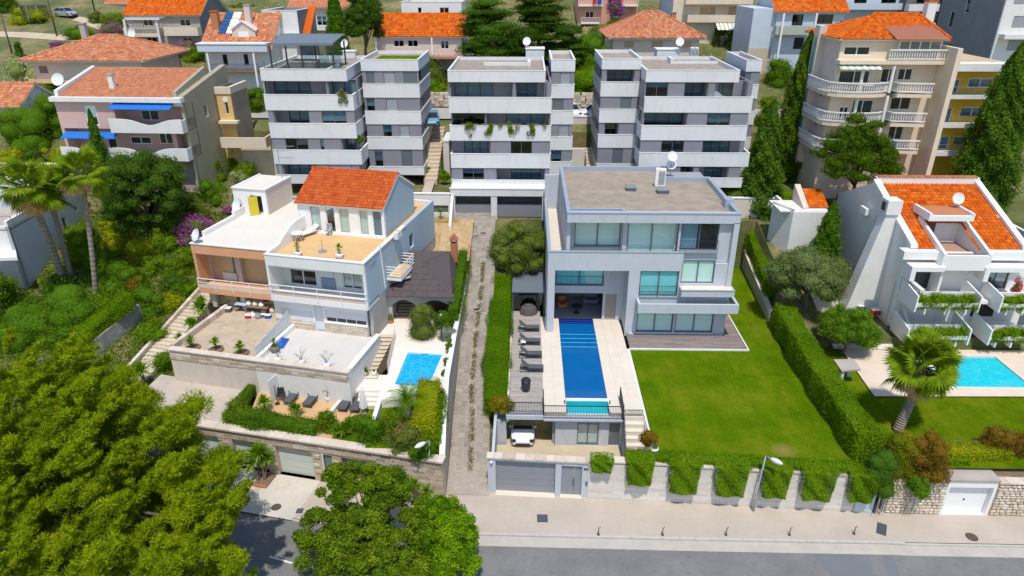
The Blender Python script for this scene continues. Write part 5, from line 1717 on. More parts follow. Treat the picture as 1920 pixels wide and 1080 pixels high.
m.face([fl(4.2,.62,TZ-.06),(-6.1,37.6,TZ-.06),(-6.1,44.9,TZ-.06),(-12.2,44.9,TZ-.06),(-12.4,43.0,TZ-.06)])
struct('garden_bed',m,lawn_mat)
lw=thing('terrace_wall','low white wall stepping between sunbeds and the palm garden','wall',fl(3.6,.6,TZ))
for(p0,p1,w,z1)in(((602,800),(650,742),.25,.35),((655,798),(640,800),.2,.25),((440,790),(470,745),.2,.25)):
 a,b=at(*p0,z=TZ),at(*p1,z=TZ)
 MB().bar((a.x,a.y,TZ+z1/2-.05),(b.x,b.y,TZ+z1/2-.05),w,z1).build('wall_run',white,lw)
spz=5.7
sp_pts=[at(740,722,z=spz),at(803,727,z=spz),at(830,665,z=spz),at(765,661,z=spz)]
m=MB();zq=spz-.03
q_=[(p.x,p.y,zq)for p in sp_pts]
E_=[(-9.95,40.0,zq),(-5.75,40.3,zq),(-5.75,53,zq),(-12,53,zq),(-11.9,49.4,zq),(-10.5,49.35,zq)]
for f in((E_[0],E_[1],q_[1],q_[0]),(E_[1],E_[2],q_[2],q_[1]),(E_[2],E_[3],q_[3],q_[2]),(E_[3],E_[4],E_[5],q_[3]),(E_[5],E_[0],q_[0],q_[3])):m.face(f)
for j in range(6):
 a,b=E_[j],E_[(j+1)%6]
 m.face([(a[0],a[1],2.3),(b[0],b[1],2.3),b,a])
struct('small_pool_paving',m,plain('small_pool_stone',(.76,.69,.61),.65,.05,.9,6))
sp=thing('swimming_pool','small bright blue rectangular pool beside the lane wall','swimming pool',(-8.6,47.7,spz))
c_=sum(sp_pts,Vector())/4
def infl(f):return[(c_.x+(p.x-c_.x)*f,c_.y+(p.y-c_.y)*f)for p in sp_pts]
rim=MB();o_,i_=infl(1.10),infl(1.0)
for j in range(4):
 a,b=o_[j],o_[(j+1)%4];c,d=i_[(j+1)%4],i_[j]
 rim.prism([a,b,c,d],spz-.1,spz+.06)
rim.build('coping',white_clean,sp)
MB().prism(infl(1.0),spz-.9,spz-.06).build('water',pool_sky,sp)
st=[sp_pts[3].lerp(sp_pts[2],.42),sp_pts[3].lerp(sp_pts[2],.58)]
MB().bar((st[0].x,st[0].y,spz+.08),(st[1].x,st[1].y,spz+.08),.25,.1).build('skimmer',white_clean,sp)
fs=thing('garden_stair','warm stone stair between the white house and small pool','stairs',(-12.4,46,3.4))
A,B=Vector((-12.45,45.5,4.2)),Vector((-11.4,49.35,5.7))
n=10
terracotta_floor_=plain('stair_riser',(.40,.28,.18),.85,.1)
for i in range(n):
 f0,f1=i/n,(i+1)/n
 p,q=A.lerp(B,f0),A.lerp(B,f1)
 z=4.2+(i+1)*.148
 MB().prism([(p.x-.8,p.y-.04),(p.x+.8,p.y-.04),(q.x+.8,q.y+.02),(q.x-.8,q.y+.02)],z-.05,z,rnd.random()).build('step',slab_pale,fs)
 MB().prism([(p.x-.78,p.y+.02),(p.x+.78,p.y+.02),(q.x+.78,q.y+.02),(q.x-.78,q.y+.02)],3.6,z-.052).build('riser',terracotta_floor_,fs)
pa=thing('path','x','path',(0,0,0));bpy.data.objects.remove(pa)
m=MB().prism([(-13.0,43.3),(-10.15,43.3),(-10.35,45.52),(-13.2,45.52)],2.8,4.2)
for i in range(3):m.box(-12.4,43.3-.36*(i+1),2.8,-10.05,43.3-.36*i,4.0-.2*i)
struct('stair_landing',m,MATS['small_pool_stone'])
lw2_=thing('terrace_wall','white sloping kerb wall between wide steps and the palm lawn','wall',(-10.1,40,4.5))
MB().prism([(-10.75,38.4),(-10.45,38.4),(-9.95,42.9),(-10.25,42.9)],3.0,[4.05,4.05,5.75,5.75]).build('wall_run',white,lw2_)
gl_=thing('glass_balustrade','clear glass balustrade along the stone garden stair','railing',A)
G0_,G1_=Vector((-10.1,43.3,5.7)),Vector((-10.52,49.2,5.7))
for i in range(5):
 p,q=G0_.lerp(G1_,i/5+.008),G0_.lerp(G1_,(i+1)/5-.008)
 MB().prism([(p.x,p.y),(p.x+.02,p.y),(q.x+.02,q.y),(q.x,q.y)],p.z,p.z+1.0).build('glass_panel',pane_clear,gl_)
 MB().bar((p.x,p.y,p.z),(p.x,p.y,p.z+1.02),.05).build('post',galv,gl_)
RZL=math.atan2(42.55-45.6,-12.95+27.4)
HB=Vector((-16.35,49.3,5.9))
FH=Frame((HB.x,HB.y,0.0),RZL)
TZ2=5.9
def hp(px,py,v=0):return FH.pt(px,py,v=v)
uL,uR=hp(520,605).x,hp(691,625).x
vT=FH.pt(650,705,w=TZ2).y
tuL,tuR=FH.pt(481,680,w=TZ2).x,FH.pt(650,706,w=TZ2).x+.15
tuF=FH.pt(316,662,w=TZ2).x
TW=thing('retaining_wall','long retaining wall with stone capping under the two upper terraces','wall',FH.world((tuF,vT,3)),RZL,None,True)
FT=Frame(FH.world((0,vT,0)),RZL)
AUTH[TW.name]=(Matrix.Translation(TW.location)@Matrix.Rotation(RZL,4,'Z')).inverted()@(Matrix.Translation(FT.loc)@Matrix.Rotation(RZL,4,'Z'))
MB().box(tuF,0,2.8,tuL,.35,TZ2+.25).build('old_wall',plain('old_plaster',(.60,.54,.47),.85,.1,.5,stain=(.38,.33,.28),stain_amt=.5),TW)
MB().box(tuL,-.02,2.8,tuR,.35,TZ2-.55).build('white_wall',white,TW)
rnd=random.Random(41)
u=tuF
while u<tuR:
 L=min(rnd.uniform(.4,.8),tuR-u)
 for r in range(2):MB().box(u+.005,-.06+rnd.uniform(-.02,.02),TZ2-.5+r*.24,u+L-.005,.01 if u<tuL else-.0,TZ2-.27+r*.24,rnd.random()).build('stone_block',stone_mix,TW)
 MB().box(u+.004,-.12,TZ2+.26,u+L-.004,.45,TZ2+.36,rnd.uniform(.4,1)).build('capping_stone',coping_mat,TW)
 u+=L
MB().box(tuL+.02,.002,TZ2-.55,tuR,.35,TZ2+.26).build('parapet',white,TW)
MB().box(tuR-.3,.36,2.8,tuR,-vT-.05,TZ2+.34).build('side_wall',white,TW)
MB().box(tuR-.34,.46,TZ2+.342,tuR+.06,-vT-.05,TZ2+.42).build('side_coping',white_clean,TW)
MB().box(tuL-.15,.46,TZ2-.2,tuL+.15,-vT+.1,TZ2+.42).build('dividing_wall',white_clean,TW)
sc=thing('screen_wall','grey translucent screen dividing old terrace from white terrace','fence',FH.world((tuL-.2,vT+.5,TZ2)),RZL,None,True)
AUTH[sc.name]=Matrix.Identity(4)
Ls=-vT-.3
for i in range(6):
 z0=1.1+i*.12
 MB().box(-.06,.1+i*Ls/6,0,-.02,.1+(i+1)*Ls/6-.03,z0).build('screen_panel',plain('screen_sheet',(.60,.62,.63),.6,.06)if i==0 else MATS['screen_sheet'],sc)
m=MB().face([tuple(FH.world((tuL+.15,vT+.3,TZ2+.02))),tuple(FH.world((tuR-.2,vT+.3,TZ2+.02))),tuple(FH.world((tuR-.2,.05,TZ2+.02))),tuple(FH.world((tuL+.15,.05,TZ2+.02)))])
struct('white_terrace',m,terrace_pale)
m=MB().face([tuple(FH.world((tuF,vT+.3,TZ2+.015))),tuple(FH.world((tuL-.1,vT+.3,TZ2+.015))),tuple(FH.world((tuL-.1,3.2,TZ2+.015))),tuple(FH.world((tuF,3.2,TZ2+.015)))])
struct('old_terrace',m,terrace_old)
ew=thing('terrace_wall','low stone wall between the old terrace and garden steps','wall',FH.world((tuF,vT,TZ2)),RZL,None,True)
AUTH[ew.name]=Matrix.Identity(4)
for i in range(8):
 MB().box(-.15,.4+i*.9,-1.5,.2,1.28+i*.9,.5+.0*i,rnd.random()).build('wall_block',coping_mat,ew)
H=thing('house','white three-storey house with ochre roof terrace and red tiled top storey','house',FH.world((0,0,TZ2)),RZL,None,True)
AUTH[H.name]=Matrix.Translation((0,0,-TZ2))
Lz=uR-uL
z_bal=FH.pt(600,566,v=0).z;z_cut=FH.pt(600,607,v=0).z-TZ2
zf1=FH.pt(610,563,v=-.6).z
zr=FH.pt(600,487,v=-.6).z
VB=15.5
zg1=zf1-.5
w1=FH.rect(527,577,588,606);w2=FH.rect(609,580,688,612)
wall(H,white_clean,(uL,.0),FRONT,Lz,TZ2,zg1,[(w1[0]-uL,w1[1],w1[2]-uL,w1[3]),(w2[0]-uL,w2[1],w2[2]-uL,w2[3]),(hp(591,600).x-uL,TZ2,hp(607,600).x-uL,zg1-.3)],.3)
for h in(w1,w2):
 window(H,(uL,0),FRONT,(h[0]-uL,h[1],h[2]-uL,h[3]),4,white_clean,pane_dark,.06,.06,plain('pale_roller',(.68,.70,.72),.6,.03)if h is w1 else MATS['pale_roller'],.97 if h is w1 else.6,white)
 MB().box(h[0]+.05,.03,h[1]+(.06 if h is w1 else.42),h[2]-.05,.08,h[3]).build('roller_shutter',MATS['pale_roller'],H)
MB().box(hp(591,600).x,.15,TZ2,hp(607,600).x,.2,zg1-.3).build('door',MATS['pale_roller'],H)
u=uL
for x0,x1 in((uL,hp(590,600).x),(hp(608,600).x,uR)):
 for r in range(4):
  u=x0
  while u<x1-.05:
   L=min(rnd.uniform(.35,.7),x1-u)
   MB().box(u+.004,-.07,TZ2+.03+r*.2,u+L-.004,-.002,TZ2+.22+r*.2,rnd.uniform(.3,1)).build('stone_block',stone_mix,H);u+=L
bz=-0.65
xl,xr=hp(505,540,bz).x,hp(688,560,bz).x
MB().box(xl,bz,zf1-.5,xr,1.6,zf1).build('balcony_slab',white_clean,H)
MB().box(xl,bz+.02,zf1+.002,xl+.18,1.6,zr-.9).build('side_wall',white_clean,H)
MB().box(xr-.18,bz+.02,zf1+.002,xr-.003,1.6,zr-.9).build('side_wall',white_clean,H)
MB().box(xl,bz,zr-.9,xr,bz+.22,zr).build('roof_parapet',white,H)
MB().box(xl,bz+.222,zr-.9,xr,1.6,zr-.55).build('loggia_ceiling',white,H)
lw1=FH.rect(541,503,597,547,v=1.4);lw2=FH.rect(640,507,681,550,v=1.4)
wall(H,white,(xl+.18,1.4),FRONT,xr-xl-.36,zf1,zr-.9,[(lw1[0]-xl-.18,zf1+.1,lw1[2]-xl-.18,lw1[3]),(lw2[0]-xl-.18,zf1+.2,lw2[2]-xl-.18,lw2[3])],.25,'loggia_wall')
window(H,(xl+.18,1.4),FRONT,(lw1[0]-xl-.18,zf1+.1,lw1[2]-xl-.18,lw1[3]),2,white_clean,pane_dark,.05,.09)
window(H,(xl+.18,1.4),FRONT,(lw2[0]-xl-.18,zf1+.2,lw2[2]-xl-.18,lw2[3]),2,white_clean,pane_clear,.05,.09,curtain,.9)
MB().box(hp(604,540,1.3).x,1.28,zf1+.1,hp(629,540,1.3).x,1.35,zf1+1.0).build('window_box',plain('blue_grey_box',(.22,.30,.42),.5,.1),H)
MB().box(hp(600,520,1.3).x,1.30,zf1+1.1,hp(627,540,1.3).x,1.38,zf1+2.3).build('shutter',MATS['pale_roller'],H)
for zz,w in((.95,.06),(.5,.05)):MB().bar((xl,bz-.05,zf1+zz),(xr,bz-.05,zf1+zz),w).build('balcony_rail',white_clean,H)
for i in range(5):MB().bar((xl+.1+(xr-xl-.2)*i/4,bz-.05,zf1-.25),(xl+.1+(xr-xl-.2)*i/4,bz-.05,zf1+.97),.05).build('balcony_post',white_clean,H)
MB().box(xl+.2,bz+.03,zf1+.002,xr-.2,bz+.12,zf1+.35).build('balcony_kerb',plain('pinkish_tile',(.62,.50,.43),.8,.08),H)
side_lo=plain('side_render',(.42,.40,.38),.85,.1,.5,stain=(.34,.31,.28),stain_amt=.5)
side_shade_mat=plain('shaded_side_render',(.40,.50,.56),.8,.06,.4,stain=(.34,.43,.49),stain_amt=.5)  # sky-blue shade of the white side wall, put into its colour
wall(H,side_lo,(xr-.02,.1),(0.0,1.0),VB-.1,TZ2-2.4,zf1-.3,[],.3,'side_base')
wall(H,side_shade_mat,(xr-.0,bz+.25),(0.0,1.0),VB-bz-.25,zf1-.3,zr,[(9.2,zf1+1.0,10.2,zf1+2.3)],.3,'side_upper')
MB().box(xl,15.2,TZ2,xr-.3,15.5,zr).build('rear_wall',white,H)
MB().box(xl,1.65,TZ2,xl+.25,15.2,zr-.6).build('party_wall',white,H)
MB().box(xl,bz+.22,zr-.5,xr-.3,15.2,zr-.35).build('terrace_floor',ochre_floor,H)
MB().box(xl-.03,bz-.04,zr,xr+.04,bz+.28,zr+.07).build('coping',white_clean,H)
MB().box(xr-.3,bz+.28,zr,xr+.05,8.0,zr+.07).build('coping',white_clean,H)
zt0=zr-.35
zt0w=zt0
vv_,hh_=[bz+.28,1.2,2.2,3.2,4.2,6.6],[.45,.5,.95,1.35,1.5,1.5]
m=MB()
for i in range(5):
 m.prism([(xl,vv_[i]),(xl+.25,vv_[i]),(xl+.25,vv_[i+1]),(xl,vv_[i+1])],zr-.9,[zt0+hh_[i]]*2+[zt0+hh_[i+1]]*2)
m.build('swept_parapet',white_clean,H)
vt=FH.pt(600,436,w=zt0).y
tl_,tr_=FH.pt(563,430,v=vt).x,FH.pt(722,432,v=vt).x
zt1=FH.pt(620,384,v=vt).z
T_holes=[]
for a,b in((579,604),(609,630),(633,657),(671,692),(696,717)):
 r=FH.rect(a,390,b,429,v=vt);T_holes.append((r[0]-tl_,zt0+.12,r[2]-tl_,zt1-.25))
wall(H,white_clean,(tl_,vt),FRONT,tr_-tl_,zt0,zt1,T_holes,.25,'top_wall')
for i,h in enumerate(T_holes):
 window(H,(tl_,vt),FRONT,h,1,white_clean,pane_clear if i in(0,2,3)else pane_dark,.06,.07,curtain if i in(0,2,3,4)else None,.97,name='glass_door')
MB().box(tl_-.1,vt-.25,zt0,tr_+.1,vt-.002,zt0+.1).build('door_step',white_clean,H)
ry=vt+3.5;zrg=FH.pt(660,320,v=ry).z
wall(H,side_shade_mat,(tr_,vt+.25),(0.0,1.0),2*(ry-vt)-.3,zr-.3,zt1,[],.25,'side_top')
MB().prism([(tr_-.25,vt+.02),(tr_,vt+.02),(tr_,ry),(tr_-.25,ry)],zt1,[zt1,zt1,zrg-.18,zrg-.18]).build('gable',side_shade_mat,H)
MB().prism([(tr_-.25,ry),(tr_,ry),(tr_,2*ry-vt),(tr_-.25,2*ry-vt)],zt1,[zrg-.18,zrg-.18,zt1,zt1]).build('gable',side_shade_mat,H)
MB().prism([(tl_,vt+.02),(tl_+.25,vt+.02),(tl_+.25,ry),(tl_,ry)],zt0,[zt1,zt1,zrg-.18,zrg-.18]).build('gable',white_clean,H)
e=.25
tile_plane(H,tile_red,(tl_-.12,vt-e,zt1+.02),(tr_+.08,vt-e,zt1+.02),[(tr_+.08,ry,zrg),(tl_-.12,ry,zrg)],.27,.36,slab=white_clean)
tile_plane(H,tile_red,(tr_+.08,2*ry-vt+e,zt1+.02),(tl_-.12,2*ry-vt+e,zt1+.02),[(tl_-.12,ry,zrg),(tr_+.08,ry,zrg)],.27,.36,slab=white_clean)
ridge(H,tile_red,(tl_-.12,ry,zrg+.06),(tr_+.08,ry,zrg+.06))
MB().bar((tr_+.02,vt-.08,zt0),(tr_+.02,vt-.08,zt1),.08).build('downpipe',white_clean,H)
q0=FH.pt(711,455,u=xr+.06);q1=FH.pt(723,540,u=xr+.06)
MB().bar(q0,q1,.08).build('downpipe',white_clean,H)
q=FH.pt(735,515,u=xr+.9);
bq=FH.pt(733,512,u=xr);zb_=bq.z
MB().box(xr+.002,bq.y-.9,zb_-.25,xr+1.25,bq.y+2.3,zb_-.05).build('side_balcony',white_clean,H)
for zz in(.15,.42,.7,.95):
 MB().bar((xr+1.22,bq.y-.88,zb_+zz),(xr+1.22,bq.y+2.28,zb_+zz),.05,.07).build('balcony_slat',white_clean,H)
 MB().bar((xr+.02,bq.y-.87,zb_+zz),(xr+1.22,bq.y-.87,zb_+zz),.05,.07).build('balcony_slat',white_clean,H)
 MB().bar((xr+.02,bq.y+2.27,zb_+zz),(xr+1.22,bq.y+2.27,zb_+zz),.05,.07).build('balcony_slat',white_clean,H)
MB().box(xr+.1,bq.y-.8,zb_-.048,xr+1.1,bq.y+2.2,zb_-.02).build('balcony_floor',ochre_floor,H)
q=FH.pt(740,445,u=xr)
acu=thing('air_conditioner','white air conditioner hung on the white house side wall','air conditioner',FH.world(q),RZL,None,True)
AUTH[acu.name]=Matrix.Translation(-q)
MB().box(q.x+.12,q.y-.5,q.z,q.x+.5,q.y+.5,q.z+.6).build('casing',white,acu)
MB().lathe((q.x+.31,q.y,q.z+.602),[(.15,0),(.14,.01)],12).build('cap',galv,acu)
MB().box(q.x+.004,q.y-.4,q.z-.08,q.x+.5,q.y-.34,q.z-.004).box(q.x+.004,q.y+.34,q.z-.08,q.x+.5,q.y+.4,q.z-.004).build('bracket',galv,acu)
ztop=zt0+.002
def hw(px,py,w=None):
 q=FH.pt(px,py,w=w if w is not None else ztop);return FH.world(q)
def lounger(label,p,rz,mat_s,mat_f,group=None,name='sun_lounger'):
 t=thing(name,label,'sun lounger',p,rz,group);AUTH[t.name]=Matrix.Identity(4)
 MB().box(-.3,-.95,.30,.3,.45,.37).build('seat',mat_s,t)
 MB().prism([(-.3,.46),(.3,.46),(.3,1.0),(-.3,1.0)],[.31,.31,.66,.66],[.38,.38,.74,.74]).build('backrest',mat_s,t)
 for x in(-.34,.34):MB().bar((x,-.95,.31),(x,.95,.31),.05).build('side_rail',mat_f,t)
 for x in(-.3,.3):
  for y in(-.8,.7):MB().bar((x,y,0),(x,y,.3),.05).build('leg',mat_f,t)
 for x in(-.38,.38):MB().bar((x,.15,.52),(x,.55,.52),.05).bar((x,.15,.3),(x,.15,.52),.04).build('armrest',mat_f,t)
 return t
lounger('white plastic lounger on the ochre roof terrace',hw(578,441),R(-25)+RZL,white_clean,white_clean)
p=hw(559,452)
t=thing('garden_table','round white table on the ochre roof terrace','table',p)
MB().lathe(p+Vector((0,0,.7)),[(.48,0),(.5,.02),(.48,.05)],18).build('top',white_clean,t)
for a in range(3):MB().bar(p+Vector((.3*math.cos(a*2.1),.3*math.sin(a*2.1),0)),p+Vector((.1*math.cos(a*2.1),.1*math.sin(a*2.1),.7)),.04).build('leg',white_clean,t)
def chair(label,p,rz,ms,mf,group=None):
 t=thing('garden_chair',label,'chair',p,rz,group);AUTH[t.name]=Matrix.Identity(4)
 MB().box(-.25,-.25,.42,.25,.25,.47).build('seat',ms,t)
 MB().prism([(-.25,.2),(.25,.2),(.25,.26),(-.25,.26)],.48,[.95,.95,.98,.98]).build('backrest',ms,t)
 for x in(-.23,.23):
  for y in(-.22,.22):MB().bar((x,y,0),(x,y,.42),.035).build('leg',mf,t)
  MB().bar((x,-.22,.66),(x,.22,.66),.04).bar((x,-.22,.47),(x,-.22,.66),.03).build('armrest',mf,t)
 return t
chair('grey and white folding chair before the top-storey doors',hw(617,441),RZL,shutter_grey,white_clean)
chair('small white chair by the swept parapet of the roof terrace',hw(572,428),R(60)+RZL,white_clean,white_clean)
p=hw(605,472)
t=thing('umbrella_stand','grey umbrella stand with bare pole on the ochre terrace','umbrella stand',p)
MB().lathe(p,[(.35,0),(.33,.08),(.06,.1)],16).build('base',galv,t)
MB().bar(p+Vector((0,0,.1)),p+Vector((0,0,1.0)),.045).build('pole',galv,t)
pot_plant('yucca in round white pot, left one on the ochre roof terrace',hw(559,480),.42,.32,seed=2,fh=.55,fr=.38)
pot_plant('yucca in round white pot, right one on the ochre roof terrace',hw(637,484),.42,.32,seed=3,fh=.55,fr=.42)
def tw2(px,py):return FH.world(FH.pt(px,py,w=TZ2+.02))
for i,(px,py,lb)in enumerate(((523,679,'left of three'),(566,684,'middle of three'),(614,690,'right of three'))):
 pot_plant('bare-branched plant in pale pot on the white terrace, '+lb,tw2(px,py),.5,.3,'bare','bare potted shrubs on the white terrace',11+i,white,.75,.5,L_BLUE)
pot_plant('bright yucca in dark pot at the white terrace left edge',tw2(516,660),.55,.36,'yucca',None,15,plain('olive_pot',(.16,.17,.12),.8,.1),.4,.45)
p=tw2(530,641)
t=thing('tarpaulin','crumpled blue tarpaulin in the white terrace corner','tarpaulin',p)
m=MB()
rng=np.random.default_rng(2)
gx=[[(p.x+(i-3)*.17-.1,p.y+(j-3)*.26-.3,p.z+.03+max(0,rng.normal(.12,.1))*(1-abs(i-3)/3.6)*(1-abs(j-3)/3.6)*2)for j in range(7)]for i in range(7)]
for i in range(6):
 for j in range(6):m.face([gx[i][j],gx[i+1][j],gx[i+1][j+1],gx[i][j+1]])
m.build('sheet',blue_cloth,t)
zp_floor=FH.pt(440,540,v=2.2).z
PV=2.6
pu0,pu1=FH.pt(397,575,v=PV).x,xl+.2
zpf=FH.pt(440,545,v=PV-1.0).z
zpr=FH.pt(430,464,v=PV-1.0).z
PH=thing('house','peach-painted two-storey house with flat pale roof and yellow roof door','house',FH.world((pu0,PV,TZ2)),RZL,None,True)
AUTH[PH.name]=Matrix.Translation((-pu0,-PV,-TZ2))
d_a=FH.rect(441,543,452,575,v=PV);d_b=FH.rect(505,550,522,572,v=PV)
wall(PH,ochre_wall,(pu0,PV),FRONT,pu1-pu0-.25,TZ2,zpf-.3,[(d_a[0]-pu0,TZ2+.02,d_a[2]-pu0,d_a[3]),(.5,TZ2+.7,1.6,TZ2+1.8),(5.2,TZ2+.6,5.9,TZ2+1.7)],.25)
window(PH,(pu0,PV),FRONT,(.5,TZ2+.7,1.6,TZ2+1.8),2,white,pane_dark,.05,.06)
window(PH,(pu0,PV),FRONT,(5.2,TZ2+.6,5.9,TZ2+1.7),1,white,pane_dark,.05,.06)
MB().box(d_a[0],PV+.15,TZ2,d_a[2],PV+.2,d_a[3]).build('door',timber_dark,PH)
px0=FH.pt(374,540,v=PV-1.0).x
MB().box(px0,PV-1.0,zpf-.55,pu1-.25,PV+1.4,zpf-.02).build('balcony_slab',peach,PH)
MB().box(px0,PV-1.0,zpf-.02,pu1-.25,PV-.85,zpf+.28).build('balcony_kerb',plain('pale_tile_edge',(.66,.55,.45),.8,.08),PH)
for zz,w in((.85,.06),(.5,.04)):MB().bar((px0,PV-1.04,zpf+zz),(pu1-.25,PV-1.04,zpf+zz),w).build('balcony_rail',white_clean,PH)
for i in range(6):MB().bar((px0+(pu1-.3-px0)*i/5,PV-1.04,zpf-.3),(px0+(pu1-.3-px0)*i/5,PV-1.04,zpf+.87),.05).build('balcony_post',white_clean,PH)
MB().box(px0,PV-.98,zpf+.29,px0+.25,PV+1.5,zpr-.85).build('side_fin',peach,PH)
MB().box(px0,PV-1.0,zpr-.85,pu1-.25,PV-.75,zpr).build('roof_fascia',peach,PH)
MB().box(px0,PV-.75,zpr-.45,pu1-.25,PV+1.5,zpr-.3).build('ceiling',beige,PH)
pw=[FH.rect(405,476,425,530,v=PV+1.0)]
a=FH.rect(432,481,444,516,v=PV+1.0)
wall(PH,ochre_wall,(px0+.25,PV+1.0),FRONT,pu1-px0-.5,zpf,zpr-.45,[(a[0]-px0-.25,zpf+.05,a[2]-px0-.25,a[3])],.25,'balcony_wall')
window(PH,(px0+.25,PV+1.0),FRONT,(a[0]-px0-.25,zpf+.05,a[2]-px0-.25,a[3]),1,white,pane_dark,.05,.07,name='balcony_door')
for x in(390,446,500):
 q=FH.pt(x,510,v=PV+.6);MB().box(q.x,PV+.5,zpf-.01,q.x+.45,PV+.99,zpr-.46).build('pier',plain('pier_render',(.60,.50,.42),.8,.06)if x==390 else MATS['pier_render'],PH)
for x in(400,454):
 q=FH.pt(x,565,v=PV-.5);MB().box(q.x,PV-.6,TZ2,q.x+.4,PV-.2,zpf-.56).build('pier',MATS['pier_render'],PH)
MB().box(FH.pt(401,520,v=PV).x+.3,PV+.85,zpf,FH.pt(432,520,v=PV).x,PV+.98,zpf+.7).build('balcony_seat',white,PH)
DB=13.0
MB().box(px0,PV+1.5,TZ2-1.5,px0+.25,PV+DB,zpr).build('side_wall',peach,PH)
MB().box(px0,PV+DB,TZ2,pu1-.25,PV+DB+.25,zpr).build('rear_wall',peach,PH)
MB().box(px0+.02,PV-.74,zpr-.29,pu1-.24,PV+DB,zpr+.06).build('roof',roof_white,PH)
MB().box(px0-.05,PV-1.06,zpr+.001,pu1-.26,PV-.73,zpr+.09).build('roof_edge',white_clean,PH)
for(v0,v1,hh)in((.8,5.2,.45),(5.3,7.6,.8),(7.7,DB,.5)):
 MB().box(px0-.1,PV+v0,zpr,px0+.22,PV+v1,zpr+hh).build('parapet',white_clean,PH)
zs=zpr+.06
s0=FH.pt(440,402,w=zs);s1=FH.pt(503,402,w=zs);vS=FH.pt(480,402,w=zs).y
zst=FH.pt(470,357,v=vS).z
ds=FH.rect(463,366,495,402,v=vS)
su0,su1=FH.pt(438,370,v=vS).x,FH.pt(500,380,v=vS).x
wall(PH,white_clean,(su0,vS),FRONT,su1-su0,zs,zst,[(ds[0]-su0,zs,ds[2]-su0,ds[3])],.22,'stair_head_wall')
wall(PH,beige_pink,(su1-.0,vS+.22),(0.0,1.0),4.4,zs,zst,[],.22,'stair_head_side')
MB().box(su0,vS+.22,zs,su0+.22,vS+4.6,zst).box(su0+.22,vS+4.4,zs,su1-.22,vS+4.6,zst).build('stair_head_wall',white_clean,PH)
MB().box(su0-.05,vS-.06,zst,su1+.05,vS+4.66,zst+.12).build('stair_head_roof',roof_white,PH)
MB().box(su0-.08,vS-.09,zst+.121,su1+.08,vS+.12,zst+.2).box(su0-.08,vS+.12,zst+.121,su0+.15,vS+4.69,zst+.2).box(su1-.15,vS+.12,zst+.121,su1+.08,vS+4.69,zst+.2).build('roof_edge',white_clean,PH)
MB().prism([(ds[0]+.35,vS-.5),(ds[0]+.4,vS-.52),(ds[0]+1.0,vS+.02),(ds[0]+.95,vS+.04)],zs+.03,ds[3]-.03).build('yellow_curtain',yellow_cloth,PH)
MB().box(ds[0]+.05,vS-.06,zs+.02,ds[0]+.35,vS-.02,ds[3]).build('door',white,PH)
q=FH.world(FH.pt(451,400,w=zs));dish('large white satellite dish leaning on the roof stair head',q,.62,(-.5,-.7,.45),.75)
q=FH.world(FH.pt(374,452,w=zs+.1));dish('white satellite dish on the peach house roof corner',q,.5,(-.5,-.7,.45),.5)
an=thing('tv_antenna','thin rooftop television antenna behind the stair head','antenna',FH.world((su1-.6,vS+4,zst+.1)))
b=an.location;m=MB().bar(b,b+Vector((0,0,3.2)),.05)
for zz,L in((3.1,1.6),(2.7,1.2),(2.0,1.5)):
 m.bar(b+Vector((-.1,0,zz)),b+Vector((L,.2,zz)),.035)
 for i in range(5):m.bar(b+Vector((L*i/5,-.3,zz)),b+Vector((L*i/5,.4,zz)),.02)
m.build('antenna',galv,an)
rnd=random.Random(51)
def hw2(px,py):return FH.world(FH.pt(px,py,w=TZ2+.02))
t0=hw2(456,583)
t=thing('garden_table','glass-topped garden table under the peach balcony','table',t0,RZL);AUTH[t.name]=Matrix.Identity(4)
MB().box(-.55,-.35,.7,.55,.35,.74).build('top',plain('table_top',(.45,.58,.62),.2,.05),t)
for x in(-.5,.5):
 for y in(-.3,.3):MB().bar((x,y,0),(x,y,.7),.04).build('leg',galv,t)
tl=hw2(485,585)
t=thing('work_table','long low table heaped with goods under the peach balcony','table',tl,RZL);AUTH[t.name]=Matrix.Identity(4)
MB().box(-1.1,-.4,.55,1.1,.4,.6).build('top',timber,t)
for x in(-1,1):
 for y in(-.35,.35):MB().bar((x,y,0),(x,y,.55),.06).build('leg',timber_dark,t)
goods=[(white_clean,'white'),(red_thing,'red'),(shutter_grey,'grey'),(cover_cloth,'dark'),(cream_stone,'cream'),(blue_cloth,'blue')]
def bag(label,p,s,mt,kind=0):
 t=thing('storage_bag' if kind else 'storage_box',label,'bag' if kind else 'box',p)
 if kind:MB().lathe(p,[(s*.5,0),(s*.62,s*.3),(s*.5,s*.7),(s*.2,s*.95),(s*.25,s*1.05)],9).build('sack',mt,t,True)
 else:
  MB().box(p.x-s*.6,p.y-s*.45,p.z,p.x+s*.6,p.y+s*.45,p.z+s*.7).build('body',mt,t)
  MB().box(p.x-s*.63,p.y-s*.48,p.z+s*.7,p.x+s*.63,p.y+s*.48,p.z+s*.78).build('lid',white,t)
for i,(px,py,s,mi,kd,lb)in enumerate(((466,596,.4,1,0,'red crate at the left end of the clutter on the old terrace'),(475,594,.45,0,1,'white sack beside the red crate on the old terrace'),(485,596,.45,2,1,'grey-white sack at the front middle of the terrace clutter'),(493,594,.35,3,0,'dark low box before the clutter table'),(503,596,.4,5,0,'blue box at the right end of the terrace clutter'),(511,585,.5,4,1,'cream round sack nearest the white house wall'),(497,588,.55,3,1,'brown-dark sack behind the blue box'),(428,584,.5,3,0,'dark box against the peach house wall'),(420,583,.45,2,0,'grey box beside the dark box at the peach house'))):
 bag(lb,hw2(px,py),s,goods[mi][0],kd)
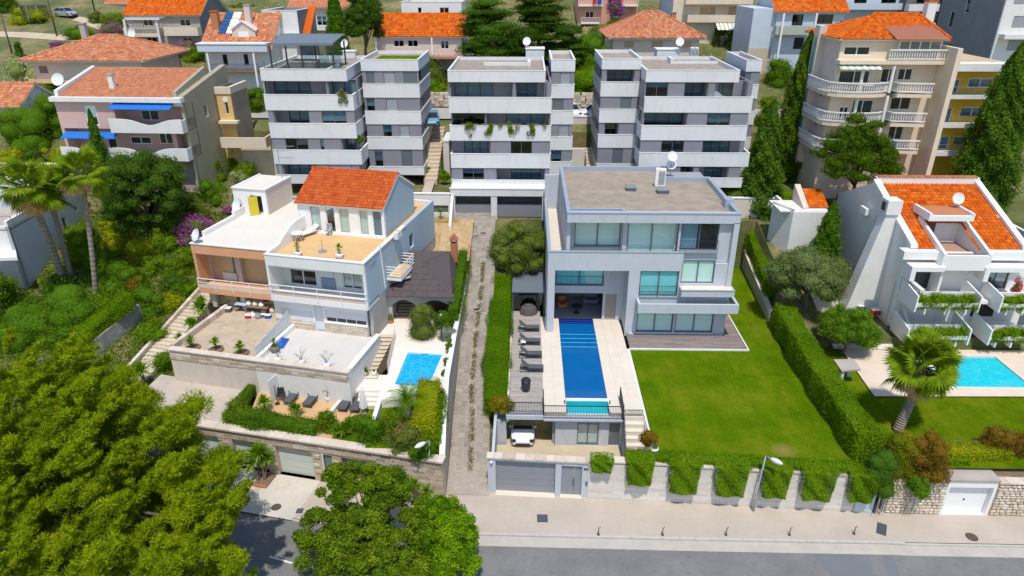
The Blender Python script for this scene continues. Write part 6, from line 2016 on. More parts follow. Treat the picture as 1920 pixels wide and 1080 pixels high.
for i,(dx,mi,lb)in enumerate(((-.8,0,'white bundle on the left of the clutter table'),(-.2,4,'cream bundle in the middle of the clutter table'),(.4,0,'large white bundle on the right of the clutter table'))):
 c,s_=math.cos(RZL),math.sin(RZL)
 bag(lb,Vector((tl.x+dx*c,tl.y+dx*s_,tl.z+.6)),.42,goods[mi][0],1)
p=hw2(505,590)
bk=hw2(436,582)
t=thing('bicycle','dark bicycle leaning by the peach house door','bicycle',bk,RZL);AUTH[t.name]=Matrix.Identity(4)
for x in(-.5,.5):
 w=MB()
 ring=[(x+.33*math.cos(6.2832*i/16),0,.34+.33*math.sin(6.2832*i/16))for i in range(17)]
 w.tube(ring,.02,5,False);w.build('wheel',rubber,t)
MB().bar((-.5,0,.34),(-.15,0,.8),.03).bar((-.15,0,.8),(.4,0,.8),.03).bar((-.15,0,.8),(0,0,.32),.03).bar((0,0,.32),(.4,0,.8),.03).bar((.4,0,.95),(.5,0,.34),.03).bar((-.5,0,.34),(0,0,.32),.025).build('frame',alu_grey,t)
MB().box(-.28,-.06,.86,-.05,.06,.9).bar((-.16,0,.8),(-.17,0,.87),.03).build('saddle',rubber,t)
MB().bar((.38,-.25,.98),(.38,.25,.98),.03).build('handlebar',steel_dark,t)
for i,(px,py,lb)in enumerate(((357,658,'left of three'),(401,662,'middle of three'),(449,668,'right of three'))):
 p=hw2(px,py)
 t=yucca('small yucca in a stone bed along the old terrace edge, '+lb,(p.x,p.y+.4,TZ2+.1),.7,.55,2,'yuccas on the old terrace',60+i,34)
 MB().lathe((p.x,p.y+.4,TZ2),[(.6,.02),(.62,.12),(.5,.15)],12).build('bed',soil,t)
def tz(px,py):return at(px,py,z=TZ)
for(px,py,rz,lb)in((548,752,-10,'leftmost of the four'),(584,757,-12,'second from the left of the four'),(653,753,-8,'third from the left of the four'),(674,755,-4,'rightmost of the four beside the white parasol')):
 lounger('charcoal sun lounger on the ochre terrace, '+lb,tz(px,py)+Vector((0,.3 if px<600 else-.5,0)),R(rz),sling,steel_dark,'charcoal loungers on the left terrace')
p=tz(683,775)
t=thing('folded_parasol','closed white parasol standing by the charcoal loungers','parasol',p)
MB().lathe(p,[(.22,0),(.2,.07),(.03,.1)],12).build('base',galv,t)
MB().bar(p+Vector((0,0,.1)),p+Vector((0,0,2.3)),.045).build('pole',white_clean,t)
m=MB();prof=[(.24,.55),(.22,.9),(.16,1.5),(.09,2.0),(.03,2.25)]
for i in range(4):
 for j in range(16):
  def vv(i_,j_):
   r,z=prof[i_];r*=1+.25*(j_%2);a=6.2832*j_/16;return(p.x+r*math.cos(a),p.y+r*math.sin(a),p.z+z)
  m.face([vv(i,j),vv(i,j+1),vv(i+1,j+1),vv(i+1,j)])
m.build('canopy',white_clean,t)
chair('black garden chair on the ochre terrace by the wall',tz(528,750),R(10),steel_dark,steel_dark)
p=tz(520,757)
t=thing('patio_heater','thin standing lamp with tray beside the black chair','lamp',p)
MB().lathe(p,[(.2,0),(.18,.05),(.03,.07)],10).build('base',steel_dark,t);MB().bar(p+Vector((0,0,.07)),p+Vector((0,0,1.5)),.04).build('pole',steel_dark,t);MB().lathe(p+Vector((0,0,1.5)),[(.12,0),(.1,.1)],10).build('lamp',galv,t)
p=tz(517,748)
t=thing('screen_panel','tall pale grey folded screen on the ochre terrace','screen',p,R(70));AUTH[t.name]=Matrix.Identity(4)
MB().box(-.5,-.03,.05,.5,.03,1.9).build('panel',white,t);MB().box(-.45,-.2,0,-.38,.2,.05).box(.38,-.2,0,.45,.2,.05).build('foot',galv,t)
for i,(px,py,lb,h)in enumerate(((571,737,'between the two left loungers',.5),(616,752,'yucca beside the low white wall',.6),(624,742,'tall grey pot at the wall',.7))):
 pot_plant('potted plant on the ochre terrace, '+lb,tz(px,py),.4,.22,'yucca' if i<2 else 'bare',None,80+i,white,h,.4,L_BLUE if i==2 else None)
p=tz(686,728)
t=thing('stone_counter','white masonry counter behind the charcoal loungers','counter',p)
MB().box(p.x-1.0,p.y,TZ,p.x+.9,p.y+.5,TZ+.95).build('body',white,t);MB().box(p.x-1.05,p.y-.05,TZ+.952,p.x+.95,p.y+.55,TZ+1.02).build('top',cream_stone,t)
pot_plant('yucca in grey pot on the white counter',(p.x,p.y+.25,TZ+1.02),.35,.24,'yucca',None,90,galv,.15,.4)
pot_plant('small white urn at the counter right end',(p.x+.7,p.y+.25,TZ+1.02),.42,.22,'bush',None,91,white_clean,.1,.12)
ob=thing('outbuilding','low arched stone outbuilding with brown hipped roof and brick chimney','outbuilding',(-9,56,4))
ez=8.3
e1,e2=at(720,556,z=ez),at(848,558,z=ez)
bk2=at(858,470,z=9)
apex=at(790,492,z=10.0)
tile_plane(ob,slate_brown,e1,e2,[apex],.17,.6,arch=.03)
m=MB()
far1,far2=at(766,470,z=10.2),at(858,474,z=8.5)
m.face([tuple(e2),tuple(far2),tuple(at(842,471,z=9.7)),tuple(apex)],.4)
m.face([tuple(apex),tuple(at(842,471,z=9.7)),tuple(far1)],.7)
m.face([tuple(e1),tuple(apex),tuple(far1),tuple(Vector((-10.9,55.5,9.9))),tuple(Vector((e1.x,e1.y+2.2,ez+.7)))],.5)
m.build('roof_sheet',slate_brown,ob)
rs=MB()
for i in range(26):
 f=i/26
 a=Vector(e2).lerp(far2,f);b=Vector(apex).lerp(at(842,471,z=9.7),f)
 rs.bar(a+Vector((0,0,.03)),b+Vector((0,0,.03)),.05,.04,.8)
stuff('roof_ribs',rs,slate_brown,ob)
ridge(ob,slate_brown,tuple(apex),tuple(e2),.1)
wl=at(726,592,z=5.5)
yw=e1.y+.5
arch=MB()
x0,x1=e1.x+.2,e2.x-.1
def arch_wall(mb,xa,xb,y,z0,z1,th):
 n=10;pts=[]
 for i in range(n+1):
  q=i/n;pts.append((xa+(xb-xa)*q,z0+(z1-z0)*math.sin(math.pi*q)))
 for i in range(n):
  (a,za),(b,zb)=pts[i],pts[i+1]
  mb.prism([(a,y),(b,y),(b,y+th),(a,y+th)],[za,zb,zb,za],z1+.35)
mid=(x0+x1)/2-.2
arch_wall(arch,x0+.3,mid-.2,yw,7.3,7.75,.3);arch_wall(arch,mid+.2,x1-.2,yw,7.3,7.75,.3)
arch.box(x0,yw,5.5,x0+.3,yw+.3,8.2).box(mid-.2,yw,5.5,mid+.2,yw+.3,8.2).box(x1-.2,yw,5.5,x1+.1,yw+.3,8.2)
arch.build('arched_wall',plain('arch_render',(.46,.43,.40),.85,.1),ob)
MB().box(x0,yw+2.4,5.5,x1,yw+2.6,8.6).build('rear_wall',timber_dark,ob)
stp=MB()
for i in range(6):stp.box(x0+.5,yw+.6+i*.28,5.5,mid-.5,yw+.9+i*.28,5.85+i*.16)
stp.build('inner_steps',plain('inner_step',(.30,.23,.17),.9,.12),ob)
c=at(852,478,z=9.2)
ch=thing('chimney','small red brick chimney with gabled cap behind the brown roof','chimney',(c.x,c.y,8.6))
for r in range(9):
 MB().box(c.x-.3+.005*(r%2),c.y-.3,8.60+r*.2,c.x+.3,c.y+.3,8.60+r*.2+.18).build('brick_course',terracotta,ch)
MB().box(c.x-.26,c.y-.26,8.60,c.x+.26,c.y+.26,10.40).build('core',soil,ch)
MB().prism([(c.x-.38,c.y-.35),(c.x,c.y-.35),(c.x,c.y+.35),(c.x-.38,c.y+.35)],[10.70,10.70,10.70,10.70],[10.75,11.2,11.2,10.75]).prism([(c.x,c.y-.35),(c.x+.38,c.y-.35),(c.x+.38,c.y+.35),(c.x,c.y+.35)],10.70,[11.2,10.75,10.75,11.2]).build('cap',terracotta,ch)
MB().box(c.x-.28,c.y-.28,10.40,c.x-.18,c.y+.28,10.70).box(c.x+.18,c.y-.28,10.40,c.x+.28,c.y+.28,10.70).build('cap_support',terracotta,ch)
pk=at(742,535,z=8.8)
t=thing('loose_board','pale plank lying on the brown outbuilding roof','board',(pk.x,pk.y,8.8))
a,b=at(733,532,z=8.85),at(770,521,z=9.35)
m=MB().bar(a+Vector((0,0,.12)),b+Vector((0,0,.12)),.38,.05);m.build('plank',wood_grey,t)
gw=thing('garden_wall','white garden wall with two long grey slots before the middle block','wall',(-11,69,8))
q0,q1=at(752,410,z=8.2),at(853,418,z=8.4)
yw_=70.0
r1=WF.rect(763,383,797,397,v=yw_);r2=WF.rect(806,385,841,399,v=yw_)
xa,xb=WF.pt(735,400,v=yw_).x,WF.pt(852,400,v=yw_).x
ztw=WF.pt(800,364,v=yw_).z
wall(gw,white,(xa,yw_),FRONT,xb-xa,7.2,ztw,[(r1[0]-xa,r1[1],r1[2]-xa,r1[3]),(r2[0]-xa,r2[1],r2[2]-xa,r2[3])],.3)
for r in(r1,r2):MB().box(r[0],yw_+.15,r[1],r[2],yw_+.2,r[3]).build('slot_panel',alu_grey,gw)
MB().box(xa,yw_-.05,ztw,xb+.1,yw_+.35,ztw+.1).build('coping',white_clean,gw)
MB().prism([(xb-.25,66.4),(xb,66.4),(xb,yw_),(xb-.25,yw_)],7,[9.0,9.0,ztw,ztw]).build('side_wall',white,gw)
sl_=MB()
rng=np.random.default_rng(8)
cols,rows=22,10
gp=[[None]*(rows+1)for _ in range(cols+1)]
for i in range(cols+1):
 for j in range(rows+1):
  x=-12.3+6.9*i/cols;y=61.2+8.7*j/rows
  z=7.3+(8.75-7.3)*min(1,j/6)+(rng.normal(0,.13)if 0<j<8 else 0)
  gp[i][j]=(x,y,z)
for i in range(cols):
 for j in range(rows):sl_.face([gp[i][j],gp[i+1][j],gp[i+1][j+1],gp[i][j+1]])
struct('bare_slope',sl_,plain('dry_earth',(.50,.35,.19),.95,.22,1.6,5,bump=.08,stain=(.25,.24,.10),stain_amt=.6))
RG=4.45
YF=54.5
RH=thing('house','white house with steep bright orange roof, flared buttress and planted balconies','house',(36,56,RG))
xL=at(1667,605,z=RG).x
xR=at(1919,462,y=YF).x+3.0
ze=at(1780,466,y=YF-.3).z
yr=62.6;zrr=at(1760,345,y=yr).z
xrl,xrr=at(1656,345,y=yr).x,at(1868,342,y=yr).x
zc1=7.85
def rf(*q,v=YF):return WF.rect(*q,v=v)
wl=[rf(1700,500,1741,541),rf(1853,497,1884,541),rf(1827,563,1861,594)]
hs=[(a[0]-xL,max(a[1],zc1 if i<2 else RG+.05),a[2]-xL,a[3])for i,a in enumerate(wl)]
wall(RH,white,(xL,YF),FRONT,xR-xL,RG-.3,ze-.5,hs,.3)
for h in hs:window(RH,(xL,YF),FRONT,h,2,timber_dark,pane_dark,.12,.07,name='glass_door')
wall(RH,white,(xL,69.5),(0.0,-1.0),69.5-YF-.3,RG-.5,ze-.5,[(1.2,7,1.9,8.2)],.3,'side_wall')
window(RH,(xL,69.5),(0.0,-1.0),(1.2,7,1.9,8.2),1,white_clean,pane_dark,.1,.06,sill=white_clean)
MB().box(xL,69.2,RG,xR,69.5,ze).build('rear_wall',white,RH)
MB().box(xR-.3,YF+.3,RG,xR,69.2,ze).build('side_wall',white,RH)
MB().box(xL+.3,YF+.3,zc1-.25,xR-.3,69.2,zc1).build('floor_slab',floor_grey,RH)
sl=(zrr-ze)/(yr-YF)
pt=[(xL,YF+.02),(xL+.3,YF+.02),(xL+.3,yr),(xL,yr)]
MB().prism(pt,ze-.5,[ze+.05,ze+.05,zrr+.1,zrr+.1]).prism([(xL,yr),(xL+.3,yr),(xL+.3,69.5),(xL,69.5)],ze-.5,[zrr+.1,zrr+.1,ze,ze]).build('gable',white,RH)
MB().prism([(xL-.12,YF-.35),(xL+.45,YF-.35),(xL+.45,yr),(xL-.12,yr)],[ze+.02,ze+.02,zrr+.12,zrr+.12],[ze+.32,ze+.32,zrr+.42,zrr+.42]).build('verge',white_clean,RH)
MB().prism([(xrr-.1,YF-.35),(xR+.1,YF-.35),(xrr+.5,yr),(xrr,yr)],[ze+.02,ze+.02,zrr+.12,zrr+.12],[ze+.32,ze+.32,zrr+.42,zrr+.42])if False else None
xv=at(1916,452,y=YF).x
MB().prism([(xv,YF-.35),(xv+.5,YF-.35),(xv+.5,yr),(xv,yr)],[ze+.02,ze+.02,zrr+.12,zrr+.12],[ze+.3,ze+.3,zrr+.4,zrr+.4]).build('verge',white_clean,RH)
MB().box(xL+.1,yr-.1,zrr-.3,xv+.4,yr+.35,zrr+.62).build('ridge_wall',white,RH)
rt=MB()
i=0;x=xL+.3
while x<xv+.2:
 rt.tube([(x,yr-.15,zrr+.66),(x,yr+.4,zrr+.66)],.09,7,True,rnd.random());x+=.24
stuff('ridge_tiles',rt,tile_soft,RH)
cx0,cx1=at(1733,455,y=YF+.5).x,at(1829,455,y=YF+.5).x
def zro(y):return ze+sl*(y-YF)
dcx0,dcx1=at(1745,440,y=YF+1.2).x,at(1822,440,y=YF+1.2).x
yd=YF+3.1
hole=[(dcx0,YF-1,zro(YF-1)),(dcx1,YF-1,zro(YF-1)),(dcx1,yd,zro(yd)),(dcx0,yd,zro(yd))]
tile_plane(RH,tile_bright,(xL+.42,YF-.3,zro(YF-.3)),(xv,YF-.3,zro(YF-.3)),[(xv,yr,zrr),(xL+.42,yr,zrr)],.36,.42,holes=[hole],arch=.11)
m=MB()
for a,b in((xL+.3,dcx0),(dcx1,xv)):m.face([(a,YF-.3,zro(YF-.3)-.03),(b,YF-.3,zro(YF-.3)-.03),(b,yr,zrr-.03),(a,yr,zrr-.03)])
m.face([(dcx0,yd,zro(yd)-.03),(dcx1,yd,zro(yd)-.03),(dcx1,yr,zrr-.03),(dcx0,yr,zrr-.03)])
m.face([(xL+.3,69.5,ze-.1),(xL+.3,yr,zrr-.03),(xv,yr,zrr-.03),(xv,69.5,ze-.1)])
m.build('roof',roof_felt,RH)
tile_plane(RH,tile_bright,(xv,69.6,ze-.1),(xL+.42,69.6,ze-.1),[(xL+.42,yr,zrr),(xv,yr,zrr)],.27,.37)
MB().box(xL-.9,YF-1.0,ze-.75,dcx0-.05,YF-.02,ze-.05).build('eave_fascia',white_clean,RH)
MB().box(dcx1+.05,YF-1.0,ze-.75,xv+.8,YF-.02,ze-.05).build('eave_fascia',white_clean,RH)
MB().box(dcx0,yd-.02,ze-.6,dcx1,yd+.2,zro(yd)+.7).build('dormer_wall',white,RH)
MB().box(dcx0+.35,yd-.08,ze-.3,dcx0+1.35,yd-.03,ze+1.75).build('dormer_door',timber_dark,RH)
hood=MB().prism([(dcx0-.25,yd-1.5),(dcx1+.1,yd-1.5),(dcx1+.1,yd+1.2),(dcx0-.25,yd+1.2)],[zro(yd)+.55]*4,[zro(yd)+1.0]*4)
hood.build('dormer_hood',white_clean,RH)
MB().box(dcx0,yd-1.2,zro(yd)+1.0,dcx1-.15,yd+1.1,zro(yd)+1.06).build('hood_roof',tile_soft,RH)
MB().box(dcx0-.25,yd-1.5,zro(yd)+1.0,dcx0-.02,yd+1.2,zro(yd)+1.22).box(dcx1-.13,yd-1.5,zro(yd)+1.0,dcx1+.1,yd+1.2,zro(yd)+1.22).build('hood_parapet',white_clean,RH)
for xa,xb in((dcx0-.25,dcx0),(dcx1,dcx1+.25)):
 MB().prism([(xa,YF-1.7),(xb,YF-1.7),(xb,yd+.1),(xa,yd+.1)],ze-1.4,[ze+.05,ze+.05,zro(yd)+.5,zro(yd)+.5]).build('dormer_cheek',white_clean,RH)
MB().box(dcx0,YF-1.7,ze-1.4,dcx1,YF-1.45,ze-.1).build('tub_front',white_clean,RH)
MB().box(dcx0,YF-1.45,ze-1.4,dcx1,yd-.1,ze-.7).build('tub_floor',plain('terracotta_floor',(.42,.24,.18),.8,.1),RH)
MB().box(dcx0+.05,YF-1.4,ze-.69,dcx1-.05,YF-.9,ze-.25).build('tub_soil',soil,RH)
dq=at(1795,386,y=yd+.6);dish('large white satellite dish standing on the orange roof dormer',(dq.x,yd+.9,zro(yd)+1.0),.48,(-.15,-.85,.35),.8)
for a,b in((at(1704,492,y=YF-1.2).x,at(1766,492,y=YF-1.2).x),(at(1842,492,y=YF-1.2).x,at(1925,492,y=YF-1.2).x)):
 zt_=ze-1.05
 MB().box(a,YF-1.9,zt_-.4,b,YF-.02,zt_).build('porch_hood',white_clean,RH)
 MB().box(a,YF-1.9,zt_-1.25,a+.4,YF-.5,zt_-.401).build('hood_support',white_clean,RH)
def balcony(xa,xb,zf,yf,lb=None):
 MB().box(xa,yf,zf-.3,xb,YF-.002,zf).build('balcony_slab',white_clean,RH)
 MB().box(xa,yf,zf+.001,xb,yf+.12,zf+.85).box(xa,yf-.75,zf-.1,xb,yf-.65,zf+.25).box(xa,yf-.65,zf-.1,xb,yf-.002,zf).build('planter_trough',white_clean,RH)
 for s in(xa-.12,xb):
  MB().prism([(s,yf-.9),(s+.12,yf-.9),(s+.12,YF-.8),(s,YF-.8)],zf-.5,[zf+.95,zf+.95,zf+1.35,zf+1.35]).build('balcony_fin',white_clean,RH)
 MB().box(xa,yf,zf+.86,xb,yf+.1,zf+.92).build('balcony_rail',white_clean,RH)
 for i in range(3):
  x=xa+(xb-xa)*(i+.5)/3
  MB().box(x-.06,yf-.8,zf-.75,x+.06,yf-.1,zf-.31).build('trough_bracket',white_clean,RH)
yb=51.9
B1=(at(1713,550,y=yb).x,at(1828,550,y=yb).x);B2=(at(1870,550,y=yb).x,at(1960,550,y=yb).x)
for(a,b)in(B1,B2):balcony(a,b,zc1,yb)
MB().box(xL,YF-3.0,zc1-.3,xL+.35,YF-.002,zc1+1.3).build('end_wall',white,RH)
for(a,b)in(B1,B2):balcony(a,b,RG+.35,yb)
MB().box(B1[1]+.3,yb+.3,zc1-.3,B2[0]-.3,YF-.002,zc1-.02).build('balcony_link',white_clean,RH)
MB().box(B1[1]-2.4,YF-1.4,zc1+.001,B1[1]-2.2,YF-.002,zc1+2.2).build('privacy_wall',white_clean,RH)
MB().prism([(xL+.4,YF-2.2),(xL+.55,YF-2.2),(xL+.55,YF-.3),(xL+.4,YF-.3)],RG,[RG+.8,RG+.8,RG+2.0,RG+2.0]).build('swept_wall',white,RH)
def trough_hedge(label,a,b,zf,yf,seed):
 rng=np.random.default_rng(seed)
 t=thing('balcony_planting',label,'hedge',((a+b)/2,yf-.35,zf),0,'trailing greenery in the balcony troughs')
 cl=[]
 x=a+.25
 while x<b-.1:
  cl.append(((x,yf-.5+rng.normal(0,.08),zf+rng.uniform(-.25,.75)),(.34,.40,.36)));x+=.11
 P,N,ti=clump_leaves(cl,5200,rng,.1)
 leaf_mesh('foliage',L_HEDGE,P,N,.06,ti,t,core=[(c,(.2,.26,.22))for c,r in cl])
 MB().box(a+.05,yf-.64,zf+.01,b-.05,yf-.05,zf+.15).build('soil',soil,t)
trough_hedge('green hedge in the upper left balcony trough of the orange-roofed house',*B1,zc1,yb,1)
trough_hedge('green hedge in the upper right balcony trough of the orange-roofed house',*B2,zc1,yb,2)
trough_hedge('green hedge in the lower left balcony trough behind the fan palm',*B1,RG+.35,yb,3)
trough_hedge('green hedge in the lower right balcony trough above the aqua pool',*B2,RG+.35,yb,4)
bx=at(1607,575,z=RG);tx=at(1665,385,y=58.3)
cb0,cb1=at(1582,572,y=57.6).x,at(1617,572,y=57.6).x
ct0,ct1=at(1650,392,y=57.6).x,at(1676,392,y=57.6).x
zt_=at(1660,380,y=57.6).z
m=MB()
def lv(a,b,y0,y1,z):return[(a,y0,z),(b,y0,z),(b,y1,z),(a,y1,z)]
lo,hi=lv(cb0,xL+.05,57.2,58.6,RG-.4),lv(xL-1.0,xL+.05,57.4,58.4,zt_-1.0)
for i in range(4):m.face([lo[i],lo[(i+1)%4],hi[(i+1)%4],hi[i]])
m.box(xL-1.15,57.25,zt_-1.0,xL+.1,58.55,zt_+.25)
m.build('buttress',white,RH)
MB().box(xL-1.2,57.6,zt_-.75,xL-1.152,58.2,zt_+.0).build('flue_opening',steel_dark,RH)
MB().box(xL-.5,62.0,ze+.2,xL-.002,63.2,ze+.8).build('wall_box',white_clean,RH)
for y,z1 in((61.0,ze+.6),(55.3,ze-3.5)):MB().bar((xL-.07,y,RG),(xL-.07,y,z1),.09).build('downpipe',white_clean,RH)
MB().box(xL-.12,YF-.1,RG-.2,xL-.002,YF+.25,ze-1.2).build('corner_pier',white_clean,RH)
GZ=3.15
m=MB().face([(24.1,36.6,GZ),(60,36.6,GZ),(60,52.6,GZ),(25.2,52.6,GZ)])
struct('right_lawn',m,lawn_mat)
m=MB().face([(23.4,36.2,2.72),(60,36.0,2.72),(60,37.7,2.95),(24.0,37.7,2.95)])
struct('garden_border',m,soil)
def rl_pts(rng,n):
 x=rng.uniform(24.5,42,n);y=rng.uniform(38.0,52,n)
 ok=~((x>26)&(y>44.6))
 return np.stack([x,y,np.full(n,GZ)],1)[ok]
scatter_grass('right_lawn_grass',rl_pts,30000,leafmat('rough_turf',(.085,.13,.006),(.14,.18,.010),(.22,.225,.02),.2),.05,seed=5)
pz_=3.32
pq=[at(1780,725,z=pz_),at(1921,722,z=pz_),at(1866,669,z=pz_),at(1795,673,z=pz_)]
y0_,y1_=pq[0].y,pq[2].y
x0_=pq[0].x
poly=[(x0_,y0_),(pq[1].x+.4,y0_),(pq[2].x,y1_),(pq[3].x,y1_)]
zq=pz_-.04
O_=[(at(1640,742,z=pz_).x,at(1640,742,z=pz_).y,zq),(60,at(1900,737,z=pz_).y,zq),(60,52.0,zq),(27.2,52.0,zq)]
q_=[(p[0],p[1],zq)for p in poly]
m=MB()
for j in range(4):m.face([O_[j],O_[(j+1)%4],q_[(j+1)%4],q_[j]])
struct('aqua_pool_paving',m,plain('aqua_pool_stone',(.68,.56,.45),.7,.07,.8,6))
m=MB().face([(26.5,51.8,pz_+.02),(31.8,51.8,pz_+.02),(31.9,60,RG-.0),(27.8,62,RG-.0)])
struct('side_path',m,plain('side_path_stone',(.68,.60,.51),.8,.08,.8,6))
sp=thing('swimming_pool','aqua swimming pool behind the fan palm at the right edge','swimming pool',(35,48,pz_))
cx_,cy_=sum(p[0]for p in poly)/4,sum(p[1]for p in poly)/4
MB().prism(poly,2.4,pz_-.1).build('water',pool_aqua,sp)
o_=[(cx_+(p[0]-cx_)*1.1,cy_+(p[1]-cy_)*1.16)for p in poly]
m=MB()
for j in range(4):m.prism([o_[j],o_[(j+1)%4],poly[(j+1)%4],poly[j]],pz_-.2,pz_+.02)
m.build('coping',cream_stone,sp)
hb=at(1588,690,z=4.6)
t=thing('stone_table','weathered stone slab table beside the long clipped hedge','table',(hb.x,hb.y,GZ))
a=[at(1563,674,z=4.6),at(1602,673,z=4.6),at(1614,692,z=4.6),at(1578,695,z=4.6)]
MB().prism([(p.x,p.y)for p in(a[3],a[2],a[1],a[0])],4.45,4.6).build('top',roof_felt,t)
MB().box(a[3].x+.1,a[3].y+.15,3.1,a[3].x+.35,a[3].y+.4,4.45).build('leg',white,t)
MB().box(a[1].x-.5,a[1].y-.4,3.1,a[1].x-.25,a[1].y-.15,4.45).build('leg',white,t)
for(px,py,lb,mt,s)in((1613,580,'blue crate by the flared buttress',blue_cloth,.55),(1640,588,'red box under the clothes horse by the orange-roofed house',red_thing,.6)):
 bag(lb,at(px,py,z=RG),s,mt,0)
q=at(1634,575,z=RG+.2)
t=thing('clothes_horse','folding clothes horse hung with washing by the buttress','clothes rack',(q.x,q.y,RG))
MB().bar((q.x-.5,q.y,RG),(q.x+.4,q.y+.3,RG+1.1),.03).bar((q.x+.5,q.y,RG),(q.x-.4,q.y+.3,RG+1.1),.03).bar((q.x-.6,q.y,RG+1.0),(q.x+.6,q.y,RG+1.0),.03).build('frame',galv,t)
for i,mt in enumerate((curtain,cover_cloth,red_thing)):MB().box(q.x-.5+i*.34,q.y-.03,RG+.35,q.x-.22+i*.34,q.y+.0,RG+1.0).build('washing',mt,t)
for(px,py,lb)in((1703,680,'teal sun lounger half hidden behind the fan palm, left one'),(1742,700,'teal sun lounger half hidden behind the fan palm, right one')):
 lounger(lb,at(px,py,z=pz_),R(20),teal_thing,white_clean,'teal loungers by the aqua pool')
q=at(1695,570,z=RG);t=thing('garden_parasol','small white parasol at the left end of the planted balconies','parasol',(q.x+1.0,q.y-1.0,RG))
c=t.location;MB().bar(c,c+Vector((0,0,2.3)),.05).build('pole',white_clean,t);MB().lathe(c+Vector((0,0,1.9)),[(.75,0),(.5,.25),(.05,.5)],10).build('canopy',white_clean,t)
an=thing('outbuilding','small white annexe with orange tiled roof between the cypresses','outbuilding',(24.5,66,5))
ya=64.5
r=WF.rect(1488,398,1544,460,v=ya)
wall(an,white,(r[0],ya),FRONT,r[2]-r[0],4.2,r[3],[(.5,4.3,2.6,5.6)],.25)
MB().box(r[0]+.5,ya+.2,4.3,r[2]-.4,ya+.25,5.6).build('opening_shade_panel',room_dark,an)  # dark panel that paints the shade inside the opening
x2=WF.pt(1446,400,v=67).x
MB().prism([(x2,67.0),(r[0],ya),(r[0]+.2,ya+.2),(x2+.2,67.2)],4.2,r[3]+.3).build('side_wall',white,an)
MB().box(r[0],ya+.25,4.2,r[0]+.25,70,r[3]).build('side_wall',white,an)
MB().box(x2,ya+.3,r[3]-.1,r[2],68.2,r[3]+.05).build('flat_roof',white,an)
zz=r[3]+1.3
tile_plane(an,tile_bright,(WF.pt(1512,391,v=66).x,65.6,r[3]+.1),(WF.pt(1550,391,v=66).x,65.6,r[3]+.1),[(WF.pt(1550,391,v=66).x,68,zz),(WF.pt(1512,391,v=66).x,68,zz)],.28,.38,slab=white)
MB().prism([(WF.pt(1500,391,v=66).x,65.2),(WF.pt(1511,391,v=66).x,65.4),(WF.pt(1511,391,v=66).x,68.4),(WF.pt(1500,391,v=66).x,68.4)],r[3],[r[3]+.2,r[3]+.2,zz+.4,zz+.4]).build('parapet',beige_pink,an)
for x in(1441,1445):
 q=at(x,460,z=4.4);MB().bar(q,q+Vector((0,0,2.2)),.07).build('post',white_clean,an)
pane_backing=plain('slate_pane_backing',(.30,.35,.39),.85,.1,3.0)  # grey-blue sheets added behind block panes so dark openings read lighter
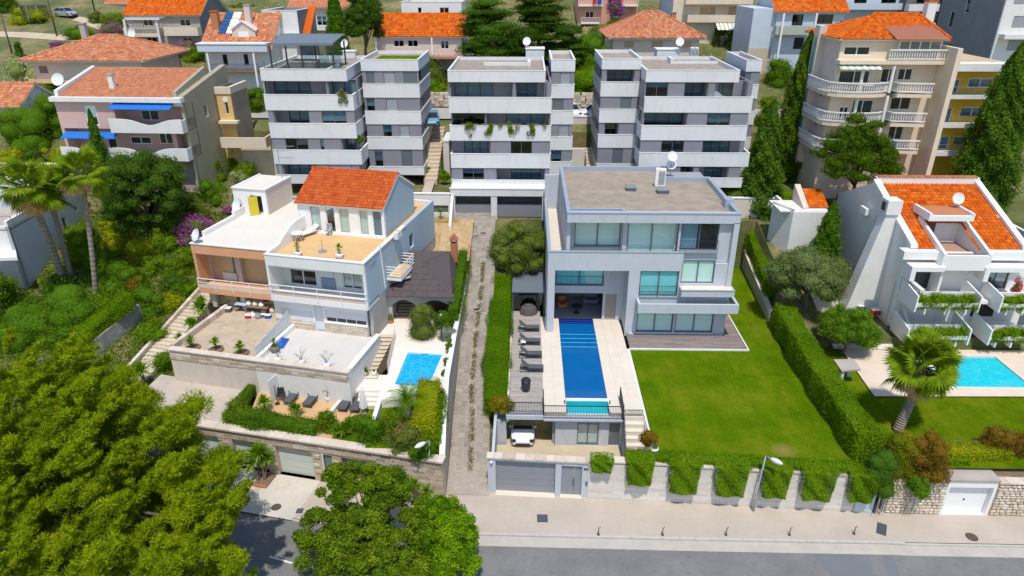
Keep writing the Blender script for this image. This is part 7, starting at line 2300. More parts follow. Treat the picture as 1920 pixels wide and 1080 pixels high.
def volume(B,x0,x1,y0,y1,bands,rows,rec=1.5,left_win=(),right_win=(),bx=None):
 """Banded block volume. bands: [(zb, zt)] low to high, last is the roof parapet; rows[k] lies between band k and k+1:
    list of (kind, xa, xb): p flush panel, w flush window, s shuttered window, r recessed loggia, d recessed dark glazing."""
 for kx,(zb,zt)in enumerate(bands):
  a,b=(bx[kx]if bx else(x0,x1))
  m=MB()
  th=.14;o=.05
  m.box(a-o,y0-o,zb,b+o,y0-o+th,zt)
  m.box(a-o,y0-o+th,zb,a-o+th,y1+o,zt)
  m.box(b+o-th,y0-o+th,zb,b+o,y1+o,zt)
  m.box(a-o+th,y1+o-th,zb,b+o-th,y1+o,zt)
  m.build('white_band',block_white,B)
  cp=MB()
  cp.box(a-o-.03,y0-o-.03,zt+.001,b+o+.03,y0-o+th+.02,zt+.05)
  cp.box(a-o-.03,y0-o+th+.02,zt+.001,a-o+th+.02,y1+o,zt+.05)
  cp.box(b+o-th-.02,y0-o+th+.02,zt+.001,b+o+.03,y1+o,zt+.05)
  cp.build('band_coping',white_clean,B)
  MB().box(a+.06,y0+.1,zb+.02,b-.06,y1-.1,zb+.24).build('floor_slab',block_white,B)
 for kx,row in enumerate(rows):
  za,zb=bands[kx][1],bands[kx+1][0]
  zf=bands[kx][0]+.24
  cur=x0
  segs=sorted(row,key=lambda s:s[1])
  full=[]
  for s in segs:
   if s[1]>cur+.02:full.append(('p',cur,s[1]))
   full.append((s[0],max(s[1],cur),s[2]));cur=s[2]
  if cur<x1-.02:full.append(('p',cur,x1))
  for(kd,a,b)in full:
   if kd=='p':
    MB().box(a,y0+.03,zf,b,y0+.2,zb).build('grey_panel',block_grey,B)
   elif kd in 'ws':
    wall(B,block_grey,(a,y0+.03),FRONT,b-a,zf,zb+.02,[(.02,za-.05,b-a-.02,zb-.04)],.2,'window_surround')
    window(B,(a,y0+.03),FRONT,(.02,za-.05,b-a-.02,zb-.04),2 if b-a>1.4 else 1,alu_grey,pane_dark,.06,.05,(pane_backing if rnd.random()<.5 else curtain)if rnd.random()<.8 else None,rnd.uniform(.3,.95),white_clean)
    if kd=='s':MB().box(a+.08,y0+.07,za-.02,b-.08,y0+.085,zb-.08).build('shutter',rnd.choice((shutter_grey,alu_grey)),B)
   else:
    hs=[]
    L=b-a
    if kd=='r':
     w=L*.62;u=L*(.06 if rnd.random()<.5 else.3)
     hs=[(u,zf+.08,u+w,zb-.12)]
    else:hs=[(.12,zf+.08,L-.12,zb-.1)]
    wall(B,block_grey if kd=='r' else block_dark,(a,y0+rec),FRONT,L,zf,zb,hs,.15,'loggia_wall')
    for h in hs:window(B,(a,y0+rec),FRONT,h,3 if h[2]-h[0]>2.6 else 2,steel_dark,pane_dark,.04,.06,(pane_backing if rnd.random()<.6 else curtain)if rnd.random()<.8 else None,rnd.uniform(.5,.97),name='sliding_door')
    for s in(a,b):
     if x0+.1<s<x1-.1:MB().box(s-.08,y0+.21,zf,s+.08,y0+rec,zb).build('loggia_side',block_grey,B)
  for side,wins,xx in(('l',left_win,x0),('r',right_win,x1)):
   hs=[]
   recessed=(full and full[0][0]in 'rd')if side=='l' else(full and full[-1][0]in 'rd')
   st=rec+.2 if recessed else.21
   for(kk,v0,v1)in wins:
    if kk==kx:hs.append((v0,za-.05,v1,zb-.05))
   if side=='r':
    wall(B,block_grey,(xx,y0+st),(0.,1.),y1-y0-st,zf,zb,[(h[0]-st,h[1],h[2]-st,h[3])for h in hs],.2,'side_wall')
    for h in hs:window(B,(xx,y0+st),(0.,1.),(h[0]-st,h[1],h[2]-st,h[3]),1,alu_grey,pane_dark,.05,.05)
   else:
    wall(B,block_grey,(xx,y1),(0.,-1.),y1-y0-st,zf,zb,[(y1-y0-h[2],h[1],y1-y0-h[0],h[3])for h in hs],.2,'side_wall')
    for h in hs:window(B,(xx,y1),(0.,-1.),(y1-y0-h[2],h[1],y1-y0-h[0],h[3]),1,alu_grey,pane_dark,.05,.05)
  MB().box(x0,y1-.2,zf,x1,y1,zb).build('rear_wall',block_grey,B)
 zb,zt=bands[-1]
 a,b=(bx[-1]if bx else(x0,x1))
 MB().box(a+.1,y0+.1,zt-.45,b-.1,y1-.1,zt-.35).build('roof_covering',gravel,B)
def zpx(px,ys,y):return[WF.pt(px,q,v=y).z for q in ys]
def bandz(px,ys,y):
 z=zpx(px,ys,y)
 return[(z[i+1],z[i])for i in range(0,len(z)-1,2)][::-1]
def seg(y,*items):return[(kd,WF.pt(a,240,v=y).x,WF.pt(b,240,v=y).x)for kd,a,b in items]
def segz(y,pz,*items):return[(kd,WF.pt(a,pz,v=y).x,WF.pt(b,pz,v=y).x)for kd,a,b in items]
rnd=random.Random(77)
YA,YS=72.0,75.3
B2_=thing('apartment_block','middle white-banded apartment block with trailing balcony plants and garages','apartment block',(-2.8,76,8.8))
bands=bandz(940,[133,154,183,212,236,264,289,315,338,366],YA)
xa,xb=WF.pt(840,133,v=YA).x,WF.pt(1032,250,v=YA).x
rows=[segz(YA,326,('w',867,908),('r',930,1022)),segz(YA,276,('r',845,920),('w',957,998)),segz(YA,224,('d',842,910),('r',911,1031)),segz(YA,168,('r',842,962),('r',966,1026))]
bxs=[(xa,xb)]*4+[(xa,WF.pt(1022,133,v=YA).x)]
volume(B2_,xa,xb,YA,84.0,bands,rows,bx=bxs)
bandsR=bandz(1055,[112,134,159,184,208,233,257,281,304,330],YS)
x2,x3=xb+.08,WF.pt(1078,112,v=YS).x
volume(B2_,x2,x3,YS,84.0,bandsR,[segz(YS,290,('w',1033,1053)),segz(YS,245,('s',1047,1067)),segz(YS,196,('s',1036,1057)),segz(YS,145,('s',1050,1071))],right_win=((0,2,3),(2,4,5.2)))
zg0,zgt=9.0,bands[0][0]
g1_,g2_=WF.rect(853,365,921,402,v=70.3),WF.rect(932,365,1016,402,v=70.3)
xg0,xg1=WF.pt(846,390,v=70.3).x,WF.pt(1052,390,v=70.3).x
zgt=WF.pt(940,353,v=70.3).z-.02
zdo=WF.pt(880,366,v=70.3).z
MB().box(xg0,70.0,zdo,xg1,72.3,zgt).build('garage_lintel',block_white,B2_)
MB().box(xg0-.1,69.95,zgt+.002,xg1+.1,70.2,zgt+.1).build('lintel_coping',white_clean,B2_)
for a,b in((xg0,g1_[0]),(g1_[2],g2_[0]),(g2_[2],xg1)):MB().box(a,70.05,8.3,b,71.9,zdo).build('garage_pier',block_white,B2_)
MB().box(xg0,71.6,8.3,xg1,71.8,zdo).build('garage_back',room_dark,B2_)
for a,b in((g1_[0],g1_[2]),(g2_[0],g2_[2])):
 MB().box(a+.02,70.5,8.6,b-.02,70.55,8.85+(zdo-8.8)*.52).build('garage_door',block_grey,B2_)
B1_=thing('apartment_block','left white-banded apartment block with grass roof and grey roof pergola','apartment block',(-17,76,10.5))
bands=bandz(600,[130,152,178,207,232,259,282,308,329,334],YA)
bands[0]=(bands[0][1]-.9,bands[0][1])
xa,xb=WF.pt(490,130,v=YA).x,WF.pt(668,250,v=YA).x
rows=[segz(YA,318,('d',530,595),('s',616,660)),segz(YA,270,('w',535,578),('w',600,608),('r',640,671)),segz(YA,220,('r',513,580),('w',603,650)),segz(YA,165,('r',497,612),('d',614,664))]
bxs=[(xa,xb+.3),(xa,xb+.3),(xa,xb),(xa-.1,xb),(xa-.1,WF.pt(648,130,v=YA).x)]
volume(B1_,xa,xb,YA,84.0,bands,rows,bx=bxs)
bandsR=bandz(740,[112,133,158,183,209,233,257,280,313,318],YS)
bandsR[0]=(bandsR[0][1]-.9,bandsR[0][1])
x2,x3=xb+.4,WF.pt(783,112,v=YS).x
volume(B1_,x2,x3,YS,84.0,bandsR,[segz(YS,290,('w',702,718),('s',752,773)),segz(YS,245,('w',718,735),('s',749,768)),segz(YS,196,('w',687,703),('s',724,746)),segz(YS,145,('s',686,702),('s',719,741),('s',756,782))],right_win=((0,2,3.2),(1,2,4),(2,1.5,3),(3,.4,2.4)))
B3_=thing('apartment_block','right white-banded apartment block with gravel roof and wide left balconies','apartment block',(17,76,10.5))
bands=bandz(1290,[132,154,182,211,236,263,287,312,334,340],YA)
bands[0]=(bands[0][1]-1.0,bands[0][1])
xa,xb=WF.pt(1205,220,v=YA).x,WF.pt(1403,220,v=YA).x
rows=[segz(YA,322,('d',1275,1300),('r',1310,1366)),segz(YA,300,('w',1237,1280),('r',1314,1400)),segz(YA,250,('d',1204,1286),('w',1322,1366)),segz(YA,168,('w',1210,1253),('d',1283,1328),('r',1340,1402))]
bxs=[(xa,WF.pt(1392,330,v=YA).x),(xa,WF.pt(1389,300,v=YA).x+.8),(xa,xb),(xa+.1,xb+.15),(WF.pt(1213,132,v=YA).x,WF.pt(1387,132,v=YA).x)]
volume(B3_,xa,xb,YA,84.0,bands,rows,bx=bxs,left_win=((1,.5,2),(2,1,2.4)))
bandsL=bandz(1165,[110,130,154,181,205,230,253,277,308,314],YS)
bandsL[0]=(bandsL[0][1]-.9,bandsL[0][1])
x0_,x1_=WF.pt(1130,110,v=YS).x,xa-.08
volume(B3_,x0_,x1_,YS,84.0,bandsL,[segz(YS,290,('s',1148,1168)),segz(YS,245,('d',1133,1160)),segz(YS,193,('s',1163,1184)),segz(YS,142,('d',1137,1190))],left_win=((1,1,3),(3,1,3)))
x4,x5=xb+.3,WF.pt(1432,115,v=YS).x
bandsQ=bandz(1405,[113,134,159,185,209,234,258,283,312,318],YS+.6)
bandsQ[0]=(bandsQ[0][1]-.9,bandsQ[0][1])
volume(B3_,x4,x5,YS+.6,84.0,bandsQ,[[],[],[],segz(YS+.6,145,('s',1393,1408))],right_win=((3,.5,2.0),(2,1,3)))
def rbox(nm,B,px,py,z,w,d,h,mt,cap=True):
 q=at(px,py,z=z);x0,y0=q.x-w/2,q.y
 MB().box(x0,y0,z,x0+w,y0+d,z+h).build(nm,mt,B)
 if cap:MB().box(x0-.08,y0-.08,z+h,x0+w+.08,y0+d+.08,z+h+.07).build('cap',white_clean,B)
zt2=bands[-1][1]
z2r=bandz(940,[133,154],YA)[0][1]
rbox('stair_head',B2_,1003,107,z2r-.3,2.2,2.2,.9,block_white)
q=at(962,122,z=z2r-.3);MB().box(q.x+1.6,q.y-.6,z2r-.36,q.x+1.95,q.y+2.0,z2r+.1).build('roof_upstand',block_white,B2_)
q=at(962,122,z=z2r-.3);MB().box(q.x-3.2,q.y-.1,z2r-.36,q.x+1.6,q.y+.15,z2r+.0).build('roof_upstand',block_white,B2_)
q=at(988,100,z=z2r);dish('white satellite dish on the middle block roof',(q.x,q.y,z2r-.3),.48,(-.1,-.85,.4),1.6)
rbox('stair_head',B3_,1252,110,z2r-.3,2.6,2.0,1.0,block_white)
q=at(1272,105,z=z2r);dish('white satellite dish on the right block roof',(q.x,q.y,z2r-.3),.48,(-.1,-.85,.4),1.8)
q=at(1290,118,z=z2r-.3);MB().box(q.x-2.2,q.y-1.2,z2r-.36,q.x-1.9,q.y+1,z2r+.3).box(q.x-1.9,q.y-1.2,z2r-.36,q.x+3.2,q.y-.9,z2r+.0).build('roof_upstand',block_white,B3_)
for i,px in enumerate((1298,1306)):
 q=at(px,107,z=z2r-.3)
 t=thing('air_conditioner',('left of the two white air conditioners on the right block roof','right of the two white air conditioners on the right block roof')[i],'air conditioner',(q.x,q.y,z2r-.3))
 MB().box(q.x-.2,q.y,z2r-.2,q.x+.2,q.y+.9,z2r+.75).build('casing',white_clean,t);MB().box(q.x-.15,q.y-.01,z2r-.1,q.x+.15,q.y-.002,z2r+.65).build('grille',galv,t)
 MB().box(q.x-.2,q.y,z2r-.3,q.x+.2,q.y+.1,z2r-.2).build('foot',galv,t)
zR1=bandz(740,[112,133],YS)[0][1]
g0,g1=at(693,109,z=zR1-.3),at(778,97,z=zR1-.3)
gm=MB().box(WF.pt(690,112,v=YS).x+.3,YS+.4,zR1-.34,x3-.3 if False else WF.pt(779,112,v=YS).x-.2,YS+5.6,zR1-.2)
gm.build('green_roof',lawn_mat,B1_)
z1r=bandz(600,[130,152],YA)[0][1]
q=at(632,127,z=z1r-.3);MB().box(WF.pt(617,130,v=YA).x,YA+.3,z1r-.36,WF.pt(645,130,v=YA).x,YA+3.4,z1r-.25).build('green_roof',lawn_mat,B1_)
MB().box(WF.pt(612,130,v=YA).x-.1,YA+.2,z1r-.36,WF.pt(612,130,v=YA).x+.1,YA+5,z1r+.03).build('roof_upstand',block_white,B1_)
pg=thing('pergola','dark grey louvred pergola on the left block roof terrace','pergola',(-19,77,z1r-.3))
pz0=z1r+2.25
p0_,p1_=at(503,83,z=pz0),at(621,84,z=pz0)
dpt=5.0
for i in range(14):
 ya_=p0_.y+i*dpt/14;yb_=ya_+dpt/14*1.02;h0_,h1_=pz0+i*.035,pz0+(i+1)*.035
 MB().prism([(p0_.x,ya_),(p1_.x,ya_),(p1_.x,yb_),(p0_.x,yb_)],[h0_,h0_,h1_,h1_],[h0_+.08,h0_+.08,h1_+.07,h1_+.07]).build('louvre',canopy_grey,pg)
MB().box(p0_.x-.1,p0_.y-.1,pz0-.1,p1_.x+.1,p0_.y-.005,pz0+.14).box(p0_.x-.1,p0_.y+dpt+.06,pz0+.4,p1_.x+.1,p0_.y+dpt+.16,pz0+.62).build('beam',canopy_grey,pg)
for x in(p0_.x+.05,(p0_.x+p1_.x)/2,p1_.x-.05):
 for y in(p0_.y+.05,p0_.y+dpt-.05):MB().box(x-.07,y-.07,z1r-.35,x+.07,y+.07,pz0-.1).build('post',steel_dark,pg)
for i,x in enumerate((.3,.55,.75)):
 xx=p0_.x+(p1_.x-p0_.x)*x;MB().box(xx,p0_.y+dpt-.3,z1r-.3,xx+1.2,p0_.y+dpt-.25,pz0-.12).build('glass_panel',pane_dark,pg)
q=at(571,117,z=z1r+.35)
t=thing('hot_tub','covered grey hot tub on the left block roof terrace','hot tub',(q.x,q.y,z1r-.3))
MB().box(q.x-1.3,q.y-.8,z1r-.33,q.x+1.3,q.y+1.2,z1r+.45).build('tub',alu_grey,t);MB().box(q.x-1.35,q.y-.85,z1r+.452,q.x+1.35,q.y+1.25,z1r+.55).build('cover',roof_felt,t)
gl=thing('roof_glass_railing','glass railing around the left block roof terrace','railing',(-20,73,z1r))
for i in range(6):
 xx=p0_.x-.3+i*1.25
 MB().box(xx,YA+.35,z1r-.3,xx+1.2,YA+.37,z1r+.75).build('glass_panel',pane_clear,gl);MB().bar((xx-.02,YA+.36,z1r-.3),(xx-.02,YA+.36,z1r+.78),.04).build('post',steel_dark,gl)
q=at(649,93,z=z1r+.2);dish('white satellite dish beside the roof pergola',(q.x,q.y,z1r-.3),.5,(-.3,-.8,.4),1.1)
rbox('chimney_block',B1_,655,110,z1r-.3,1.4,1.0,.8,block_white)
q=at(663,103,z=z1r);
t=thing('potted_plant','red-leaved trough plant on the left block roof','potted plant',(q.x,q.y,z1r-.3));MB().box(q.x-.5,q.y,z1r-.3,q.x+.5,q.y+.4,z1r+.1).build('trough',terracotta,t);MB().lathe((q.x,q.y+.2,z1r+.1),[(.3,0),(.35,.15),(.1,.3)],9).build('foliage',L_RED,t)
q=at(815,107,z=17.0);dish('small white satellite dish behind the left block, before the low tiled house',(q.x,q.y,q.z-.6),.45,(-.1,-.85,.4),.8)
def trailing(label,px,py,y,w,h,seed,n=700,mat_=L_LIME):
 rng=np.random.default_rng(seed)
 q=WF.pt(px,py,v=y)
 t=thing('trailing_plant',label,'plant',(q.x,y,q.z),0,'trailing balcony plants')
 cl=[]
 for _ in range(9):
  zz=rng.uniform(-h,.35);cl.append(((q.x+rng.normal(0,w*(.5 if zz>-.2 else.28)),y-.12,q.z+zz),(.22,.16,.24)))
 P,N,ti=clump_leaves(cl,n,rng,0)
 leaf_mesh('foliage',mat_,P,N,.07,ti,t)
 MB().box(q.x-w,y-.06,q.z,q.x+w,y+.2,q.z+.18).build('trough',soil,t)
for i,(px,w)in enumerate(((881,.9),(917,.8),(960,1.0),(1000,.7))):
 trailing('trailing green plant over the middle block balcony, %s'%('leftmost of four','second from left','third from left','rightmost of four')[i],px,236,YA,w,.9,i)
trailing('bushy grass hanging at the left block top balcony corner',640,177,YA,.6,.7,9,900,L_OLIVE)
trailing('green plant at the left block first balcony corner',676,262,YA+.5,.5,.4,10,700,L_MID)
q=at(1043,310,z=11.2)
t=thing('awning','bright blue stretched sun awning beside the middle block','awning',(q.x,q.y,10.5))
a=[at(1031,300,z=11.9),at(1056,298,z=11.9),at(1055,319,z=11.4),at(1031,320,z=11.4)]
m=MB();m.face([a[3],a[2],a[1],a[0]]);m.face([p-Vector((0,0,.03))for p in a]);m.build('cloth',plain('sky_blue_awning',(.02,.38,.68),.5,.08),t)
for p in a:MB().bar((p.x,p.y,9.4),p,.05).build('post',galv,t)
def gz_at(x,y):return ground_z(x,y)
def simple_house(label,x0px,x1px,pytop,y,depth,wallm,wins=(),roof=None,zb=None,rz=0,balc=(),name='house',wm=None,shut=None,side_m=None,cat='house',sidew=(),roofm=None,flat=None,eave=.5,group=None,frame_m=None):
 """House whose front stands on plane y, read from sighted pixels; wins (x0,y0,x1,y1[,kind]); balc (x0,ytop,x1,ybot)."""
 a=WF.pt(x0px,pytop,v=y);b=WF.pt(x1px,pytop,v=y)
 zt=(a.z+b.z)/2
 zb=min(gz_at(a.x,y),gz_at(b.x,y))-.8 if zb is None else zb
 H=thing(name,label,cat,((a.x+b.x)/2,y+depth/2,zb),0,group)
 L=b.x-a.x
 hs=[]
 for w in wins:
  r=WF.rect(w[0],w[1],w[2],w[3],v=y);hs.append((r[0]-a.x,r[1],r[2]-a.x,r[3],w[4]if len(w)>4 else 'w'))
 wall(H,wallm,(a.x,y),FRONT,L,zb,zt,[h[:4]for h in hs],.25)
 for h in hs:
  kd=h[4]
  n=2 if h[2]-h[0]>1.1 else 1
  if kd=='s':
   o=window(H,(a.x,y),FRONT,h[:4],n,shut or shutter_tan,pane_dark,.08,.07)
   MB().box(a.x+h[0]+.08,y+.05,h[1]+.06,a.x+h[2]-.08,y+.08,h[3]-.06).build('shutter',shut or shutter_tan,H)
  else:window(H,(a.x,y),FRONT,h[:4],n,frame_m or white_clean,pane_dark,.08,.07,curtain if kd=='c' else None,.6,sill=white_clean if kd=='i' else None)
 sm=side_m or wallm
 for(sx,dr,st)in((b.x,(0.,1.),y+.25),(a.x,(0.,-1.),y+depth)):
  sh_=[]
  for(sd,v0,z0,v1,z1)in sidew:
   if(sd=='r')==(sx==b.x):sh_.append((v0,zt-z1,v1,zt-z0))
  wall(H,sm,(sx,st),dr,depth-.25,zb,zt,sh_,.25,'side_wall')
  for h in sh_:window(H,(sx,st),dr,h,1,white_clean,pane_dark,.06,.06)
 MB().box(a.x,y+depth-.25,zb,b.x,y+depth,zt).build('rear_wall',sm,H)
 for i in range(1,int((zt-zb)/2.9)+1):MB().box(a.x+.26,y+.26,zt-2.9*i-.1,b.x-.26,y+depth-.26,zt-2.9*i).build('floor_slab',room_mid,H)
 for q in balc:
  r=WF.rect(q[0],q[1],q[2],q[3],v=y-1.2);mt=q[4]if len(q)>4 else wallm
  MB().box(r[0],y-1.2,r[1]-.1,r[2],y-.002,r[1]+.1).build('balcony_slab',mt,H)
  if len(q)>5 and q[5]=='rail':rail(H,(r[0],y-1.15,r[1]+.1),(r[2],y-1.15,r[1]+.1),r[3]-r[1]-.1,q[6]if len(q)>6 else white_clean,int((r[2]-r[0])*4))
  else:MB().box(r[0],y-1.2,r[1]+.101,r[2],y-1.05,r[3]).box(r[0],y-1.05,r[1]+.101,r[0]+.15,y-.002,r[3]).box(r[2]-.15,y-1.05,r[1]+.101,r[2],y-.002,r[3]).build('balcony_parapet',mt,H)
 e=eave
 tm=roofm or tile_old
 if roof and roof[0]=='gable':
  hr=roof[1];ym=y+depth/2
  tile_plane(H,tm,(a.x-e,y-e,zt-.05),(b.x+e,y-e,zt-.05),[(b.x+e,ym,zt+hr),(a.x-e,ym,zt+hr)],.33,.45,slab=white)
  tile_plane(H,tm,(b.x+e,y+depth+e,zt-.05),(a.x-e,y+depth+e,zt-.05),[(a.x-e,ym,zt+hr),(b.x+e,ym,zt+hr)],.4,.6,slab=white)
  ridge(H,tm,(a.x-e,ym,zt+hr+.05),(b.x+e,ym,zt+hr+.05))
  for sx in(a.x,b.x-.25):MB().prism([(sx,y),(sx+.25,y),(sx+.25,ym),(sx,ym)],zt,[zt,zt,zt+hr-.2,zt+hr-.2]).prism([(sx,ym),(sx+.25,ym),(sx+.25,y+depth),(sx,y+depth)],zt,[zt+hr-.2,zt+hr-.2,zt,zt]).build('gable',sm,H)
 elif roof and roof[0]=='hip':
  hr,rl=roof[1],roof[2];ym=y+depth/2;xm=(a.x+b.x)/2+(roof[3]if len(roof)>3 else 0)
  A,Bq,Cq,D=(a.x-e,y-e,zt-.05),(b.x+e,y-e,zt-.05),(b.x+e,y+depth+e,zt-.05),(a.x-e,y+depth+e,zt-.05)
  r0,r1=(xm-rl/2,ym,zt+hr),(xm+rl/2,ym,zt+hr)
  for pl_ in((A,Bq,[r1,r0]),(Bq,Cq,[r1]),(Cq,D,[r0,r1]),(D,A,[r0])):tile_plane(H,tm,pl_[0],pl_[1],pl_[2],.33,.45,slab=white)
  for p,q in((A,r0),(Bq,r1),(Cq,r1),(D,r0),(r0,r1)):ridge(H,tm,Vector(p)+Vector((0,0,.1)),Vector(q)+Vector((0,0,.1)),.13)
 else:
  MB().box(a.x+.26,y+.26,zt-.6,b.x-.26,y+depth-.26,zt-.45).build('roof',flat or roof_felt,H)
  MB().box(a.x-.05,y-.05,zt+.001,b.x+.05,y+.3,zt+.07).box(a.x-.05,y+.3,zt+.001,a.x+.3,y+depth+.05,zt+.07).box(b.x-.3,y+.3,zt+.001,b.x+.05,y+depth+.05,zt+.07).build('coping',white_clean,H)
 return H,a.x,b.x,zt
def chimney_on(H,x,y,z0,z1,w=.6,m=None,cap=None):
 MB().box(x-w/2,y-w/2,z0,x+w/2,y+w/2,z1).build('chimney',m or white,H)
 MB().box(x-w/2-.08,y-w/2-.08,z1+.002,x+w/2+.08,y+w/2+.08,z1+.12).build('chimney_cap',cap or roof_felt,H)
pA,pB=at(125,300,z=14.0),at(352,330,z=12.6)
rzp=R(-2.5)
YP=72.5
FP=Frame((at(100,186,y=YP).x,YP,0),rzp)
P_=thing('house','pink rendered house with blue awnings, olive side wall and low tiled roof','house',FP.loc,rzp,None,True)
zt=FP.pt(200,190,v=0).z;u0,u1=FP.pt(100,186,v=0).x,FP.pt(342,192,v=0).x
ug0=FP.pt(125,300,v=0).x
zb=10.5;D_=11.0
zA=FP.pt(280,246,v=0).z;zB=FP.pt(280,297,v=0).z
xs=FP.pt(213,220,v=0).x
wn=FP.rect(155,198,187,236)
wall(P_,pink,(u0,0),FRONT,xs-u0,zA+.2,zt,[(wn[0]-u0,wn[1],wn[2]-u0,wn[3])],.3)
window(P_,(u0,0),FRONT,(wn[0]-u0,wn[1],wn[2]-u0,wn[3]),1,white_clean,pane_teal,.06,.12)
MB().box(xs,-.05,zt-.45,u1,.3,zt).build('lintel',white,P_)
for(zf,xa_,lab)in((zA,xs,0),(zB,u0,1)):
 ztop_=zt if lab==0 else zA
 hs=[FP.rect(262,206,300,226,v=1.8)]if lab==0 else[FP.rect(243,256,285,270,v=1.8),FP.rect(296,249,326,270,v=1.8),FP.rect(135,258,150,280,v=1.8),FP.rect(200,258,222,280,v=1.8)]
 hs=[(h[0]-xa_,max(h[1],zf+.3),h[2]-xa_,h[3])for h in hs]
 wall(P_,plain('rosy_wall',(.50,.34,.30),.8,.06)if lab==0 else MATS['rosy_wall'],(xa_,1.8),FRONT,u1-xa_,zf,ztop_-.3,hs,.25,'loggia_wall')
 for h in hs:window(P_,(xa_,1.8),FRONT,h,2 if h[2]-h[0]>1.5 else 1,white_clean,pane_dark,.05,.08)
 MB().box(xa_,-1.0,zf,u1,1.8,zf+.2).build('balcony_slab',white,P_)
 for q0,q1 in((xa_,u1),):
  n=22;m=MB()
  for i in range(n):
   f0,f1=i/n,(i+1)/n
   if lab==0:hh=[1.25-.62*math.exp(-((f-.55)/.2)**2)+(.0)for f in(f0,f1)]
   else:hh=[1.15-.75*math.exp(-((f-.26)/.09)**2)-.65*math.exp(-((f-.68)/.1)**2)for f in(f0,f1)]
   xa2,xb2=q0+(q1-q0)*f0,q0+(q1-q0)*f1
   m.prism([(xa2,-1.0),(xb2,-1.0),(xb2,-.85),(xa2,-.85)],zf+.201,[zf+.2+hh[0],zf+.2+hh[1],zf+.2+hh[1],zf+.2+hh[0]])
  m.box(q1-.15,-.85,zf+.201,q1,1.8,zf+1.3)
  m.build('wavy_parapet',white,P_)
MB().box(xs+.02,-.0,zA+.2,xs+.2,1.8,zt-.46).build('side_wall',pink,P_)
MB().box(u0,-.0,zb,u0+.3,D_,zA+.19).build('left_wall',pink,P_)
MB().box(u1-2.0,.3,zB+.2,u1-1.6,1.8,zA).build('pier',pink,P_)
wall(P_,plain('ground_storey',(.47,.36,.33),.8,.08),(u0,.3),FRONT,u1-u0,zb,zB,[(.6,zb+.3,2.2,zb+2.2),(5,zb+.3,7.5,zb+2.2),(9.5,zb+.3,11,zb+2.2)],.25,'ground_wall')
for h in((.6,2.2),(5,7.5),(9.5,11)):window(P_,(u0,.3),FRONT,(h[0],zb+.3,h[1],zb+2.2),2,white_clean,pane_dark)
wall(P_,olive_wall,(u1,-.0),(0.,1.),D_,zb,zt,[(4.2,zt-2.4,5.0,zt-1.0),(7.6,zt-5.6,8.4,zt-4.2),(9.2,zt-2.6,10,zt-1.2),(8.6,zb+1,9.6,zb+2.2)],.3,'side_wall')
for h in((4.2,zt-2.4,5.0,zt-1.0),(7.6,zt-5.6,8.4,zt-4.2),(9.2,zt-2.6,10,zt-1.2),(8.6,zb+1,9.6,zb+2.2)):window(P_,(u1,0),(0.,1.),h,1,white_clean,pane_teal,.05,.1)
MB().box(u0+.3,D_-.3,zb,u1-.3,D_,zt).build('rear_wall',olive_wall,P_)
MB().box(u0-.15,-.5,zt,u1+.1,.3,zt+.45).build('cornice',white,P_)
zri=zt+2.3
tile_plane(P_,tile_soft,(u0+.5,.1,zt+.42),(u1-1.1,.1,zt+.42),[(u1-1.1,7.4,zri),(u0+.5,7.4,zri)],.30,.42,slab=white)
tile_plane(P_,tile_soft,(u1-1.1,D_+.5,zt+.9),(u0+.5,D_+.5,zt+.9),[(u0+.5,7.4,zri),(u1-1.1,7.4,zri)],.40,.6,slab=white)
ridge(P_,tile_soft,(u0+.5,7.4,zri+.05),(u1-1.1,7.4,zri+.05))
for xa_,xb_ in((u0+.05,u0+.45),(u1-1.05,u1-.65)):
 MB().prism([(xa_,.3),(xb_,.3),(xb_,7.4),(xa_,7.4)],zt+.3,[zt+1.0,zt+1.0,zri+.3,zri+.3]).build('gable_parapet',white if xa_<0+u0+1 else olive_wall,P_)
MB().prism([(u1-.64,.3),(u1,.3),(u1,D_),(u1-.64,D_)],zt+.002,[zt+.5,zt+.5,zri+.1,zri+.1]).build('gable_parapet',olive_wall,P_)
q=FP.pt(213,168,v=2.2);chimney_on(P_,q.x,2.2,zt+.9,FP.pt(213,140,v=2.2).z,.5)
for(xp0,xp1,yp,zf)in((210,324,192,zA),(121,221,246,zB)):
 a=FP.pt(xp0,yp,v=-.2);b=FP.pt(xp1,yp,v=-.2);n=6
 for i in range(n):
  xa2,xb2=a.x+(b.x-a.x)*i/n,a.x+(b.x-a.x)*(i+1)/n
  MB().prism([(xa2,-1.15),(xb2-.01,-1.15),(xb2-.01,-.06),(xa2,-.06)],[a.z-.55,a.z-.55,a.z-.1,a.z-.1],[a.z-.5,a.z-.5,a.z-.05,a.z-.05]).build('awning_panel',blue_awning,P_)
q=FP.world(FP.pt(110,148,v=3));dish('big white satellite dish on the pink house roof corner',(q.x,q.y,zt+.9),.62,(.15,-.85,.35),.75)
S_=thing('house','yellow stair tower with arched window beside the olive wall','house',(at(430,200,y=80).x,82,12))
yy_=79.0;r=WF.rect(405,176,440,224,v=yy_)
wall(S_,yellow_wall,(r[0],yy_),FRONT,r[2]-r[0],r[1]-4.5,r[3],[(.75,r[1]+.6,1.15,r[3]-.6)],.25)
window(S_,(r[0],yy_),FRONT,(.75,r[1]+.6,1.15,r[3]-.6),1,white_clean,pane_dark)
MB().tube([(r[0]+.95,yy_-.03,r[3]-.62),(r[0]+.95,yy_+.05,r[3]-.62)],.32,12).build('window_arch',white_clean,S_)
MB().box(r[2]-.25,yy_+.25,r[1]-4.5,r[2],yy_+5,r[3]).build('side_wall',olive_wall,S_)
MB().box(r[0]-.8,yy_+.3,r[1]-4.5,r[0],yy_+5,r[3]+.6).build('side_wall',olive_wall,S_)
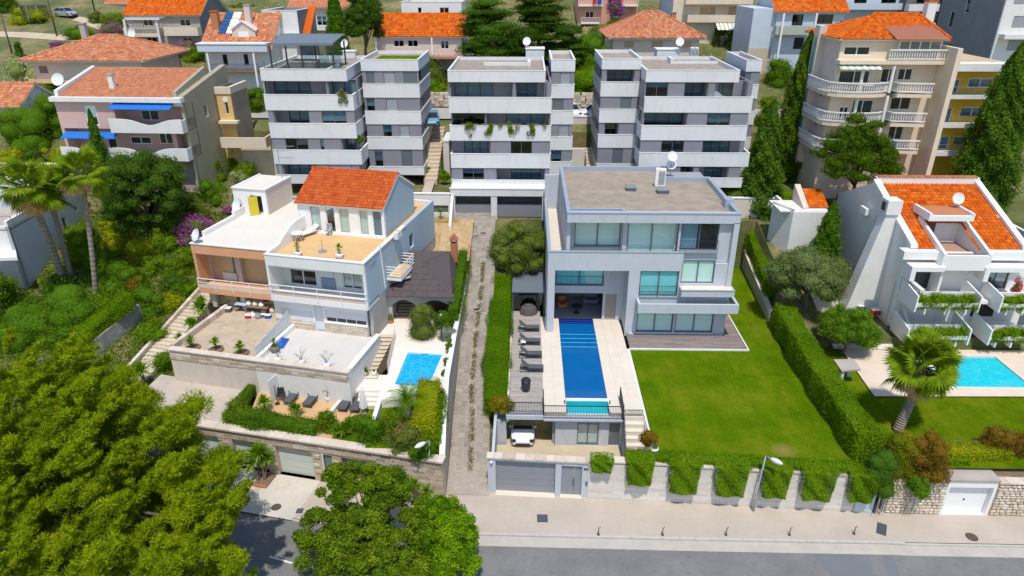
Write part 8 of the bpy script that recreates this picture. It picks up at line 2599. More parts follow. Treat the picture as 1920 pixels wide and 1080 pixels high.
MB().box(r[0]-.1,yy_-.1,r[3],r[2]+.1,yy_+.3,r[3]+.75).box(r[2]-.3,yy_+.3,r[3],r[2]+.1,yy_+5,r[3]+.75).build('parapet',beige,S_)
MB().box(r[0]+.05,yy_-.8,r[1]-.35,r[2]+.6,yy_-.002,r[1]-.05).build('porch_roof',beige,S_)
q=WF.rect(412,258,500,276,v=77.5)
MB().box(q[0],77.5,q[1]-.1,q[2],79.0-.002,q[1]+.1).build('balcony_slab',beige,S_)
MB().box(q[0],77.5,q[1]+.1,q[2],77.7,q[3]).box(q[2]-.2,77.7,q[1]+.1,q[2],79.5,q[3]).build('balcony_parapet',beige,S_)
MB().box(r[0]-2,79.4,10,q[2],79.6,q[1]-.1).build('lower_wall',beige,S_)
H,xa,xb,zt=simple_house('old hipped-roof house with weathered tiles behind the pink house',58,262,112,92.5,11,beige_pink,[(72,124,91,137,'s')],('hip',2.5,2.5,.6),shut=shutter_brown,balc=((53,149,110,155,ochre_wall),),eave=1.1,zb=14)
chimney_on(H,at(163,80,y=98).x,98,zt+1.8,zt+4.0,.7,grey_conc)
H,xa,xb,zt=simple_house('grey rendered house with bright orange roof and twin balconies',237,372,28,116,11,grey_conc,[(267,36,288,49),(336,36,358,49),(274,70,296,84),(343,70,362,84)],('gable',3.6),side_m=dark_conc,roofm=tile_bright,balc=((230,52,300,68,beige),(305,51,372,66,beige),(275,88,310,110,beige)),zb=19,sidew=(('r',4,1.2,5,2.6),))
m=MB()
for i in range(11):
 q=at(236+i*6.2,27,y=114.6);m.bar((q.x,113.9,zt-.35),(q.x+.2,115.9,zt-.35),.12,.18)
q0,q1=at(234,30,y=114),at(298,30,y=114);m.bar((q0.x,114,zt-.5),(q1.x,114,zt-.5),.2)
m.build('pergola_beams',white,H)
for px in(237,297):
 q=at(px,60,y=114.2);MB().box(q.x-.15,114.1,19,q.x+.15,114.4,zt-.55).build('porch_post',white,H)
q=at(247,62,y=113.5);dish('white satellite dish on the grey rendered house balcony',(q.x,113.8,q.z-1),.65,(-.1,-.9,.3),.9)
H,xa,xb,zt=simple_house('white house with solar panels and pink dormers behind the left block',382,505,92,98.5,11,white,[(415,101,429,123),(455,101,468,123)],('gable',4.2),roofm=tile_old,balc=((384,120,485,134,timber,'rail',timber_dark),),zb=15)
MB().box(xa-.2,97.0,zt-.2,xb+.2,98.49,zt+.75).build('fascia_band',blue_white,H)
MB().box(xa-.3,96.9,zt+.751,xb+.2,98.6,zt+.9).build('fascia_coping',white_clean,H)
for px in(392,478):
 q=at(px,120,y=97.2);MB().box(q.x-.12,97.1,15,q.x+.12,97.35,zt-.21).build('porch_post',white_clean,H)
yd=100.0
r=WF.rect(434,56,481,80,v=yd)
MB().prism([(r[0],yd),(r[2],yd),(r[2],yd+3.5),(r[0],yd+3.5)],zt+.5,r[3]).build('dormer',beige_pink,H)
xm=(r[0]+r[2])/2
MB().prism([(r[0]-.1,yd),(xm,yd),(xm,yd+3.5),(r[0]-.1,yd+3.5)],r[3],[r[3]+.02,r[3]+1.1,r[3]+1.1,r[3]+.02]).prism([(xm,yd),(r[2]+.1,yd),(r[2]+.1,yd+3.5),(xm,yd+3.5)],r[3],[r[3]+1.1,r[3]+.02,r[3]+.02,r[3]+1.1]).build('dormer_gable',beige_pink,H)
MB().bar((r[0]-.3,yd-.1,r[3]-.05),(xm,yd-.1,r[3]+1.2),.2).bar((xm,yd-.1,r[3]+1.2),(r[2]+.3,yd-.1,r[3]-.05),.2).build('dormer_verge',white_clean,H)
MB().box(xm-.7,yd-.04,r[1]+.3,xm+.7,yd-.002,r[3]-.2).build('shutter',white_clean,H)
for i in range(3):
 for j in range(2):
  s=at(408+i*6+j*15,58-i*14,y=100.5+i*1.3)
  f=(101.0+i*1.25)
  zz=zt+4.2*(f-98)/6.0+.12
  MB().prism([(s.x,f-.55),(s.x+1.15,f-.55),(s.x+1.15,f+.55),(s.x,f+.55)],[zz-.38,zz-.38,zz+.38,zz+.38],[zz-.3,zz-.3,zz+.46,zz+.46]).build('solar_panel',plain('solar_glass',(.02,.09,.22),.15,.1)if i==0 and j==0 else(MATS['solar_glass']if j==0 else white),H)
q=at(466,30,y=102);chimney_on(H,q.x,102,zt+2,zt+5.4,.8,beige_pink)
q=at(402,25,y=101.5);chimney_on(H,q.x,101.5,zt+2,zt+4.6,.9,terracotta,tile_bright)
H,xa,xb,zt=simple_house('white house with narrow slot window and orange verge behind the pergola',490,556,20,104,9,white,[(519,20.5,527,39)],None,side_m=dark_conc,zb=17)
MB().prism([(xb-.1,103.9),(xb+1.1,103.9),(xb+1.1,110),(xb-.1,110)],[zt-4.6,zt-4.6,zt+.1,zt+.1],[zt-4.4,zt-4.4,zt+.3,zt+.3]).build('tiled_verge',tile_bright,H)
MB().box(xa-1,102,zt-3.6,xb+.2,103.99,zt-3.3).build('flat_canopy',white_clean,H)
MB().box(xa-.6,102.6,17,xb-.2,103.98,zt-3.61).build('lower_wall',white,H)
H,xa,xb,zt=simple_house('wide house with pale orange roof at the top behind the cypress',545,650,14,122,10,beige_pink,[(593,30,614,48,'c')],('gable',3.2),roofm=tile_soft,balc=((570,48,650,56,white),),zb=20)
H,xa,xb,zt=simple_house('long low house with vivid orange roof behind the two left blocks',705,866,68,99,8.5,beige_pink,[(738,75,758,88),(764,75,784,88),(826,76,842,92,'c')],('gable',2.6),roofm=tile_bright,zb=15.5,shut=shutter_brown,eave=.4)
for px in(705,810):
 q=at(px,85,y=98.2);MB().box(q.x-.1,98.1,15.5,q.x+.1,98.3,zt-.1).build('porch_post',white_clean,H)
MB().box(xa-.2,96.8,WF.pt(800,106,v=97).z-.3,xb+.2,98.99,WF.pt(800,106,v=97).z).build('porch_floor',plain('porch_red',(.42,.22,.17),.8,.1),H)
q=at(709,18,y=102);chimney_on(H,q.x,102,zt+1.5,zt+3.6,.8,beige_pink,tile_bright)
H,xa,xb,zt=simple_house('plain white house at the top edge above the vivid orange roof',752,865,4,128,9,white,[(783,14,791,25),(824,14,842,25)],None,zb=22)
H,xa,xb,zt=simple_house('square house with hipped orange roof and tan shutters behind the right block',1150,1312,70,99,11,beige_pink,[(1171,78,1188,89,'s'),(1222,78,1242,89,'s'),(1281,78,1296,89,'s')],('hip',2.9,2.2),roofm=tile_old,zb=15.5,eave=.8)
chimney_on(H,at(1262,40,y=103).x,103,zt+1.6,zt+2.9,.6,terracotta)
H,xa,xb,zt=simple_house('salmon pink house with balconies at the top edge',1085,1197,-12,126,10,plain('salmon_render',(.58,.30,.22),.8,.06),[(1098,21,1113,34),(1140,-2,1160,10)],None,balc=((1085,-2,1130,11,white,'rail'),(1165,-2,1196,11,white,'rail'),(1090,33,1124,44,white,'rail')),zb=21)
for i,(px,mt,lb)in enumerate(((1115,red_thing,'red towel hanging on the salmon house balcony'),(1124,blue_cloth,'blue towel hanging on the salmon house balcony'))):
 q=at(px,3,y=124.6);t=thing('towel',lb,'towel',(q.x,q.y,q.z));MB().box(q.x-.35,124.62,q.z-.5,q.x+.35,124.68,q.z+.45).build('cloth',mt,t)
H,xa,xb,zt=simple_house('beige apartment house with tan shutters and striped awning',1265,1412,-20,116,12,beige,[(1313,14,1328,27,'s'),(1331,13,1340,30,'s'),(1367,13,1394,28,'s'),(1340,52,1360,68),(1375,52,1392,60)],None,balc=((1287,-6,1412,7,beige),(1290,28,1408,41,beige)),zb=19,side_m=blue_white)
aw=MB();a,b=at(1342,43,y=115),at(1404,43,y=115)
for i in range(16):
 x0_,x1_=a.x+(b.x-a.x)*i/16,a.x+(b.x-a.x)*(i+1)/16
 MB().prism([(x0_,113.2),(x1_-.005,113.2),(x1_-.005,115),(x0_,115)],[a.z-.9,a.z-.9,a.z,a.z],[a.z-.85,a.z-.85,a.z+.05,a.z+.05]).build('awning_stripe',white_clean if i%2==0 else plain('awning_green',(.42,.45,.30),.8,.05)if i==1 else(white_clean if i%2==0 else MATS['awning_green']),H)
H,xa,xb,zt=simple_house('pale blue house with orange roof, porch and stone base',1458,1585,22,103,10,blue_white,[(1487,27,1504,48),(1530,27,1560,45),(1490,70,1505,92)],('gable',3.4),roofm=tile_bright,balc=((1456,49,1520,64,plain('sage_rail',(.40,.43,.36),.7,.06)),),zb=17,side_m=blue_white,frame_m=steel_dark,sidew=(('l',3,1.5,3.8,3.2),('l',4.4,1.5,5.2,3.2)))
for px in(1465,1526):
 q=at(px,60,y=101.5);MB().box(q.x-.12,101.4,17,q.x+.12,101.65,zt-.1).build('porch_post',white_clean,H)
MB().box(xa-3.2,103.3,16.5,xa-.01,112,zt+.4).build('side_wing',blue_white,H)
MB().box(xa-3.25,103.24,16.5,xa-.02,103.29,zt-4.8).build('stone_base',stone_mix,H)
H,xa,xb,zt=simple_house('light blue house at the top edge right of the orange roof',1585,1712,-25,112,10,blue_white,[(1604,-10,1623,13),(1655,-10,1678,12)],None,balc=((1590,6,1705,17,blue_white),),zb=17,frame_m=steel_dark)
H,xa,xb,zt=simple_house('white terraced house with loggia shade coloured into its front at the top edge',1706,1815,-25,110,9,room_dark,[(1720,22,1760,42),(1768,22,1808,42),(1720,-6,1800,6)],None,balc=((1706,8,1815,20,white),(1706,43,1800,56,white)),zb=17,frame_m=steel_dark)  # dark wall colour stands for the shade inside the loggias
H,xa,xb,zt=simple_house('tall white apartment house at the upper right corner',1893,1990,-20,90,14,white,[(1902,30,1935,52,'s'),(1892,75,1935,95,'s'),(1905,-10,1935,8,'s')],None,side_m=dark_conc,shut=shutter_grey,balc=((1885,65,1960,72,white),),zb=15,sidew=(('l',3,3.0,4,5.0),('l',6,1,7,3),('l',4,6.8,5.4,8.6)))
H,xa,xb,zt=simple_house('small roof house at the top left edge with reddish tiles',200,262,8,140,7,white,[(205,14,212,20)],('gable',2.0),roofm=tile_soft,zb=25)
H,xa,xb,zt=simple_house('orange-roofed shed at the left edge below the oleander',-40,34,200,84,7,blue_white,[],('gable',2.3),roofm=tile_old,zb=13)
YT=70.6
T_=thing('apartment_block','beige apartment tower with curved balustraded balconies and bright orange hipped roof','apartment block',(38,75,12))
fl_z=[WF.pt(1700,q,v=YT).z for q in(282,231,176,115)]
zr_=WF.pt(1690,76,v=YT).z
xt0,xt1=WF.pt(1560,240,v=YT).x,WF.pt(1745,240,v=YT).x
zb_=8.3
wins=[(1575,200,1588,222),(1600,187,1634,213),(1672,182,1705,206),(1668,236,1690,262),(1600,238,1640,262),(1575,132,1628,157),(1655,128,1678,155),(1686,128,1708,151),(1584,87,1630,104)]
hs=[]
ys_=YT+1.6
for w in wins:
 r=WF.rect(*w,v=ys_);hs.append((r[0]-xt0,r[1],r[2]-xt0,r[3]))
wall(T_,beige,(xt0,ys_),FRONT,xt1-xt0,zb_,zr_,hs,.3)
for i,h in enumerate(hs):window(T_,(xt0,ys_),FRONT,h,2,white_clean,pane_teal if i in(5,8,1)else pane_dark,.06,.09)
wall(T_,beige_pink,(xt0-.0,ys_+8.5),(0.,-1.),8.2,zb_,zr_,[(5.5,zb_+6.1,6.2,zb_+7.9),(5.5,zb_+9.2,6.2,zb_+11.1),(5.5,zb_+12.3,6.2,zb_+14.1)],.3,'side_wall')
for h in((5.5,zb_+6.1,6.2,zb_+7.9),(5.5,zb_+9.2,6.2,zb_+11.1),(5.5,zb_+12.3,6.2,zb_+14.1)):window(T_,(xt0,ys_+8.5),(0.,-1.),h,1,white_clean,pane_dark,.05,.06)
MB().box(xt1-.3,ys_+.3,zb_,xt1,ys_+8.5,zr_).box(xt0,ys_+8.2,zb_,xt1-.3,ys_+8.5,zr_).build('rear_wall',beige,T_)
xp=WF.pt(1778,97,v=YT).x
MB().prism([(xt1+.02,YT-1.2),(xt1+.5,YT-1.2),(xt1+.5,YT+5),(xt1+.02,YT+5)],zb_,zr_-.6).build('end_pier',beige,T_)
MB().box(xt0-.75,YT+5.6,zb_+5,xt0-.002,YT+6.9,zr_+.9).build('stair_shaft',beige_pink,T_)
MB().box(xt0-.78,YT+5.9,zb_+6,xt0-.752,YT+6.6,zr_-.2).build('shaft_glazing',pane_teal,T_)
def balustrade(pts,zf,parent):
 top=MB();bl=MB();sl_=MB()
 for a,b in zip(pts,pts[1:]):
  top.bar((a[0],a[1],zf+.98),(b[0],b[1],zf+.98),.16,.12)
  top.bar((a[0],a[1],zf+.16),(b[0],b[1],zf+.16),.14,.1)
  L=math.hypot(b[0]-a[0],b[1]-a[1]);n=max(1,round(L/.24))
  for i in range(n):
   f=(i+.5)/n;x,y=a[0]+(b[0]-a[0])*f,a[1]+(b[1]-a[1])*f
   bl.lathe((x,y,zf+.2),[(.04,0),(.065,.25),(.035,.5),(.05,.72)],5)
 top.build('balustrade_rail',white,parent);
 o=bl.build('balusters',white,parent);o['kind']='stuff'
def tower_balcony(zf,full=True):
 xa_,xm_,xb_=WF.pt(1535,170,v=YT+1).x,WF.pt(1675,185,v=YT).x,WF.pt(1757,175,v=YT-.4).x
 pts=[(xt0-.9,ys_+4.5),(xt0-.9,ys_+.6)]
 for i in range(9):
  a=math.pi*(1-i/8)
  cx_,rr=(xt0-.9+xm_)/2,(xm_-xt0+.9)/2
  pts.append((cx_+rr*math.cos(a),ys_+.2-1.9*math.sin(a)**.8))
 pts+=[(xm_+.4,YT+.2),(xb_-.3,YT-.1)]
 poly=pts+[(xb_-.3,ys_-.002),(xt0-.002,ys_-.002),(xt0-.002,ys_+4.5)]
 MB().prism([(p[0],p[1])for p in poly],zf-.38,zf).build('balcony_slab',beige,T_)
 balustrade(pts,zf,T_)
 for x in(xm_-.3,WF.pt(1610,200,v=YT).x):MB().tube([(x,YT+.6,zf),(x,YT+.6,zf+2.6)],.16,10).build('column',white,T_)
for z in fl_z[:3]:tower_balcony(z)
xm_=WF.pt(1672,100,v=YT).x
MB().box(xt0-.3,ys_-1.2,fl_z[3]-.35,xt1+.3,ys_-.002,fl_z[3]).build('roof_terrace_slab',beige,T_)
balustrade([(xm_,ys_-1.1),(xt1+.2,ys_-1.1)],fl_z[3],T_)
rx0,rx1=WF.pt(1685,84,v=ys_-.6).x,WF.pt(1765,84,v=ys_-.6).x
zg0_,zg1_=WF.pt(1720,96,v=ys_-.6).z,WF.pt(1720,76,v=ys_-.6).z
wi=window(T_,(rx0,ys_-.7),FRONT,(0,fl_z[3]+.95,rx1-rx0,zg1_),4,white_clean,pane_dark,.0,.1,name='glazed_terrace')
MB().prism([(rx0-.6,ys_-1.3),(rx1+.3,ys_-1.3),(rx1+.1,ys_+2.5),(rx0-.6,ys_+2.5)],[zg1_+.05]*2+[zg1_+1.2]*2,[zg1_+.17]*2+[zg1_+1.32]*2).build('lean_to_roof',plain('brown_red_roof',(.32,.12,.07),.7,.08),T_)
ex0,ex1=WF.pt(1548,65,v=ys_).x,xt1+.4
dpt=8.5
ra,rb=at(1640,27,y=ys_+4.4),at(1722,25,y=ys_+4.4)
zr2=ra.z
A,Bq,Cq,Dq=(xt0-.5,ys_-.5,zr_),(ex1,ys_-.5,zr_),(ex1,ys_+dpt+.5,zr_),(xt0-.5,ys_+dpt+.5,zr_)
r0,r1=(ra.x,ys_+4.4,zr2),(rb.x,ys_+4.4,zr2)
for p,q,o in((A,Bq,[r1,r0]),(Bq,Cq,[r1]),(Cq,Dq,[r0,r1]),(Dq,A,[r0])):tile_plane(T_,tile_bright,p,q,o,.3,.42,slab=white)
for p,q in((A,r0),(Bq,r1),(r0,r1)):ridge(T_,tile_bright,Vector(p)+Vector((0,0,.1)),Vector(q)+Vector((0,0,.1)),.13)
q=at(1738,38,y=ys_+5);chimney_on(T_,q.x,ys_+5,zr_+1.0,zr2+1.2,.9,white,tile_bright)
a,b=WF.pt(1577,119,v=ys_-1.4),WF.pt(1655,119,v=ys_-1.4)
for i in range(12):
 x0_,x1_=a.x+(b.x-a.x)*i/12,a.x+(b.x-a.x)*(i+1)/12
 MB().prism([(x0_,ys_-1.6),(x1_-.004,ys_-1.6),(x1_-.004,ys_-.05),(x0_,ys_-.05)],[a.z-.55]*2+[a.z]*2,[a.z-.5]*2+[a.z+.05]*2).build('awning_stripe',white_clean if i%2 else plain('awning_sage',(.40,.52,.40),.8,.05)if i==0 else MATS['awning_sage'],T_)
q=WF.pt(1672,270,v=YT-.3);t=thing('towel','violet-blue towel hanging over the lowest tower balcony','towel',(q.x,YT-.2,q.z));MB().box(q.x-.45,YT-.32,q.z-.9,q.x+.45,YT-.26,q.z+.3).build('cloth',plain('violet_blue_cloth',(.10,.10,.42),.8,.1),t)
q=WF.pt(1625,163,v=ys_-.8)
t=thing('garden_table','small table with chairs on the upper curved balcony of the tower','table',(q.x,ys_-.9,fl_z[2]));MB().lathe((q.x,ys_-.9,fl_z[2]+.7),[(.6,0),(.6,.05)],12).build('top',white_clean,t);MB().bar((q.x,ys_-.9,fl_z[2]),(q.x,ys_-.9,fl_z[2]+.7),.08).build('leg',white_clean,t)
YY=74.5
Yh=thing('house','strong yellow house with white balcony bands right of the beige tower','house',(44,78,12))
x0_,x1_=WF.pt(1766,150,v=YY).x,WF.pt(1885,150,v=YY).x
zt_=WF.pt(1820,133,v=YY).z
wins=[(1770,148,1793,181),(1818,147,1858,165),(1756,202,1780,230),(1803,201,1842,219),(1750,255,1775,280),(1790,256,1828,272)]
hs=[(r[0]-x0_,r[1],r[2]-x0_,r[3])for r in(WF.rect(*w,v=YY+1.4)for w in wins)]
hs=[(max(h[0],.2),h[1],max(h[2],1.2),h[3])for h in hs]
wall(Yh,yellow_strong,(x0_,YY+1.4),FRONT,x1_-x0_,8.3,zt_,hs,.3)
for h in hs:window(Yh,(x0_,YY+1.4),FRONT,h,2,white_clean,pane_dark,.05,.08,white_clean,.55)
for zpix in(186,240,293):
 zf=WF.pt(1820,zpix,v=YY).z
 MB().box(x0_-.2,YY,zf,x1_,YY+1.398,zf+.35).build('balcony_slab',white,Yh)
 rail(Yh,(x0_,YY+.05,zf+.35),(x1_,YY+.05,zf+.35),.9,galv,30)
MB().box(x0_-.3,YY-.4,zt_,x1_+.2,YY+1.2,zt_+.75).build('fascia',white,Yh)
MB().box(x0_-.3,YY+1.2,zt_,x1_+1.2,YY+11,zt_+.6).build('roof',plain('tan_flat_roof',(.56,.41,.26),.85,.12,.5),Yh)
MB().box(x0_,YY+1.7,8.3,x1_,YY+11,zt_-.002).build('rear_volume',beige,Yh)
E_=thing('house','white house at the left edge behind the tall palms, blue shade in its wall colour','house',(-40,62,5))
c0=at(175,470,z=6.2)
pf=at(30,425,z=11.5);pbk=at(165,340,z=12.2)
zc=11.8
fA,fB=at(15,425,z=zc),at(148,352,z=zc)
dv_=Vector((fB.x-fA.x,fB.y-fA.y,0));Ls=dv_.length;dv_.normalize()
side_h=[]
fr=Frame((fA.x,fA.y,0),math.atan2(dv_.y,dv_.x))
for w in((115,409,130,431),(125,445,138,466),(138,388,148,394)):
 r=fr.rect(*w,v=0);side_h.append((r[0],min(r[1],r[3]),r[2],max(r[1],r[3])))
wall(E_,blue_white,(fA.x,fA.y),(dv_.x,dv_.y),Ls,3.0,zc,side_h,.3)  # white wall coloured blue-grey to carry its shade, penthouse too
for i,h in enumerate(side_h):window(E_,(fA.x,fA.y),(dv_.x,dv_.y),h,1,white_clean,pane_dark,.08,.07)
nrm=Vector((-dv_.y,dv_.x,0))
l2=fA+nrm*13
MB().prism([(fA.x,fA.y),(fA.x+dv_.x*.3,fA.y+dv_.y*.3),(l2.x+dv_.x*.3,l2.y+dv_.y*.3),(l2.x,l2.y)],3.0,zc).build('front_wall',white,E_)
pts=[fA,fA+dv_*Ls,fA+dv_*Ls+nrm*13,l2]
MB().prism([(p.x,p.y)for p in pts],zc-.4,zc-.25).build('roof_terrace',roof_felt,E_)
MB().prism([(fA.x,fA.y),(pts[1].x,pts[1].y),(pts[1].x+nrm.x*.3,pts[1].y+nrm.y*.3),(fA.x+nrm.x*.3,fA.y+nrm.y*.3)],zc+.001,zc+.5).build('parapet',white_clean,E_)
b0,b1=fA+dv_*6+nrm*.6,fA+dv_*(Ls-.3)+nrm*.6
MB().prism([(b0.x,b0.y),(b1.x,b1.y),(b1.x+nrm.x*9,b1.y+nrm.y*9),(b0.x+nrm.x*9,b0.y+nrm.y*9)],zc-.25,zc+2.6).build('penthouse',blue_white,E_)
MB().prism([(b0.x-.3,b0.y-.3),(b1.x+.3,b1.y),(b1.x+nrm.x*9,b1.y+nrm.y*9+.3),(b0.x+nrm.x*9,b0.y+nrm.y*9)],zc+2.6,zc+2.8).build('penthouse_roof',roof_white,E_)
rail(E_,(l2.x+.3,l2.y,zc-.2),(fA.x+.2,fA.y+.3,zc-.2),1.1,galv,20)
MB().prism([(fA.x-2,fA.y-2.0),(fA.x+1.2,fA.y-1.6),(fA.x,fA.y),(fA.x-3,fA.y+1)],zc-2.6,zc-2.3).build('porch_roof',white_clean,E_)
m=MB()
m.face([(-60,86.6,15.85),(60,86.6,15.85),(60,91.5,16.3),(-60,91.5,16.3)])
struct('upper_road',m,plain('upper_road_asphalt',(.36,.34,.31),.9,.1,.3,12))
def street_car(label,px,py,z,rz,paint):
 q=at(px,py,z=z);car(label,(q.x,q.y,z),rz,paint,4.1,'cars parked behind the blocks')
street_car('pale blue car parked between the left and middle blocks',810,233,16.0,R(8),car_blue)
street_car('white hatchback parked across the gap between the middle and right blocks',1114,219,16.0,R(-80),car_white)
street_car('white car mostly hidden by the right side of the middle block',1071,217,16.0,R(10),car_white)
q=on_ground(125,31);car('silver-white car parked on the dry hill at the top left',(q.x,q.y,q.z),R(72),car_silver,4.3)
q=on_ground(70,40);c=q
t=thing('trampoline','round trampoline with dark net on the top left slope','trampoline',c)
m=MB();ring=[(c.x+2.0*math.cos(6.2832*i/20),c.y+2.0*math.sin(6.2832*i/20),c.z+.8)for i in range(21)]
m.tube(ring,.08,6,False);m.build('rim',alu_grey,t)
MB().lathe((c.x,c.y,c.z+.78),[(1.9,0),(1.9,.02)],20).build('mat',rubber,t)
for i in range(8):
 a=6.2832*i/8;x,y=c.x+2.05*math.cos(a),c.y+2.05*math.sin(a);MB().bar((x,y,c.z),(x,y,c.z+2.7),.07).build('pole',galv,t)
m=MB()
for i in range(40):
 a=6.2832*i/40;x,y=c.x+1.98*math.cos(a),c.y+1.98*math.sin(a);m.bar((x,y,c.z+.8),(x,y,c.z+2.6),.12,.02)
m.build('net',steel_dark,t)
for i,(px,py,pt_)in enumerate(((30,125,-10),(107,68,0),(178,22,-40))):
 q=on_ground(px,py);t=thing('utility_pole','dark wooden utility pole on the left hillside, %s'%('lowest of three','middle of three','topmost of three')[i],'pole',q);MB().tube([q,q+Vector((0,0,7.5))],[.14,.09],8).build('pole',timber_dark,t,True);MB().bar(q+Vector((-.7,0,7.0)),q+Vector((.7,0,7.0)),.1).build('crossarm',timber_dark,t)
def stair_run(label,a,b,w,n,mt,zside=None):
 t=thing('garden_stair',label,'stairs',a)
 a,b=Vector(a),Vector(b)
 for i in range(n):
  p,q=a.lerp(b,i/n),a.lerp(b,(i+1)/n)
  d=(b-a);d.z=0;d.normalize();s=Vector((d.y,-d.x,0))*w/2
  c=[p-s,p+s,q+s+d*.03,q-s+d*.03]
  MB().prism([(v.x,v.y)for v in(c[0],c[1],c[2],c[3])],min(a.z,b.z)-.4,q.z if b.z>a.z else p.z,rnd.random()).build('step',mt,t)
 return t
g1a,g1b=at(829,292,z=11.0),at(828,240,z=14.6)
stair_run('pale stone stair between the left and middle blocks',(g1a.x,75.5,11.0),(g1b.x,84.5,15.3),1.5,14,slab_pale)
t=thing('garden_path','pebble path running up between the two left blocks','path',(g1a.x,73,10.8))
m=MB().face([(g1a.x-.55,71.5,10.75),(g1a.x+.55,71.5,10.75),(g1a.x+.5,75.5,11.0),(g1a.x-.5,75.5,11.0)]);m.build('surface',concrete,t)
for x,lb in((g1a.x-1.6,'left'),(g1a.x+1.1,'right')):
 t=thing('garden_wall','pale stone pier wall on the %s of the pebble path stair'%lb,'wall',(x,80,11));MB().box(x,79.5,10.5,x+.7,85.5,14.6).build('wall',wall_lime,t);MB().box(x-.05,79.45,14.6,x+.75,85.6,14.75).build('coping',white,t)
g2a,g2b=at(1097,290,z=11.0),at(1097,240,z=14.5)
t=thing('garden_wall','pale stone terrace walls between the middle and right blocks','wall',(g2a.x,82,11))
xg=g2a.x
MB().box(xg-2.2,85.6,10.5,xg+2.4,86.4,16.3).build('upper_wall',wall_lime,t);MB().box(xg-2.3,85.55,16.3,xg+2.5,86.45,16.42).build('coping',white,t)
MB().box(xg-2.2,80.5,10.5,xg-.7,81.1,13.6).box(xg+.6,80.5,10.5,xg+2.2,81.1,13.6).build('lower_wall',wall_lime,t)
stair_run('pale stone stair between the middle and right blocks',(xg,77,11),(xg,82,13.4),1.2,9,slab_pale)
t=thing('rubble_wall','rough stone bank wall behind the parked blue car','wall',(g1a.x,92,16));rw=MB()
for i in range(70):
 x=g1a.x-4.5+(i%14)*.65+rnd.uniform(-.1,.1);z=16.4+(i//14)*.36
 MB().box(x,91.8+rnd.uniform(-.06,.06),z,x+.62,92.3,z+.34,rnd.random()).build('stone',stone_pale,t)
t=thing('rubble_wall','rough stone bank wall behind the white hatchback','wall',(xg,92,16))
for i in range(60):
 x=xg-3.8+(i%12)*.65+rnd.uniform(-.1,.1);z=16.4+(i//12)*.36
 MB().box(x,91.8+rnd.uniform(-.06,.06),z,x+.62,92.3,z+.34,rnd.random()).build('stone',stone_pale,t)
q=at(793,325,z=10.6)
t=thing('garden_bench','dark slatted bench on the left block ground terrace','bench',(-12.5,72.6,10.62))
bx_=at(745,318,z=10.6).x
for i in range(4):MB().box(bx_-1.4,73.0+i*.13,11.02,bx_+1.4,73.1+i*.13,11.06).build('slat',steel_dark,t)
for i in range(3):MB().box(bx_-1.4,73.6,11.2+i*.15,bx_+1.4,73.64,11.3+i*.15).build('back_slat',steel_dark,t)
for x in(-1.35,0,1.35):MB().bar((bx_+x,73.05,10.6),(bx_+x,73.05,11.02),.05).bar((bx_+x,73.62,10.6),(bx_+x,73.62,11.6),.05).build('leg',steel_dark,t)
t=thing('garden_wall','white low garden wall before the left block','wall',(-17,70.5,9))
MB().box(-21.5,70.2,8.5,-8.6,70.5,10.75).build('wall',white,t);MB().box(-21.6,70.15,10.75,-8.5,70.55,10.85).build('coping',white_clean,t)
t=thing('garden_wall','cream low garden wall before the right block','wall',(18,70.5,9))
MB().box(13.5,70.8,8.5,27,71.1,10.7).build('wall',cream_stone,t);MB().box(13.4,70.75,10.7,27.1,71.15,10.8).build('coping',white_clean,t)
rng=np.random.default_rng(101)
pb=Vector((-20.5,27.6,-.4))
t=thing('pine_tree','huge yellow-green pine filling the lower left corner over the road','tree',pb)
pc=[(-14.2,26.5,8.0)]
cl=[]
def spray(c,d,L,r,n):
 d=np.array(d)/np.linalg.norm(d)
 for i in range(n):
  f=(i+.5)/n
  q=np.array(c)+d*L*(f-.5)+rng.normal(0,r*.25,3)
  s=r*(1.05-.55*f)*rng.uniform(.8,1.15)
  cl.append((tuple(q),(s,s,s*.85)))
PINE_V=[(-60,600),(80,640),(165,645),(235,705),(300,765),(370,745),(345,830),(440,860),(470,905),(445,960),(430,1000),(450,1060),(500,1085),(500,1150),(-60,1150)]
tries=0;nsp=0
while nsp<360 and tries<9000:
 tries+=1
 px,py=rng.uniform(-70,480),rng.uniform(610,1140)
 if not inpoly(px,py,PINE_V):continue
 f=min(1,max(0,(py-610)/480))
 yv=36.5-11.5*f+rng.uniform(-2.0,2.0)
 q=at(px,py,y=yv)
 if q.z<2.2:continue
 spray(q,(.75,.35,.75)if px>60 else(.3,.3,.9),rng.uniform(1.0,1.9),rng.uniform(.34,.56),4);nsp+=1
for _ in range(230):
 px,py=rng.uniform(-40,420),rng.uniform(700,1120)
 if not inpoly(px,py,PINE_V):continue
 q=at(px,py,y=36.5-11.5*min(1,max(0,(py-610)/480))+rng.uniform(1.6,4.2))
 if q.z>1.3:cl.append((tuple(q),(.95,.95,.8)))
mb=MB()
fork=Vector((-16.5,27.5,6.0))
mb.tube([pb-Vector((0,0,.3)),pb.lerp(fork,.5)+Vector((.4,0,0)),fork],[.5,.42,.34],10)
for i in range(9):
 q=Vector(cl[-1-int(rng.integers(150))][0]);mb.tube([fork,fork.lerp(q,.5)-Vector((0,0,.5)),q],[.11,.07,.02],6)
mb.build('trunk',plain('pine_bark',(.13,.11,.09),.95,.25,2,12),t,True)
P,N,ti=clump_leaves(cl,300000,rng,.35,(.72,1.2),.5,.2)
leaf_mesh('crown',L_PINE,P,N,.13,ti,t,.24,.72,core=[(c,tuple(v*.62 for v in r))for c,r in cl],rng=rng)
